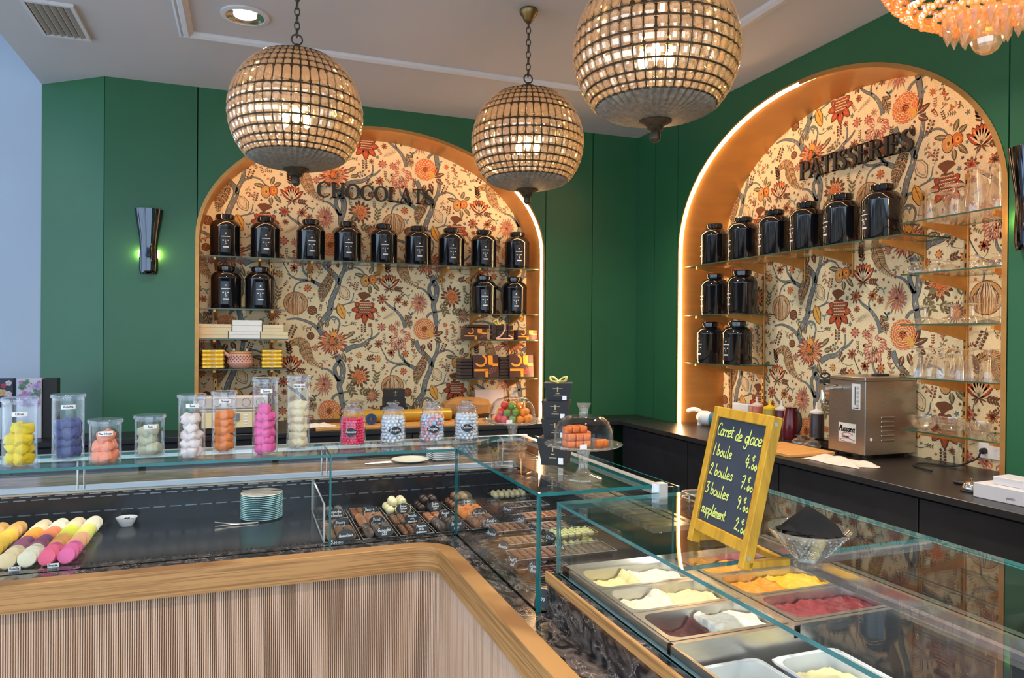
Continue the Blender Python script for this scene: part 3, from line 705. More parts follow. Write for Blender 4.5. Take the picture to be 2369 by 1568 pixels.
# scattered filling: every empty patch of the repeat gets a small twig, blossom or leaf pair
occ = set(); cell = .016
def okey(u, v):
    i = math.floor(u / .777); u2 = u - i * .777; v2 = (v - (.6725 if i % 2 else 0)) % 1.345
    return int(u2 / cell), int(v2 / cell)
for f in WP.f:
    P = [WP.v[k] for k in f]; cx = sum(p[0] for p in P) / len(P); cy = sum(p[1] for p in P) / len(P)
    for p in P: occ.add(okey(p[0], p[1])); occ.add(okey((p[0] + cx) / 2, (p[1] + cy) / 2))
    occ.add(okey(cx, cy))
WP.L = 3
def free(u, v, r_):
    n = int(r_ / cell) + 1
    return all(okey(u + i * cell, v + j * cell) not in occ for i in range(-n, n + 1) for j in range(-n, n + 1) if math.hypot(i, j) * cell <= r_)
for r_, tries in ((.040, 900), (.028, 1600), (.018, 2600)):
    for _ in range(tries):
        u, v = RW.uniform(0, .777), RW.uniform(0.6, 1.945)
        if not free(u, v, r_): continue
        a = RW.uniform(0, 2 * PI); kind = RW.randrange(4)
        if r_ > .03 and kind < 3:
            e = [(u + r_ * t_ * math.cos(a + .5 * t_), v + r_ * t_ * math.sin(a + .5 * t_)) for t_ in (-1, -.4, .3, 1)]
            WP.ribbon(e, .0045, .002, 'branchd')
            for q, (x, y) in enumerate(e[1:]):
                for sg in (-1, 1): WP.leaf(x, y, a + sg * .9, r_ * .62, r_ * .24, ('olive', 'brown', 'tan')[(q + kind) % 3], 'light', 0, 'darkb')
            for q in range(6): aa = a + q * 1.05; WP.petal(e[3][0], e[3][1], aa, r_ * .36, r_ * .2, ('red', 'orange', 'pink')[kind], 3)
            WP.disc(e[3][0], e[3][1], r_ * .09, 'yellow', 4, 6)
        elif r_ > .02 and kind != 3:
            WP.ribbon([(u - r_ * math.cos(a), v - r_ * math.sin(a)), (u + r_ * .2 * math.sin(a), v), (u + r_ * math.cos(a), v + r_ * math.sin(a))], .003, .0015, 'darkb')
            for q in range(4):
                f = -.8 + q * .5
                for sg in (-1, 1): WP.leaf(u + f * r_ * math.cos(a), v + f * r_ * math.sin(a), a + sg, r_ * .5, r_ * .2, ('brown', 'olive', 'red')[kind], None, 0, 'darkb')
        else:
            for q in range(5): WP.petal(u, v, a + q * 1.2566, r_ * .62, r_ * .34, 'darkb', 0); WP.petal(u, v, a + q * 1.2566, r_ * .55, r_ * .24, ('brown', 'orange', 'red', 'teal')[kind], 1)
        n = int(r_ / cell) + 1
        for i in range(-n, n + 1):
            for j in range(-n, n + 1):
                if math.hypot(i, j) * cell <= r_: occ.add(okey(u + i * cell, v + j * cell))

def wallpaper(name, parent, u0, u1, v0, v1, du, dv, mapf, rot):
    """repeat the motif (half-drop) over a rectangle that ends inside the niche"""
    V = []; F = []; MI = []
    cu = [min(p[0] for p in WP.v), max(p[0] for p in WP.v)]; cv = [min(p[1] for p in WP.v), max(p[1] for p in WP.v)]
    for i in range(-4, 5):
        for j in range(-3, 4):
            ou = i * 0.777 + du; ov = j * 1.345 + (0.6725 if i % 2 else 0) + dv
            if cu[0] + ou > u1 or cu[1] + ou < u0 or cv[0] + ov > v1 or cv[1] + ov < v0: continue
            for f, m in zip(WP.f, WP.m):
                P = [WP.v[k] for k in f]
                if any(not (u0 < p[0] + ou < u1 and v0 < p[1] + ov < v1) for p in P): continue
                o = len(V); V += [mapf(p[0] + ou, p[1] + ov, p[2]) for p in P]; F.append(tuple(range(o, o + len(P)))); MI.append(m)
    me = bpy.data.meshes.new(name); me.from_pydata(V, [], F)
    for m in wp_mats: me.materials.append(m)
    me.polygons.foreach_set('material_index', MI); me.update()
    o = link(name, me, parent); return o
b = MB(); b.box(-0.45, 2.45, YBB, YBB + 0.02, 0.8, 3.3); part('wallpaper', b, wp_bg, wall_back)
wallpaper('wallpaper_print', wall_back, -0.42, 2.42, 0.85, 3.26, 0, 0, lambda u, v, d: (u, YBB - 0.0003 - d, v), 0)
b = MB(); b.box(XRB, XRB + 0.02, 2.2, 5.03, 0.8, 3.3); part('wallpaper', b, wp_bg, wall_right)
wallpaper('wallpaper_print', wall_right, -5.0, -2.23, 0.85, 3.26, -4.62, -0.027, lambda u, v, d: (XRB - 0.0003 - d, -u, v), 0)
# ---------------------------------------------------------------- worktops and black cabinets along both walls
def cabinet_run(name, label, along, s0, s1, front, back, n, zt=ZW):
    """row of black base units; each unit is a thing with door and plinth"""
    for k in range(n):
        a = s0 + (s1 - s0) * k / n; c = s0 + (s1 - s0) * (k + 1) / n
        mid = (a + c) / 2
        t = thing('base_cabinet', label, 'cabinet', (mid, (front + back) / 2, 0) if along == 'x' else ((front + back) / 2, mid, 0), (0, 0, 0) if along == 'x' else (0, 0, -PI / 2), label)
        wv = (c - a) / 2; dv = abs(back - front) / 2
        b = MB(); b.box(-wv + .001, wv - .001, -dv + .03, dv, 0.1, zt - .032); part('body', b, blackm, t)
        b = MB(); b.rbox(-wv + .004, wv - .004, -dv + .010, -dv + .030, 0.11, zt - .045, .002); part('door', b, blackm, t)
        b = MB(); b.box(-wv + .001, wv - .001, -dv + .06, dv, 0, 0.1); part('plinth', b, blackm, t)
cabinet_run('base_cabinet', 'black handleless base cabinet under the CHOCOLATS wall counter', 'x', -2.2, 2.83, 5.235, YB - .012, 6)
cabinet_run('base_cabinet', 'black handleless base cabinet under the PÂTISSERIES wall counter', 'y', 0.6, 5.2, 2.87, XR - .012, 5)
b = MB(); b.rbox(-2.2, XR - 0.006, 5.20, YB - 0.006, ZW - .032, ZW, .002);
solo('worktop', b, blackm, 'long black worktop below the CHOCOLATS arch', 'worktop')
b = MB(); b.rbox(2.85, XR - 0.006, 0.6, 5.199, ZW - .032, ZW, .002);
solo('worktop', b, M('black_worktop_matt', (0.02, 0.019, 0.019), 0.32, var=.15), 'long black worktop below the PÂTISSERIES arch', 'worktop')

b = MB(); b.box(-0.335, 2.327, YB - 0.0055, YBB - .002, ZW - .03, ZW - .0001); part('niche_sill', b, blackm, wall_back)
b = MB(); b.box(XR - 0.0055, XRB - .002, 2.298, 4.928, ZW - .03, ZW - .0001); part('niche_sill', b, M('black_worktop_matt'), wall_right)
# ---------------------------------------------------------------- curved oak counter front
def l_path(off, y_end=0.35, x_end=-2.2, n=14):
    """counter outline offset from the corner centre; off = distance from the straight inner side"""
    cx, cy = 0.554, 2.402; r = 0.076 + off
    P = [(x_end, cy + r), (cx, cy + r)]
    for i in range(1, n): a = PI / 2 - PI / 2 * i / n; P.append((cx + r * math.cos(a), cy + r * math.sin(a)))
    return P + [(cx + r, cy), (cx + r, y_end)]
def sweep(b, prof, mi=0, sub=1):
    """prof = list of (off, z) swept along the counter outline"""
    rows = [[(x, y, z) for (x, y) in l_path(off)] for (off, z) in prof]; n = len(rows[0]); vs = [p for r_ in rows for p in r_]
    fs = [(j * n + i, j * n + i + 1, (j + 1) * n + i + 1, (j + 1) * n + i) for j in range(len(prof) - 1) for i in range(n - 1)]
    return b.add(vs, fs, mi)
ct = thing('counter_front', 'oak counter front with curved corner and finely fluted panel', 'counter', (0, 0, 0))
b = MB(); sweep(b, [(0.054, .84), (0.054, .860), (0.002, .860), (0, .858), (0, .776), (.014, .776)]); part('oak_ledge', b, oak, ct, smooth=40)
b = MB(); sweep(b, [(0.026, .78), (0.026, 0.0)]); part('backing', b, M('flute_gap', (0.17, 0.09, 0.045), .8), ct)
# flutes: half-round ribs along the whole outline
pts = l_path(0.020, n=40); dense = []; acc = 0.0; PITCH = 0.0064
for k in range(len(pts) - 1):
    p, q_ = Vector(pts[k]), Vector(pts[k + 1]); L = (q_ - p).length; d = (q_ - p) / L
    while acc <= L: dense.append((p + d * acc, d)); acc += PITCH
    acc -= L
vs = []; fs = []
for (p, d) in dense:
    n_ = Vector((-d.y, d.x))                      # towards the counter body
    h = PITCH * .40
    o = len(vs)
    for z in (.003, .777):
        for (s_, o_) in ((-h, 0.004), (-h * .62, -.0025), (h * .62, -.0025), (h, .004)):
            q_ = p + d * s_ + n_ * o_; vs.append((q_.x, q_.y, z))
    fs += [(o + i, o + i + 1, o + 5 + i, o + 4 + i) for i in range(3)]
b = MB(); b.add(vs, fs); part('flutes', b, oak_pale, ct, smooth=60, stuff=True)

# ---------------------------------------------------------------- chilled display case (L-shaped, glass)
ZG, ZL = 1.18, 0.856
dc = thing('display_case', 'L-shaped chilled glass display case on a dark marble ledge', 'display case', (0, 0, 0))
b = MB(); b.box(-2.2, .79, 2.532, 2.64, .80, ZL); b.box(.684, .79, .35, 2.532, .80, ZL); part('marble_ledge', b, marble, dc)
TG = 0.010
icedge = M('pale_glass_edge', (.06, .20, .20), .15, var=.2, vscale=15)
def pane_box(name, x0, x1, y0, y1, z0, z1, parent, thin, edge=None):
    """glass sheet whose narrow rim shows the green of the glass"""
    b = MB(); vs = [(x, y, z) for x in (x0, x1) for y in (y0, y1) for z in (z0, z1)]
    F = [((0, 1, 3, 2), 'x'), ((4, 6, 7, 5), 'x'), ((0, 4, 5, 1), 'y'), ((2, 3, 7, 6), 'y'), ((0, 2, 6, 4), 'z'), ((1, 5, 7, 3), 'z')]
    for f, a in F: b.add([vs[i] for i in f], [(0, 1, 2, 3)], 0 if a == thin else 1)
    return part(name, b, [pane, edge or paneside], parent, smooth=0)
pane_box('front_glass', -2.2, .276, 2.592, 2.592 + TG, ZL, ZG - TG, dc, 'y')
pane_box('front_glass', .280, .734, 2.592, 2.592 + TG, ZL, ZG - TG, dc, 'y')
b = MB(); b.box(.2752, .2818, 2.5902, 2.6035, ZL, ZG - TG); part('glass_joint', b, paneside, dc)
pane_box('front_glass', .735, .735 + TG, 1.795, 2.600, ZL, ZG - TG, dc, 'x')
pane_box('end_glass', .746, 1.16, 1.787, 1.787 + TG, ZL, ZG - TG, dc, 'y')
pane_box('top_glass', -2.2, .277, 2.590, 2.862, ZG - TG, ZG, dc, 'z')
def pane_poly(name, poly, z0, z1, parent):
    b = MB(); n = len(poly); vs = [(p[0], p[1], z0) for p in poly] + [(p[0], p[1], z1) for p in poly]
    b.add(vs, [tuple(range(n))[::-1], tuple(range(n, 2 * n))], 0); b.add(vs, [(i, (i + 1) % n, n + (i + 1) % n, n + i) for i in range(n)], 1)
    return part(name, b, [pane, paneside], parent, smooth=0)
pane_poly('top_glass', [(.279, 2.590), (.735, 2.590), (1.005, 2.862), (.279, 2.862)], ZG - TG, ZG, dc)
pane_poly('top_glass', [(.7365, 2.590), (.735, 1.785), (1.085, 1.785), (1.085, 2.862), (1.008, 2.862)], ZG - TG, ZG, dc)
for (x0, x1, y0, y1) in ((-2.2, 1.13, 2.863, 2.888), (1.086, 1.115, 1.785, 2.862)):
    b = MB(); b.rbox(x0, x1, y0, y1, ZG - .026, ZG + .001, .003); part('top_rail', b, alu, dc)
b = MB(); b.box(1.10, 1.128, 1.770, 1.80, ZG - .04, ZG + .004); part('rail_cap', b, alu, dc)
b = MB(); b.box(-2.2, 1.13, 2.889, 2.896, ZG - .005, ZG - .001); part('light_tube', b, M('case_tube', (1, 1, 1), .4, emit=(.95, .98, 1), estr=5.0), dc)
for x in (-1.4, -0.55, .275, 1.0):                       # supports between the rail and the service shelf
    for k in (0, 1):
        b = MB(); b.tube([(x + k * .02, 2.875, 1.055), (x + k * .02, 2.875, ZG - .025)], .0035, 6); part('post', b, steel, dc)
b = MB(); b.box(-2.2, 1.25, 2.60, 3.20, .825, .850); b.box(.745, 1.25, 1.80, 2.60, .825, .850); part('deck', b, blackgloss, dc)
b = MB(); b.box(-2.2, 1.23, 3.20, 3.215, .825, 1.055); part('rear_panel', b, blackgloss, dc)
b = MB(); b.box(1.235, 1.25, 1.80, 3.20, .825, 1.055); part('rear_panel', b, blackgloss, dc)
serv = M('service_shelf_stone', (0.20, 0.15, 0.12), 0.12, var=.5, vscale=9, stretch=(1, 6, 1))
b = MB(); b.rbox(-2.2, 1.25, 2.975, 3.22, 1.036, 1.052, .001); part('service_shelf', b, serv, dc)
b = MB(); b.rbox(-2.2, 1.10, 2.962, 2.975, 1.032, 1.0525, .002); part('shelf_edge', b, M('dull_aluminium', (.52, .55, .60), .5, metal=.5), dc)
b = MB(); b.rbox(-2.2, 1.10, 2.9635, 2.9755, 1.0235, 1.0315, .002); part('shelf_edge', b, M('beige_seal', (.55, .44, .32), .5), dc)
b = MB(); b.box(-2.2, 1.10, 2.985, 2.995, 1.030, 1.0355); part('light_tube', b, M('added_case_light', (1, 1, 1), .4, emit=(1, .93, .84), estr=22.0), dc)  # unseen strip, added to brighten the inside of the case
b = MB(); b.box(1.13, 1.14, 1.82, 2.94, 1.030, 1.0355); part('light_tube', b, M('added_case_light'), dc)  # likewise added, to brighten the side run
b = MB(); b.rbox(1.10, 1.235, 1.80, 2.96, 1.036, 1.052, .001); part('service_shelf', b, serv, dc)
pane_box('rear_glass', 1.20, 1.206, 1.83, 2.96, 1.052, ZG - .02, dc, 'x')
b = MB(); b.box(-2.2, 1.25, 3.18, 3.215, 0, .824); b.box(1.235, 1.25, 1.8, 3.18, 0, .824); part('base', b, blackm, dc)
slm = MB(); slm.rbox(-.021, .021, -.0015, .001, -.0022, .0022, .0006); slm = slm.mesh('slot', M('slot_edge_highlight', (.25, .26, .29), .3, metal=.8), 0)  # pale strips paint the highlights along the slot edges
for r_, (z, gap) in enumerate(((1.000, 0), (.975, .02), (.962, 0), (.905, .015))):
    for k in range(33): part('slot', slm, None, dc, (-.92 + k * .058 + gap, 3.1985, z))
vt = MB(); vt.box(-.0035, .0035, -.012, .012, 0, .0006); vt = vt.mesh('vent_hole', M('vent_hole_shade', (.003, .003, .004), .6), 0)  # black strips laid on the deck, painting the shade of open holes
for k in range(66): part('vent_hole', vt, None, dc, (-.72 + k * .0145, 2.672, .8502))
vs_ = MB(); vs_.box(-.055, .055, -.0028, .0028, 0, .004); vs_ = vs_.mesh('grille_bar', steel, 0)
for k in range(50): part('grille_bar', vs_, None, dc, (.845, 1.815 + k * .0145, .8464))
b = MB(); b.rbox(.747, .788, 1.80, 2.59, .8500, .8506, .0002); part('front_gutter', b, steel, dc)
pane_box('divider_glass', .262, .268, 2.66, 3.18, .8505, .99, dc, 'x', M('divider_edge', (.5, .55, .56), .2))

# ---------------------------------------------------------------- ice-cream case
ic = thing('ice_cream_case', 'glass-topped ice-cream case clad in dark veined marble', 'ice-cream case', (0, 0, 0))
IX0, IX1, IY0, IY1, IZ = .787, 1.452, .40, 1.778, 1.155
b = MB(); b.box(.762, .776, .38, 1.782, .30, .9415); b.box(.776, 1.47, 1.768, 1.782, .30, .9415); part('marble_front', b, marble, ic)
b = MB(); b.rbox(.756, .764, .38, 1.784, .942, .970, .001); part('oak_strip', b, oak, ic)
b = MB(); b.box(.7642, .7863, .38, 1.783, .9416, .962); part('marble_cap', b, marble, ic)
b = MB(); b.rbox(.7865, .806, .40, 1.778, .9425, .962, .002); part('sill', b, M('sky_reflection_sill', (.18, .32, .38), .25, metal=.5), ic)  # blue-grey colour stands for sky reflected low in the front glass
pane_box('front_glass', IX0, IX0 + .008, IY0, IY1, .962, IZ - .008, ic, 'x', icedge)
pane_box('end_glass', IX0 + .009, IX1, IY1 - .008, IY1, .962, IZ - .008, ic, 'y', icedge)
pane_box('top_glass', IX0, IX1, 1.196, IY1, IZ - .008, IZ, ic, 'z', icedge)
pane_box('top_glass', IX0, IX1, IY0, 1.194, IZ - .008, IZ, ic, 'z', icedge)
pane_box('rear_glass', IX1 - .008, IX1, IY0, IY1 - .01, 1.01, IZ - .009, ic, 'x', icedge)
b = MB(); b.rbox(1.07, IX1, 1.187, 1.201, IZ - .026, IZ - .0085, .003); part('glass_bar', b, M('dim_bar', (.22, .20, .22), .3, metal=.3), ic)
b = MB(); b.rbox(1.054, 1.064, IY0, 1.215, IZ - .024, IZ - .0085, .003); part('glass_bar', b, M('dim_bar', (.22, .20, .22), .3, metal=.3), ic)
b = MB(); b.box(.80, .8075, IY0, 1.765, .955, .984); b.box(1.43, 1.45, IY0, 1.765, .955, 1.01); b.box(1.108, 1.125, 1.24, 1.765, .955, .982)
b.box(.80, 1.45, 1.726, 1.766, .955, .984); b.box(.80, 1.45, 1.240, 1.252, .80, .984); part('steel_deck', b, steel, ic)
b = MB(); b.box(.776, 1.47, .38, 1.768, .70, .72); b.box(1.452, 1.47, .38, 1.768, .30, 1.01); part('tank', b, M('tank_grey', (.10, .10, .11), .4, metal=.4), ic)
# ---------------------------------------------------------------- crystal globe pendants
bulb_m = M('bulb_glow', (1, .7, .4), .4, emit=(1.0, .55, .22), estr=55.0)
def bead_mesh(tall):
    b = MB()
    if tall: b.rbox(-.5, .5, -.5, .5, -.5, .5, .22)
    else:
        vs = []
        for z, r in ((-.5, .30), (-.25, .5), (.25, .5), (.5, .30)):
            for k in range(8): a = PI / 8 + k * PI / 4; vs.append((r * 1.05 * math.cos(a), r * .9 * math.sin(a), z))
        fs = [(j * 8 + i, j * 8 + (i + 1) % 8, (j + 1) * 8 + (i + 1) % 8, (j + 1) * 8 + i) for j in range(3) for i in range(8)] + [tuple(range(8))[::-1], tuple(range(24, 32))]
        b.add(vs, fs)
    return b
BEAD = bead_mesh(False).mesh('crystal', crystal, 0); BAGUETTE = bead_mesh(True).mesh('crystal', crystal, 0)
LINK = MB(); LINK.tube([(0.011 * math.cos(a), 0, 0.020 * math.sin(a)) for a in [2 * PI * k / 14 for k in range(14)]], .0032, 6, closed=True); LINK = LINK.mesh('chain_link', bronze)
R = 0.295
ROWS = [(57, 49), (49, 41.5), (41.5, 34), (34, 27), (27, 10), (10, 1.5), (1.5, -7), (-7, -15.5), (-15.5, -24), (-24, -31.5), (-31.5, -37.8), (-37.8, -43)]
NM = 46
def pendant(loc, label, hook=False):
    t = thing('globe_pendant', label, 'pendant lamp', loc, (0, 0, 0), 'crystal globe pendants')
    d2c = Vector((CAM.x - loc[0], CAM.y - loc[1])); facing = math.atan2(d2c.y, d2c.x)
    fr = MB()                                               # wire cage
    for el in [57] + [r_[1] for r_ in ROWS]:
        a = math.radians(el); fr.tube([(R * math.cos(a) * math.cos(2 * PI * k / 46), R * math.cos(a) * math.sin(2 * PI * k / 46), R * math.sin(a)) for k in range(46)], .0042, 5, closed=True)
    for m in range(NM):
        az = 2 * PI * (m + .5) / NM
        fr.tube([(R * math.cos(math.radians(e)) * math.cos(az), R * math.cos(math.radians(e)) * math.sin(az), R * math.sin(math.radians(e))) for e in (57, 48, 39, 30, 21, 12, 3, -6, -15, -24, -33, -43)], .0021, 4)
    part('cage', fr, bronze, t)
    rest = MB()
    for ri, (e1, e0) in enumerate(ROWS):
        ec = math.radians((e1 + e0) / 2); hgt = 2 * R * math.sin(math.radians((e1 - e0) / 2)) * .86; wd = 2 * PI * R * math.cos(ec) / NM * .84; tall = ri == 4
        for m in range(NM):
            az = 2 * PI * m / NM; p = Vector((math.cos(ec) * math.cos(az), math.cos(ec) * math.sin(az), math.sin(ec))) * R
            da = abs((az - facing + PI) % (2 * PI) - PI)
            sc = (wd, min(wd, .018) if not tall else .012, hgt)
            M4 = Matrix.Translation(p) @ Euler((-ec, 0, 0)).to_matrix().to_4x4() if False else Matrix.Translation(p) @ (Matrix.Rotation(az + PI / 2, 4, 'Z') @ Matrix.Rotation(-ec, 4, 'X'))
            if da < math.radians(80 if ri not in (0, 1) else 66):
                o = link('crystal', BAGUETTE if tall else BEAD, t); o.matrix_local = M4 @ Matrix.Diagonal((sc[0], sc[1], sc[2], 1))
            else:
                rest.T = M4 @ Matrix.Diagonal((sc[0], sc[1], sc[2], 1)); bb = bead_mesh(tall); rest.add(bb.v, bb.f)
    part('crystals', rest, crystal, t, smooth=0, stuff=True)
    zb = R * math.sin(math.radians(-43)); rb = R * math.cos(math.radians(43))
    b = MB(); b.lathe([(rb, zb), (rb * .95, zb - .010), (rb * .80, zb - .026), (rb * .58, zb - .040), (rb * .38, zb - .048), (.05, zb - .052)], 184, wob=lambda a, z: .030 * math.cos(46 * a))
    part('fluted_base', b, M('pewter_beads', (.30, .27, .23), .42, metal=.65, var=.3, vscale=60, bump=.6, bscale=260), t, smooth=20)
    b = MB(); b.lathe([(.058, zb - .049), (.060, zb - .055), (.040, zb - .064), (.028, zb - .074), (.030, zb - .082), (.022, zb - .086), (.016, zb - .09), (.019, zb - .10), (.0185, zb - .118), (.010, zb - .128), (.0001, zb - .131)], 20)
    part('finial', b, bronze, t)
    zt = R * math.sin(math.radians(57)); b = MB(); b.lathe([(.172, zt - .006), (.168, zt + .004), (.12, zt + .020), (.07, zt + .034), (.055, zt + .040), (.045, zt + .052), (.014, zt + .058), (.010, zt + .075), (.0001, zt + .076)], 32)
    part('cap', b, bronze, t)
    b = MB(); rr = .024; b.tube([(rr * math.cos(2 * PI * k / 18), 0, zt + .095 + rr * math.sin(2 * PI * k / 18)) for k in range(18)], .0038, 6, closed=True); part('ring', b, bronze, t)
    z = zt + .126; k = 0; ztop = ZC - loc[2] - .075
    while z < ztop:
        link('chain_link', LINK, t, (0, 0, z), (0, 0, facing + (PI / 2 if k % 2 else 0.3))); z += .0325; k += 1
    b = MB(); b.lathe([(.0001, ztop - .004), (.012, ztop), (.026, ztop + .016), (.034, ztop + .034), (.048, ztop + .050), (.050, ztop + .066), (.045, ZC - loc[2] - .0008)], 24); part('canopy', b, M('aged_brass', (.20, .13, .05), .35, metal=.9, var=.2), t)
    b = MB(); b.tube([(0, 0, zt), (0, 0, .05)], .008, 8)
    for k in range(3): a = 2 * PI * k / 3 + facing; b.tube([(0, 0, .06), (.03 * math.cos(a), .03 * math.sin(a), .035), (.055 * math.cos(a), .055 * math.sin(a), .055)], .005, 6)
    part('lamp_holder', b, bronze, t)
    for k in range(3):
        a = 2 * PI * k / 3 + facing; b = MB(); b.sphere((.055 * math.cos(a), .055 * math.sin(a), -.02), .017, 10, 8, sz=2.2); part('bulb', b, bulb_m, t)
    return t
pendant((0.208, 3.465, 2.615), 'crystal globe pendant nearest the CHOCOLATS lettering\'s first letter')
pendant((1.409, 3.609, 2.640), 'crystal globe pendant with its round ceiling rose in view')
pendant((1.393, 2.291, 2.641), 'crystal globe pendant hanging in front of the wall corner')

# crystal chandelier at the ceiling, only its lower tiers in view
t = thing('crystal_chandelier', 'golden lit crystal chandelier with hanging prisms and a faceted ball', 'chandelier', (1.63, 1.215, 2.34))
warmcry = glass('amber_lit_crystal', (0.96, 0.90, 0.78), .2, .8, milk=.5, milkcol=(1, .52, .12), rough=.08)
b = MB(); rw = random.Random(5)
for j in range(11):
    th = math.radians(92 - j * 8.2); rr = .235 * math.sin(th); zz = .205 - .20 * math.cos(th) * 1.0
    n = max(6, int(2 * PI * rr / .0145))
    for k in range(n):
        a = 2 * PI * (k + .5 * (j % 2)) / n; b.sphere((rr * math.cos(a), rr * math.sin(a), zz + rw.uniform(-.004, .004)), .0085, 6, 4)
for j in range(8):
    n = 50
    for k in range(n): a = 2 * PI * (k + .5 * (j % 2)) / n; b.sphere((.24 * math.cos(a), .24 * math.sin(a), .225 + j * .016), .0085, 6, 4)
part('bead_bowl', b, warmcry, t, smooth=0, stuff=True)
b = MB(); b.lathe([(.245, .36), (.25, .37), (.245, .385), (.02, .40), (.012, .46), (.012, 1.0145)], 32); part('frame', b, M('gilt', (.6, .4, .12), .25, metal=1.0), t)
pr = MB(); pr.lathe([(.0001, -.075), (.009, -.055), (.011, -.03), (.008, -.004), (.0001, 0)], 6); prm = pr.mesh('prism', crystal, 0)
for k in range(16):
    a = 2 * PI * k / 16; part('prism', prm, None, t, (.078 * math.cos(a), .078 * math.sin(a), .048))
for k in range(8):
    a = 2 * PI * (k + .5) / 8; part('prism', prm, None, t, (.045 * math.cos(a), .045 * math.sin(a), .036))
b = MB(); b.sphere((.008, 0, -.032), .033, 12, 8); part('crystal_ball', b, crystal, t, smooth=0)
for k in range(4):
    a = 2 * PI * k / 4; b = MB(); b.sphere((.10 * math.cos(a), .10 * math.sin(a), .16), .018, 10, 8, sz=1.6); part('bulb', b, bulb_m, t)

# ---------------------------------------------------------------- wall sconces
chrome = M('smoked_chrome', (.33, .33, .36), .06, metal=1.0)
def sconce(loc, rotz, label):
    t = thing('wall_sconce', label, 'wall lamp', loc, (0, 0, rotz))
    b = MB(); b.rbox(-.045, .045, -.012, -.0045, -.21, -.03, .004); part('backplate', b, chrome, t)
    prof = [(.050, -.225), (.056, -.215), (.060, -.19), (.060, -.10), (.056, -.04), (.060, .02), (.072, .10), (.085, .18), (.0905, .225)]
    n = 14
    def shell(off, mi, b):
        vs = []
        for (r_, z) in prof:
            for k in range(n + 1):
                a = PI + PI * k / n; vs.append(((r_ + off) * math.cos(a), -.008 + (r_ * .82 + off) * math.sin(a) - .012, z))
        m = n + 1
        b.add(vs, [(j * m + i, j * m + i + 1, (j + 1) * m + i + 1, (j + 1) * m + i) for j in range(len(prof) - 1) for i in range(n)], mi)
    b = MB(); shell(0, 0, b); part('shade', b, M('smoked_mirror_glass', (.085, .09, .105), .05, metal=1.0), t, smooth=50)
    b = MB(); b.tube([(-.054, -.024, -.11), (-.054, -.024, -.06)], .007, 8); b.tube([(.054, -.024, -.11), (.054, -.024, -.06)], .007, 8)
    part('lamp', b, M('sconce_glow', (1, .7, .3), .4, emit=(1.0, .66, .16), estr=110.0), t)
    return t
pL = onY(345, 560, YB)
sconce((pL.x, YB - .0005, 2.236), 0, 'smoked chrome wall sconce glowing on the green panel left of the CHOCOLATS arch')
pR = onX(2372, 455, XR)
sconce((XR - .0005, onX(2372, 455, XR - .05).y, 2.22), -PI / 2, 'smoked chrome wall sconce on the green panel right of the PÂTISSERIES arch')

# ---------------------------------------------------------------- serif lettering
def vstroke(P, Wd, per=6):
    C_ = crom([(p[0], p[1], w_ * 1.28) for p, w_ in zip(P, Wd)], per); L = []; R_ = []
    for k, p in enumerate(C_):
        a = C_[max(k - 1, 0)]; c = C_[min(k + 1, len(C_) - 1)]; tt = Vector((c.x - a.x, c.y - a.y)).normalized(); n_ = Vector((-tt.y, tt.x)) * p.z / 2
        L.append((p.x + n_.x, p.y + n_.y)); R_.append((p.x - n_.x, p.y - n_.y))
    return [[L[k], L[k + 1], R_[k + 1], R_[k]] for k in range(len(L) - 1)]
def rect(x0, x1, y0, y1): return [[(x0, y0), (x1, y0), (x1, y1), (x0, y1)]]
def stemS(x, w_=.19, y0=0, y1=1): return rect(x, x + w_, y0, y1) + rect(x - .07, x + w_ + .07, y0, y0 + .05) + rect(x - .07, x + w_ + .07, y1 - .05, y1)
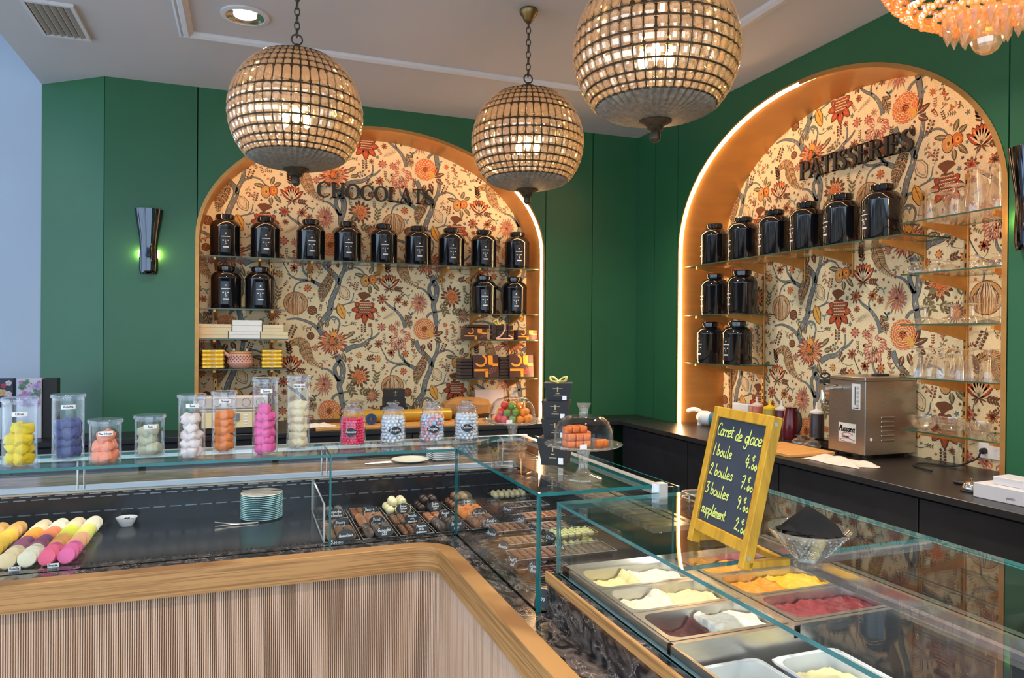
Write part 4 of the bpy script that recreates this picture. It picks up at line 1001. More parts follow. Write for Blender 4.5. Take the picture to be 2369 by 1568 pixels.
def serif(ch):
    if ch == 'C': return vstroke([(.78, .72), (.62, .93), (.40, .975), (.17, .80), (.11, .5), (.17, .2), (.42, .025), (.66, .09), (.82, .27)], [.05, .06, .07, .14, .17, .14, .07, .06, .05]) + rect(.76, .81, .68, .98), .88
    if ch == 'O': return vstroke([(.45, .975), (.20, .85), (.10, .5), (.20, .15), (.45, .025), (.70, .15), (.80, .5), (.70, .85), (.45, .975)], [.06, .12, .17, .12, .06, .12, .17, .12, .06]), .92
    if ch == 'H': return stemS(.08) + stemS(.62) + rect(.2, .65, .47, .54), .92
    if ch == 'L': return stemS(.08) + rect(.2, .64, 0, .055) + [[(.64, 0), (.68, .28), (.63, .28), (.56, .05)]], .72
    if ch in 'AÂ':
        r_ = [[(.04, 0), (.12, 0), (.44, .98), (.38, .98)], [(.36, 1.0), (.50, 1.0), (.83, 0), (.65, 0)]] + rect(.2, .62, .28, .34) + rect(-.03, .22, 0, .05) + rect(.55, .93, 0, .05)
        if ch == 'Â': r_ += [[(.20, 1.06), (.28, 1.06), (.44, 1.2), (.40, 1.25)], [(.40, 1.25), (.44, 1.2), (.58, 1.06), (.66, 1.06)]]
        return r_, .86
    if ch == 'T': return rect(.32, .48, 0, 1) + rect(.24, .56, 0, .05) + rect(.03, .77, .94, 1) + [[(.03, .95), (.03, .72), (.07, .72), (.14, .95)], [(.77, .95), (.77, .72), (.73, .72), (.66, .95)]], .80
    if ch == 'S': return vstroke([(.56, .76), (.44, .96), (.26, .965), (.12, .78), (.24, .57), (.44, .44), (.56, .24), (.40, .035), (.20, .04), (.08, .26)], [.05, .06, .09, .14, .16, .16, .14, .09, .06, .05]) + rect(.54, .585, .72, .98) + rect(.055, .10, .02, .30), .67
    if ch == 'P': return stemS(.08) + vstroke([(.2, .97), (.45, .96), (.62, .83), (.62, .62), (.45, .48), (.2, .47)], [.06, .07, .14, .14, .07, .06]), .74
    if ch == 'R': return stemS(.08) + vstroke([(.2, .97), (.43, .96), (.59, .84), (.59, .66), (.43, .53), (.2, .52)], [.06, .07, .14, .14, .07, .06]) + [[(.34, .53), (.50, .53), (.78, .0), (.60, 0)]] + rect(.6, .86, 0, .05), .84
    if ch == 'I': return stemS(.08), .33
    if ch == 'E': return stemS(.08) + rect(.2, .62, 0, .055) + rect(.2, .60, .945, 1) + rect(.2, .46, .48, .54) + [[(.64, 0), (.67, .25), (.62, .25), (.55, .05)], [(.60, 1), (.62, .76), (.57, .76), (.52, .95)]] + rect(.43, .47, .40, .62), .72
def lettering(name, text, label, p0, axis, zb, length, h, out):
    """letters stand proud of the wallpaper; axis = world direction of reading, out = direction towards the room"""
    ws = [serif(c)[1] for c in text]; k = length / (sum(ws) * h); x = 0
    rz = 0 if axis == 'x' else -PI / 2
    t = thing(name, label, 'sign', (p0[0], p0[1], zb), (0, 0, rz))
    for c, w_ in zip(text, ws):
        b = MB()
        for q in serif(c)[0]: b.prism([(px_ * h * k, py_ * h) for (px_, py_) in q], -.018, 0, axes='xz')
        part('letter', b, ink, t, (x, 0, 0), smooth=0); x += w_ * h * k
    for xx in (length * .2, length * .8):
        b = MB(); b.tube([(xx, 0.0, h * .5), (xx, .0185, h * .5)], .004, 6); part('spacer', b, ink, t)
a = onY(733, 455, YBB - .03); c = onY(1004, 473, YBB - .03)
lettering('lettering', 'CHOCOLATS', 'raised black serif letters reading CHOCOLATS on the wallpaper', (a.x, YBB - .0205), 'x', a.z, c.x - a.x, .124, None)
a = onX(1850, 418, XRB - .03); c = onX(2114, 353, XRB - .03)
lettering('lettering', 'PÂTISSERIES', 'raised black serif letters reading PÂTISSERIES on the wallpaper', (XRB - .0205, a.y), 'y', a.z, a.y - c.y, .124, None)

# ---------------------------------------------------------------- glass shelves on gold brackets, uprights
def shelf(kind, s0, s1, front, z, brk, label):
    """kind back: runs along x; right: runs along y (s = -y)"""
    back = (YBB if kind == 'back' else XRB) - .030
    t = thing('glass_shelf', label, 'shelf', ((s0 + s1) / 2, front, z) if kind == 'back' else (front, -(s0 + s1) / 2, z), (0, 0, 0 if kind == 'back' else -PI / 2))
    hw = (s1 - s0) / 2; dp = back - front
    pane_box('pane', -hw, hw, 0, dp, -.008, 0, t, 'z', shelfedge)
    for s in brk:
        x = s - (s0 + s1) / 2; b = MB()
        b.prism([(dp + .012, -.0085), (.04, -.0085), (.04, -.026), (dp * .75, -.062), (dp + .012, -.085)], x - .009, x + .009, axes='yz'); part('bracket', b, brass, t, smooth=0)
    return t
xs = lambda px, py=620: onY(px, py, YBB - .02).x
ys = lambda px, py=600: -onX(px, py, XRB - .02).y
shelf('back', -.333, 2.322, 5.66, 2.171, [xs(500), xs(600), xs(716), xs(875), xs(1020), xs(1090), xs(1182)], 'long top glass shelf under the CHOCOLATS letters')
shelf('back', -.333, .285, 5.66, 1.788, [xs(500), xs(628)], 'glass shelf with two tea canisters above the cream boxes')
shelf('back', -.333, .29, 5.66, 1.567, [xs(500), xs(628)], 'glass shelf carrying the flat cream and gold boxes')
shelf('back', -.333, .287, 5.66, 1.343, [xs(500), xs(628)], 'glass shelf carrying the pink teapot')
shelf('back', 1.70, 2.322, 5.66, 1.786, [xs(1090), xs(1182)], 'glass shelf with two tea canisters above the chocolate bars')
shelf('back', 1.65, 2.322, 5.66, 1.569, [xs(1090), xs(1182)], 'glass shelf carrying the bagged chocolate bars')
shelf('back', 1.64, 2.322, 5.66, 1.244, [xs(1090), xs(1182)], 'glass shelf carrying the brown patterned chocolate boxes')
shelf('right', -4.925, -2.89, 3.278, 2.165, [ys(1690), ys(1766), ys(1858), ys(1968), ys(2135)], 'long top glass shelf under the PÂTISSERIES letters')
shelf('right', -4.925, -4.29, 3.278, 1.778, [ys(1690), ys(1766)], 'upper short glass shelf with two tea canisters in the PÂTISSERIES niche')
shelf('right', -4.925, -4.29, 3.278, 1.405, [ys(1690), ys(1766)], 'lower short glass shelf with two tea canisters in the PÂTISSERIES niche')
for z, lab in ((2.222, 'glass shelf with upturned sundae goblets and tall beer glasses'), (1.948, 'glass shelf with upturned low crystal cups'), (1.681, 'glass shelf with upturned wide coupes'), (1.400, 'glass shelf with upturned ribbed flutes'), (1.124, 'lowest glass shelf with crystal bowls beside the steel machine')):
    shelf('right', -2.90, -2.312, 3.278, z, [ys(2233), -2.42], lab)
def upright(kind, s, z0, z1, label, grp):
    t = thing('shelf_upright', label, 'rail', (s, YBB - .0035, z0) if kind == 'back' else (XRB - .0035, -s, z0), (0, 0, 0 if kind == 'back' else -PI / 2), grp)
    b = MB(); b.rbox(-.011, .011, -.014, 0, 0, z1 - z0, .002); part('rail', b, brass, t)
    b = MB()
    n = int((z1 - z0) / .05)
    for k in range(n): b.box(-.0035, .0035, -.0148, -.0138, .02 + k * .05, .045 + k * .05)
    part('slots', b, dark, t, stuff=True, smooth=0)
for s in (500, 628): upright('back', xs(s), 1.0, 2.16, 'slotted gold upright behind the teapot shelves', 'uprights left in the CHOCOLATS niche')
for s in (1090, 1182): upright('back', xs(s), 1.0, 2.16, 'slotted gold upright behind the chocolate box shelves', 'uprights right in the CHOCOLATS niche')
for s in (716, 875, 1020): upright('back', xs(s), 2.03, 2.16, 'short gold upright holding the long CHOCOLATS shelf', 'short uprights in the CHOCOLATS niche')
for s in (1690, 1766): upright('right', ys(s), ZW + .001, 2.155, 'slotted gold upright behind the four low tea canisters', 'uprights left in the PÂTISSERIES niche')
for s in (1858, 1968): upright('right', ys(s), 2.0, 2.155, 'short gold upright holding the long PÂTISSERIES shelf', 'short uprights in the PÂTISSERIES niche')
upright('right', ys(2135), 1.93, 2.45, 'gold upright beside the upturned sundae goblets', None); upright('right', ys(2233), ZW + .001, 2.50, 'tall slotted gold upright behind the glassware shelves', None)
upright('right', -2.42, ZW + .001, 2.40, 'slotted gold upright next to the power socket', None)

# ---------------------------------------------------------------- tea canisters
tinm = M('black_enamel_tin', (.006, .006, .008), .09, coat=.6)
def canister_proto():
    t = link('tea_canister', None); r_ = .107
    b = MB(); b.lathe([(.0001, 0), (r_ * .97, 0), (r_, .005), (r_, .218), (r_ * 1.018, .222), (r_ * 1.018, .230), (r_ * .985, .238), (r_ * .90, .258), (r_ * .74, .273), (r_ * .60, .279), (r_ * .56, .282), (r_ * .56, .287), (.0001, .287)], 40); part('body', b, tinm, t)
    b = MB(); b.lathe([(r_ * .585, .2872), (r_ * .62, .289), (r_ * .62, .312), (r_ * .57, .319), (.0001, .320)], 32); part('lid', b, tinm, t)
    def patch(b, a0, a1, z0, z1, rr, n=6, mi=0):
        vs = []
        for k in range(n + 1):
            a = -PI / 2 + a0 + (a1 - a0) * k / n; vs += [(rr * math.cos(a), rr * math.sin(a), z0), (rr * math.cos(a), rr * math.sin(a), z1)]
        b.add(vs, [(2 * k, 2 * k + 2, 2 * k + 3, 2 * k + 1) for k in range(n)], mi)
    b = MB(); patch(b, -.32, .32, .03, .20, r_ + .0006, 8); lb = part('label', b, M('tin_label', (.012, .012, .016), .22), t)
    b = MB(); patch(b, -.27, .27, .143, .148, r_ + .0011); patch(b, -.16, .20, .064, .074, r_ + .0011)
    for (a, z, s) in ((-.16, .117, .05), (.0, .105, .03), (.0, .117, .02), (.16, .118, .045), (.0, .17, .05), (.02, .092, .025)): patch(b, a - s, a + s, z - .004, z + .004, r_ + .0011, 2)
    part('print', b, M('label_print', (.75, .75, .75), .5), lb)
    return t
CAN = canister_proto(); first = [True]
def canister(loc, rz, label, group):
    if first[0]:
        first[0] = False; o = CAN; o.location = loc; o.rotation_euler = (0, 0, rz); tag(o, label, 'canister', group); return o
    o = copy_tree(CAN); o.location = loc; o.rotation_euler = (0, 0, rz); tag(o, label, 'canister', group); return o
for k, px in enumerate((521, 614, 719, 804, 888, 967, 1044, 1119, 1196)):
    p = onY(px, 590, 5.80); canister((p.x, 5.80, 2.1713), .05 - .03 * k, 'glossy black tea canister on the long shelf under CHOCOLATS', 'tea canisters in a row of nine')
for px, s in ((523, 1.7883), (602, 1.7883)): canister((onY(px, 660, 5.79).x, 5.79, s), 0, 'glossy black tea canister above the cream boxes', 'tea canisters above the cream boxes')
for px, s in ((1119, 1.7863), (1190, 1.7863)): canister((onY(px, 680, 5.79).x, 5.79, s), -.2, 'glossy black tea canister above the bagged chocolate', 'tea canisters above the bagged chocolate')
for px in (1653, 1719, 1791, 1866, 1946, 2039): canister((3.415, onX(px, 560, 3.415).y, 2.1653), -PI / 2 - .25, 'glossy black tea canister on the long shelf under PÂTISSERIES', 'tea canisters in a row of six')
for px in (1653, 1717): canister((3.42, onX(px, 675, 3.42).y, 1.7783), -PI / 2 - .2, 'glossy black tea canister on the upper short shelf', 'tea canisters on the upper short shelf')
for px in (1642, 1705): canister((3.42, onX(px, 790, 3.42).y, 1.4053), -PI / 2 + .1, 'glossy black tea canister on the lower short shelf', 'tea canisters on the lower short shelf')
# ---------------------------------------------------------------- marshmallow canisters on the glass top
def jar_label(parent, text, r_, z, ang, w_=.042):
    b = MB(); n = 6; hh = .007
    vs = []
    for k in range(n + 1):
        a = -PI / 2 + ang + (k / n - .5) * w_ / r_; vs += [(r_ * math.cos(a), r_ * math.sin(a), z - hh), (r_ * math.cos(a), r_ * math.sin(a), z + hh)]
    b.add(vs, [(2 * k, 2 * k + 2, 2 * k + 3, 2 * k + 1) for k in range(n)])
    lb = part('label', b, paper, parent, smooth=0)
    b = MB(); h = .0075; tw = text_width(text, h); s = min(1, (w_ - .004) / tw)
    handwriting(b, text, -tw * s / 2, z - .003, h * s, .0011, y=0)
    vv = []
    for (x, y, zz) in b.v: a = -PI / 2 + ang + x / r_; vv.append(((r_ + .0007) * math.cos(a), (r_ + .0007) * math.sin(a), zz))
    b.v = vv; part('lettering', b, ink, lb, smooth=0)
def cube_mesh(s, seed, name, mat):
    """soft lopsided sugar-dusted cube"""
    rr = random.Random(seed); b = MB(); b.rbox(-s, s, -s, s, -s * .86, s * .86, s * .20)
    b.v = [(x * (1 + .10 * z / s) + rr.uniform(-.06, .06) * s, y * (1 - .08 * x / s) + rr.uniform(-.06, .06) * s, z + rr.uniform(-.06, .06) * s) for (x, y, z) in b.v]
    return b.mesh(name, mat, 60)
JARS = [  # x, y, radius, height, fill height, colour, text, colour word, label height
    (-.672, 2.672, .0475, .215, .122, (.80, .60, .010), 'Citron', 'yellow', .165),
    (-.560, 2.775, .0475, .215, .115, (.075, .105, .28), 'Violette', 'violet-blue', .175),
    (-.428, 2.640, .0470, .142, .082, (.88, .30, .17), 'Fleur d Oranger', 'salmon', .100),
    (-.312, 2.755, .0465, .140, .082, (.52, .55, .40), 'Anis', 'pale green', .103),
    (-.174, 2.668, .0430, .215, .132, (.80, .68, .64), 'Rose', 'pinkish white', .178),
    (-.075, 2.775, .0415, .216, .138, (.85, .26, .055), 'Orange', 'orange', .182),
    (.062, 2.680, .0430, .268, .155, (.80, .11, .36), 'Guava', 'bright pink', .222),
    (.180, 2.776, .0415, .270, .172, (.80, .70, .48), 'Noix de coco', 'cream', .232),
]
for ji, (x, y, r_, h, fill, col, txt, word, lz) in enumerate(JARS):
    z0 = ZG + .0008
    t = thing('storage_canister', 'tall clear canister of %s marshmallows labelled %s' % (word, txt.split()[0]) if h > .2 else 'short clear canister of %s marshmallows' % word, 'canister', (x, y, z0))
    b = MB(); b.lathe([(.0001, 0), (r_ * .96, 0), (r_, .003), (r_, h - .012), (r_ - .0022, h - .012), (r_ - .0022, .005), (.0001, .005)], 40, closed=True); part('body', b, jarglass, t)
    b = MB(); b.lathe([(.0001, h - .020), (r_ * .88, h - .020), (r_ * .92, h - .0125), (r_ * 1.09, h - .0115), (r_ * 1.10, h - .004), (r_ * 1.05, h), (r_ * .4, h + .001), (.0001, h)], 40); part('lid', b, glass('lid_glass', (.90, .92, .97), .10, .8, milk=.10, milkcol=(.8, .85, 1)), t)
    jar_label(t, txt, r_ + .0006, lz, .15 - (x + .3) * .22)
    mm = M('marshmallow_' + word, col, .8, var=.06, vscale=60, bump=.25, bscale=500, sss=.15)
    s = .0182 if r_ > .045 else .0165
    meshes = [cube_mesh(s, 10 * ji + q, 'marshmallow', mm) for q in range(3)]
    # settle cubes in rings of layers inside the canister
    rr = random.Random(100 + ji); zl = s * 1.0 + .0052; lay = 0; rin = r_ - .0028
    while zl < fill + .004:
        n = 5 if lay % 2 == 0 else 4; ring = rin - s * 1.40
        top = zl + 2 * s > fill
        for k in range(n):
            if top and rr.random() < .30: continue
            a = 2 * PI * k / n + lay * .62 + rr.uniform(-.12, .12); q = ring * rr.uniform(.93, 1.0)
            o = link('marshmallow', meshes[rr.randrange(3)], None, (x + q * math.cos(a), y + q * math.sin(a), z0 + zl + rr.uniform(-.0015, .0015)), (rr.uniform(-.8, .8), rr.uniform(-.8, .8), rr.uniform(0, 3)))
            tag(o, '%s marshmallow cube inside its clear canister' % word, 'marshmallow', word + ' marshmallows')
        if n == 5 or lay % 2:
            o = link('marshmallow', meshes[lay % 3], None, (x, y, z0 + zl + .003), (rr.uniform(-.5, .5), .3, rr.uniform(0, 3))); tag(o, '%s marshmallow cube inside its clear canister' % word, 'marshmallow', word + ' marshmallows')
        zl += s * 1.62; lay += 1

# ---------------------------------------------------------------- apothecary jars of sugared sweets
SW = MB(); SW.sphere((0, 0, 0), 1, 8, 6, 1.0, .78, .55)
SWS = MB(); SWS.sphere((0, 0, 0), 1, 7, 5, .9, .85, .8)
JJ = [(816, (.80, .028, .115), ['rose-red'], 'bright pink sugared nuts', SWS, .0068, 'Amandes'),
      (909, (.72, .74, .78), ['white'], 'white sugared almonds', SW, .0098, 'Dragées'),
      (999, (.70, .74, .80), ['pastel'], 'white, pink and blue sugared almonds', SW, .0098, 'Dragées'),
      (1079, (.74, .76, .80), ['white'], 'white sugared almonds', SW, .0098, 'Cailloux')]
sticker = M('chalk_sticker', (.018, .02, .026), .5)
for ji, (px, col, wd_, desc, pm, s, txt) in enumerate(JJ):
    p = onZ(px, 1024, ZG); x, y, z0 = p.x, 2.775, ZG + .0008; x = onY(px, 1000, 2.775).x
    lab = ['apothecary jar packed with bright pink sugared nuts', 'apothecary jar of plain white sugared almonds beside the pink one', 'apothecary jar of mixed white, pink and blue sugared almonds', 'apothecary jar of white pebble sweets next to the cake stand of marzipan fruit'][ji]
    t = thing('sweet_jar', lab, 'jar', (x, y, z0)); r_ = .0485
    b = MB(); b.lathe([(.0001, 0), (r_ * .93, 0), (r_, .008), (r_, .094), (r_ * .93, .108), (r_ * .80, .115), (r_ * .80, .124), (r_ * .86, .128), (r_ * .86, .132), (r_ * .76, .132), (r_ * .76, .116), (r_ * .9, .106), (r_ - .003, .093), (r_ - .003, .010), (.0001, .006)], 36, closed=True); part('body', b, jarglass, t)
    b = MB(); b.lathe([(.0001, .128), (r_ * .72, .128), (r_ * .74, .1325), (r_ * .82, .134), (r_ * .82, .139), (r_ * .5, .144), (r_ * .34, .147), (r_ * .40, .150), (r_ * .52, .155), (r_ * .50, .160), (.0001, .162)], 28); part('lid', b, glass('lid_glass'), t)
    n = 10; b = MB(); poly = []
    for k in range(28):
        a = 2 * PI * k / 28; q = 1 + .09 * math.cos(4 * a); poly.append((.0235 * q * math.cos(a), .0145 * q * math.sin(a)))
    ang = -.28 if ji == 0 else .12 - ji * .12
    def wrapv(u, v, rr_): a = -PI / 2 + ang + u / rr_; return (rr_ * math.cos(a), rr_ * math.sin(a), .056 + v)
    vs = [wrapv(0, 0, r_ + .0008)] + [wrapv(u, v, r_ + .0008) for (u, v) in poly]
    b.add(vs, [(0, 1 + k, 1 + (k + 1) % 28) for k in range(28)]); st = part('sticker', b, sticker, t, smooth=0)
    b = MB(); tw = text_width(txt, .010); k_ = min(1, .040 / tw); handwriting(b, txt, -tw * k_ / 2, -.002, .010 * k_, .0011, slant=.15)
    b.v = [wrapv(x_, z_, r_ + .0015) for (x_, y_, z_) in b.v]; part('lettering', b, paper, st, smooth=0)
    # sweets: the layer against the glass one by one, the hidden core as a heap
    rr = random.Random(50 + ji)
    cols = [col] * 6 if ji != 2 else [col, col, (.80, .30, .33), (.30, .58, .80), col, (.78, .45, .48)]
    ms = [pm.mesh('sweet', M('sugar_%d_%d' % (ji, q if ji == 2 else 0), c_, .35, var=.05), 60) for q, c_ in enumerate(cols)]
    rin = r_ - .0036; zl = .0105 + s * .5
    cnt = 0; gap = s * (1.25 if ji else 1.45)
    while zl < .104:
        rr_in = rin if zl < .094 else rin * .93
        n = int(2 * PI * (rr_in - s * .75) / (s * 1.62)); 
        for k in range(n):
            a = 2 * PI * (k + .5 * (cnt % 2)) / n + rr.uniform(-.06, .06)
            if math.sin(a) > .45: continue                # the far side is left to the core heap
            q = rr_in - s * .80
            o = link('sweet', ms[rr.randrange(6)], None, (x + q * math.cos(a), y + q * math.sin(a), z0 + zl + rr.uniform(-.001, .001)), (rr.uniform(-1.4, 1.4), rr.uniform(-.5, .5), a + rr.uniform(-.6, .6)), (s, s, s))
            tag(o, desc.replace('sugared', 'sugar-coated') + ' piece behind the jar glass', 'sweet', 'sweets: ' + desc)
        zl += gap; cnt += 1
    b = MB(); b.lathe([(.0001, .009), (rin - s * 1.5, .009), (rin - s * 1.5, .098), (.0001, .106)], 14)
    zl = .014
    while zl < .104:
        n = int(2 * PI * (rin - s) / (s * 1.5))
        for k in range(n):
            a = 2 * PI * k / n
            if math.sin(a) <= .45: continue
            b.sphere(((rin - s * .9) * math.cos(a), (rin - s * .9) * math.sin(a), zl), s * .8, 6, 4)
        zl += gap * 1.2
    o = part('sweets_heap', b, M('sugar_%d_0' % ji), None, (x, y, z0)); o['kind'] = 'stuff'; tag(o, 'inner heap of ' + desc + ' filling the jar', 'sweets')

# ---------------------------------------------------------------- glass cake stands with domes
def cake_stand(x, y, label, price):
    z0 = ZG + .0008; t = thing('cake_stand', label, 'cake stand', (x, y, z0))
    fl = lambda a, z: .05 * math.cos(10 * a) if .012 < z < .085 else 0
    b = MB(); b.lathe([(.0001, 0), (.054, 0), (.056, .003), (.055, .007), (.040, .012), (.022, .020), (.0145, .032), (.013, .050), (.016, .068), (.020, .082), (.016, .092), (.014, .0945), (.0001, .0945)], 40, wob=fl); part('foot', b, thinglass, t)
    b = MB(); n = 48; b.lathe([(.0001, .095), (.094, .0965), (.108, .101), (.113, .104), (.113, .107), (.106, .105), (.092, .1005), (.0001, .0995)], n, wob=lambda a, z: .02 * math.cos(24 * a) if z > .1 else 0); part('plate', b, thinglass, t)
    prof = [(.088, .1015), (.087, .125), (.083, .150), (.074, .170), (.058, .184), (.035, .190), (.012, .1915)]
    b = MB(); b.lathe_open(prof + [(r_ - .0022, z - .0015) for r_, z in prof[::-1]], 40); dm = part('dome', b, glass('dome_glass', (.985, .985, .985), .012, .85), t)
    b = MB(); b.lathe([(.0001, .1916), (.012, .1916), (.0135, .196), (.012, .202), (.017, .214), (.021, .2235), (.021, .2255), (.0001, .2255)], 20, wob=lambda a, z: .06 * math.cos(8 * a)); part('knob', b, thinglass, dm)
    b = MB(); b.box(-.085, -.060, -.0862, -.0856, .106, .119); part('price_tag', b, paper, t, rot=(0, 0, .25))
    return t, z0 + .0998
x1, y1 = onY(1185, 1030, 2.53).x, 2.53
_, zp = cake_stand(x1, y1, 'domed glass cake stand piled with marzipan fruit', '')
fm = [M('marzipan_' + n, c, .42, var=.25, vscale=30) for n, c in (('red', (.62, .035, .02)), ('orange', (.80, .24, .02)), ('green', (.14, .26, .03)), ('apricot', (.80, .34, .10)), ('yellow', (.78, .42, .03)))]
fw_ = ['red', 'orange', 'green', 'apricot', 'yellow']
FR = MB(); FR.lathe([(.0001, -.0135), (.008, -.0125), (.0135, -.004), (.0142, .003), (.011, .010), (.004, .0125), (.0001, .011)], 12)
fmesh = [FR.mesh('marzipan_fruit', m) for m in fm]; rr = random.Random(4)
def fruit(px, py, pz, k):
    tag(link('marzipan_fruit', fmesh[k], None, (px, py, pz), (rr.uniform(-.4, .4), rr.uniform(-.4, .4), rr.uniform(0, 6))), '%s marzipan fruit under the glass dome' % fw_[k], 'marzipan fruit', fw_[k] + ' marzipan fruit')
for (n, q, z, ph) in ((13, .063, .0142, 0), (7, .034, .0142, .3), (1, 0, .0142, 0), (10, .050, .0385, .2), (4, .020, .0385, 0), (6, .034, .0620, .1), (1, 0, .064, 0)):
    for k in range(n):
        a = 2 * PI * k / n + ph; c_ = a % (2 * PI)
        kk = 0 if 3.0 < c_ < 3.9 else (2 if 3.9 <= c_ < 4.7 else (1 if 4.7 <= c_ < 5.5 else (3 if 5.5 <= c_ < 6.0 else rr.randrange(5))))
        if rr.random() < .18: kk = rr.randrange(5)
        fruit(x1 + q * math.cos(a), y1 + q * math.sin(a), zp + z, kk)
x2, y2 = onY(1349, 1105, 1.915).x, 1.915
_, zp = cake_stand(x2, y2, 'domed glass cake stand with amber jelly squares', '')
jm = M('amber_jelly', (.66, .15, .015), .35, var=.3, vscale=80, bump=.5, bscale=700); CU = MB(); CU.rbox(-.0115, .0115, -.0115, .0115, -.0095, .0095, .002); CU = CU.mesh('jelly_square', jm, 60)
rr = random.Random(9)
for (ix, iy, n) in ((-2, -1, 2), (-1, -1, 2), (0, -1, 2), (-2, 0, 3), (-1, 0, 3), (0, 0, 3), (-1, 1, 3), (0, 1, 3), (1, 1, 2), (1.6, -1.3, 1), (2.3, -1.2, 1)):
    for k in range(n): tag(link('jelly_square', CU, None, (x2 - .004 + ix * .0242, y2 + iy * .0245, zp + .0097 + k * .0192), (0, 0, rr.uniform(-.05, .05))), 'amber sugared jelly square under the glass dome', 'jelly', 'jelly squares on the cake stand')

# ---------------------------------------------------------------- stacks of black boxes
cardblk = M('black_card', (.016, .016, .018), .55, var=.1)
goldink = M('gold_print', (.55, .45, .25), .4, metal=.5)
def taper_box(name, label, loc, wb, wt, db, dt, h, rz, group=None, sticker_=True):
    t = thing(name, label, 'box', loc, (0, 0, rz), group)
    vs = [(-wb, -db, 0), (wb, -db, 0), (wb, db, 0), (-wb, db, 0), (-wt, -dt, h), (wt, -dt, h), (wt, dt, h), (-wt, dt, h)]
    b = MB(); b.add(vs, [(3, 2, 1, 0), (4, 5, 6, 7), (0, 1, 5, 4), (1, 2, 6, 5), (2, 3, 7, 6), (3, 0, 4, 7)]); part('body', b, cardblk, t, smooth=0)
    b = MB(); sl_ = (dt - db) / h
    def pt(u, z): return (u, -(db + sl_ * z) - .0006, z)
    for (u0, u1, a, c) in ((-.002, .002, .52, .80), (-.016, .016, .70, .725), (-.006, .006, .40, .44), (-.012, .012, .27, .30)): b.add([pt(u0, a * h), pt(u1, a * h), pt(u1, c * h), pt(u0, c * h)], [(0, 1, 2, 3)])
    part('emblem', b, goldink, t, smooth=0)
    if sticker_:
        b = MB(); b.add([pt(wb * .45, .05 * h), pt(wb * .85, .05 * h), pt(wb * .85, .30 * h), pt(wb * .45, .30 * h)], [(0, 1, 2, 3)]); part('price_sticker', b, paper, t, smooth=0)
    return t
bx, by = .965, 2.185; z = ZG + .0008; ht = (.088, .062, .058, .058); ws = ((.040, .052), (.036, .046), (.036, .045), (.034, .046))
for k in range(4):
    lab = ['large black tapered gift box at the bottom of the four-box stack', 'black gift box second from the bottom of the stack', 'black gift box third from the bottom of the stack', 'black gift box on top of the stack, tied with a gilt ribbon'][k]
    t = taper_box('gift_box', lab, (bx - (.004, 0, .002, -.004)[k], by, z), ws[k][0], ws[k][1], ws[k][0], ws[k][1], ht[k], -.62 + .05 * k)
    if k == 3:
        rib = M('gilt_ribbon', (.62, .52, .16), .3, metal=.4); b = MB()
        for s in (-1, 1): b.tube(crom([(0, 0, ht[k] + .002), (s * .012, .006, ht[k] + .014), (s * .026, .002, ht[k] + .018), (s * .022, -.006, ht[k] + .006), (0, 0, ht[k] + .002)], 5), .0042, 5)
        b.box(-.003, .003, -ws[k][1], ws[k][1], ht[k] + .0002, ht[k] + .0012); part('ribbon', b, rib, t)
    z += ht[k] + .0004

# ---------------------------------------------------------------- on and in the glass case: plates, cutlery
china = M('pale_china', (.74, .76, .66), .25); bluech = M('turquoise_china', (.36, .62, .66), .3, var=.08)
p = onZ(955, 1071, 1.0535); b = MB(); b.lathe([(.0001, 0), (.045, 0), (.050, .003), (.080, .010), (.082, .012), (.078, .012), (.048, .005), (.0001, .004)], 40); solo('serving_plate', b, china, 'pale round serving plate lying on the service shelf', 'plate', (p.x, 3.09, 1.0525))
p = onZ(1030, 1066, 1.0535)
for k in range(5):
    b = MB(); vs = []
    for (s, z) in ((.040, 0), (.058, .010), (.057, .0115), (.040, .003)):
        vs += [(-s, -s, z), (s, -s, z), (s, s, z), (-s, s, z)]
    b.add(vs, [(3, 2, 1, 0)] + [(j * 4 + i, j * 4 + (i + 1) % 4, j * 4 + 4 + (i + 1) % 4, j * 4 + 4 + i) for j in range(3) for i in range(4)] + [(12, 13, 14, 15)])
    solo('square_plate', b, M('white_china', (.75, .77, .78), .2), 'square white plate in the stack on the service shelf', 'plate', (p.x, 3.10, 1.0525 + k * .0085), (0, 0, .05), 'square plates on the service shelf', smooth=0)
p = onZ(880, 1075, 1.055); tg = thing('serving_tongs', 'steel serving tongs lying beside the pale round plate', 'tongs', (p.x, 3.06, 1.0535), (0, 0, .1))
for s in (-1, 1):
    b = MB(); b.tube([(-.06, 0, .004), (0, s * .008, .006), (.055, s * .012, .005)], .0035, 6); part('arm', b, steel, tg)
px0 = onZ(605, 1192, .851)
for k in range(14):
    b = MB(); r_ = .0815; b.lathe([(.0001, 0), (r_ * .62, 0), (r_ * .70, .002), (r_ * .95, .0052), (r_, .0066), (r_ * .995, .0082), (r_ * .97, .0082), (r_ * .68, .0045), (.0001, .003)], 40)
    me = solo('dessert_plate', b, [bluech], 'turquoise rimmed plate in the tall stack inside the case', 'plate', (px0.x, 3.115, .8505 + k * .0074), (0, 0, k), 'turquoise plates in the case') if k < 13 else solo('dessert_plate', b, [M('cream_china', (.80, .76, .66), .2)], 'cream patterned plate topping the turquoise stack', 'plate', (px0.x, 3.115, .8505 + k * .0074))
def spoon(name, label, loc, rot, ln=.15):
    t = thing(name, label, 'cutlery', loc, rot)
    b = MB(); b.tube([(-ln / 2, 0, .004), (0, 0, .003), (ln * .3, 0, .003)], .0022, 6); part('handle', b, steel, t)
    b = MB(); b.sphere((ln * .42, 0, .003), .014, 10, 6, 1.7, 1, .18); part('bowl', b, steel, t)
spoon('serving_spoon', 'steel spoon resting across the turquoise plate stack', (px0.x - .005, 3.10, .9615), (0, -.05, -.5), .16)
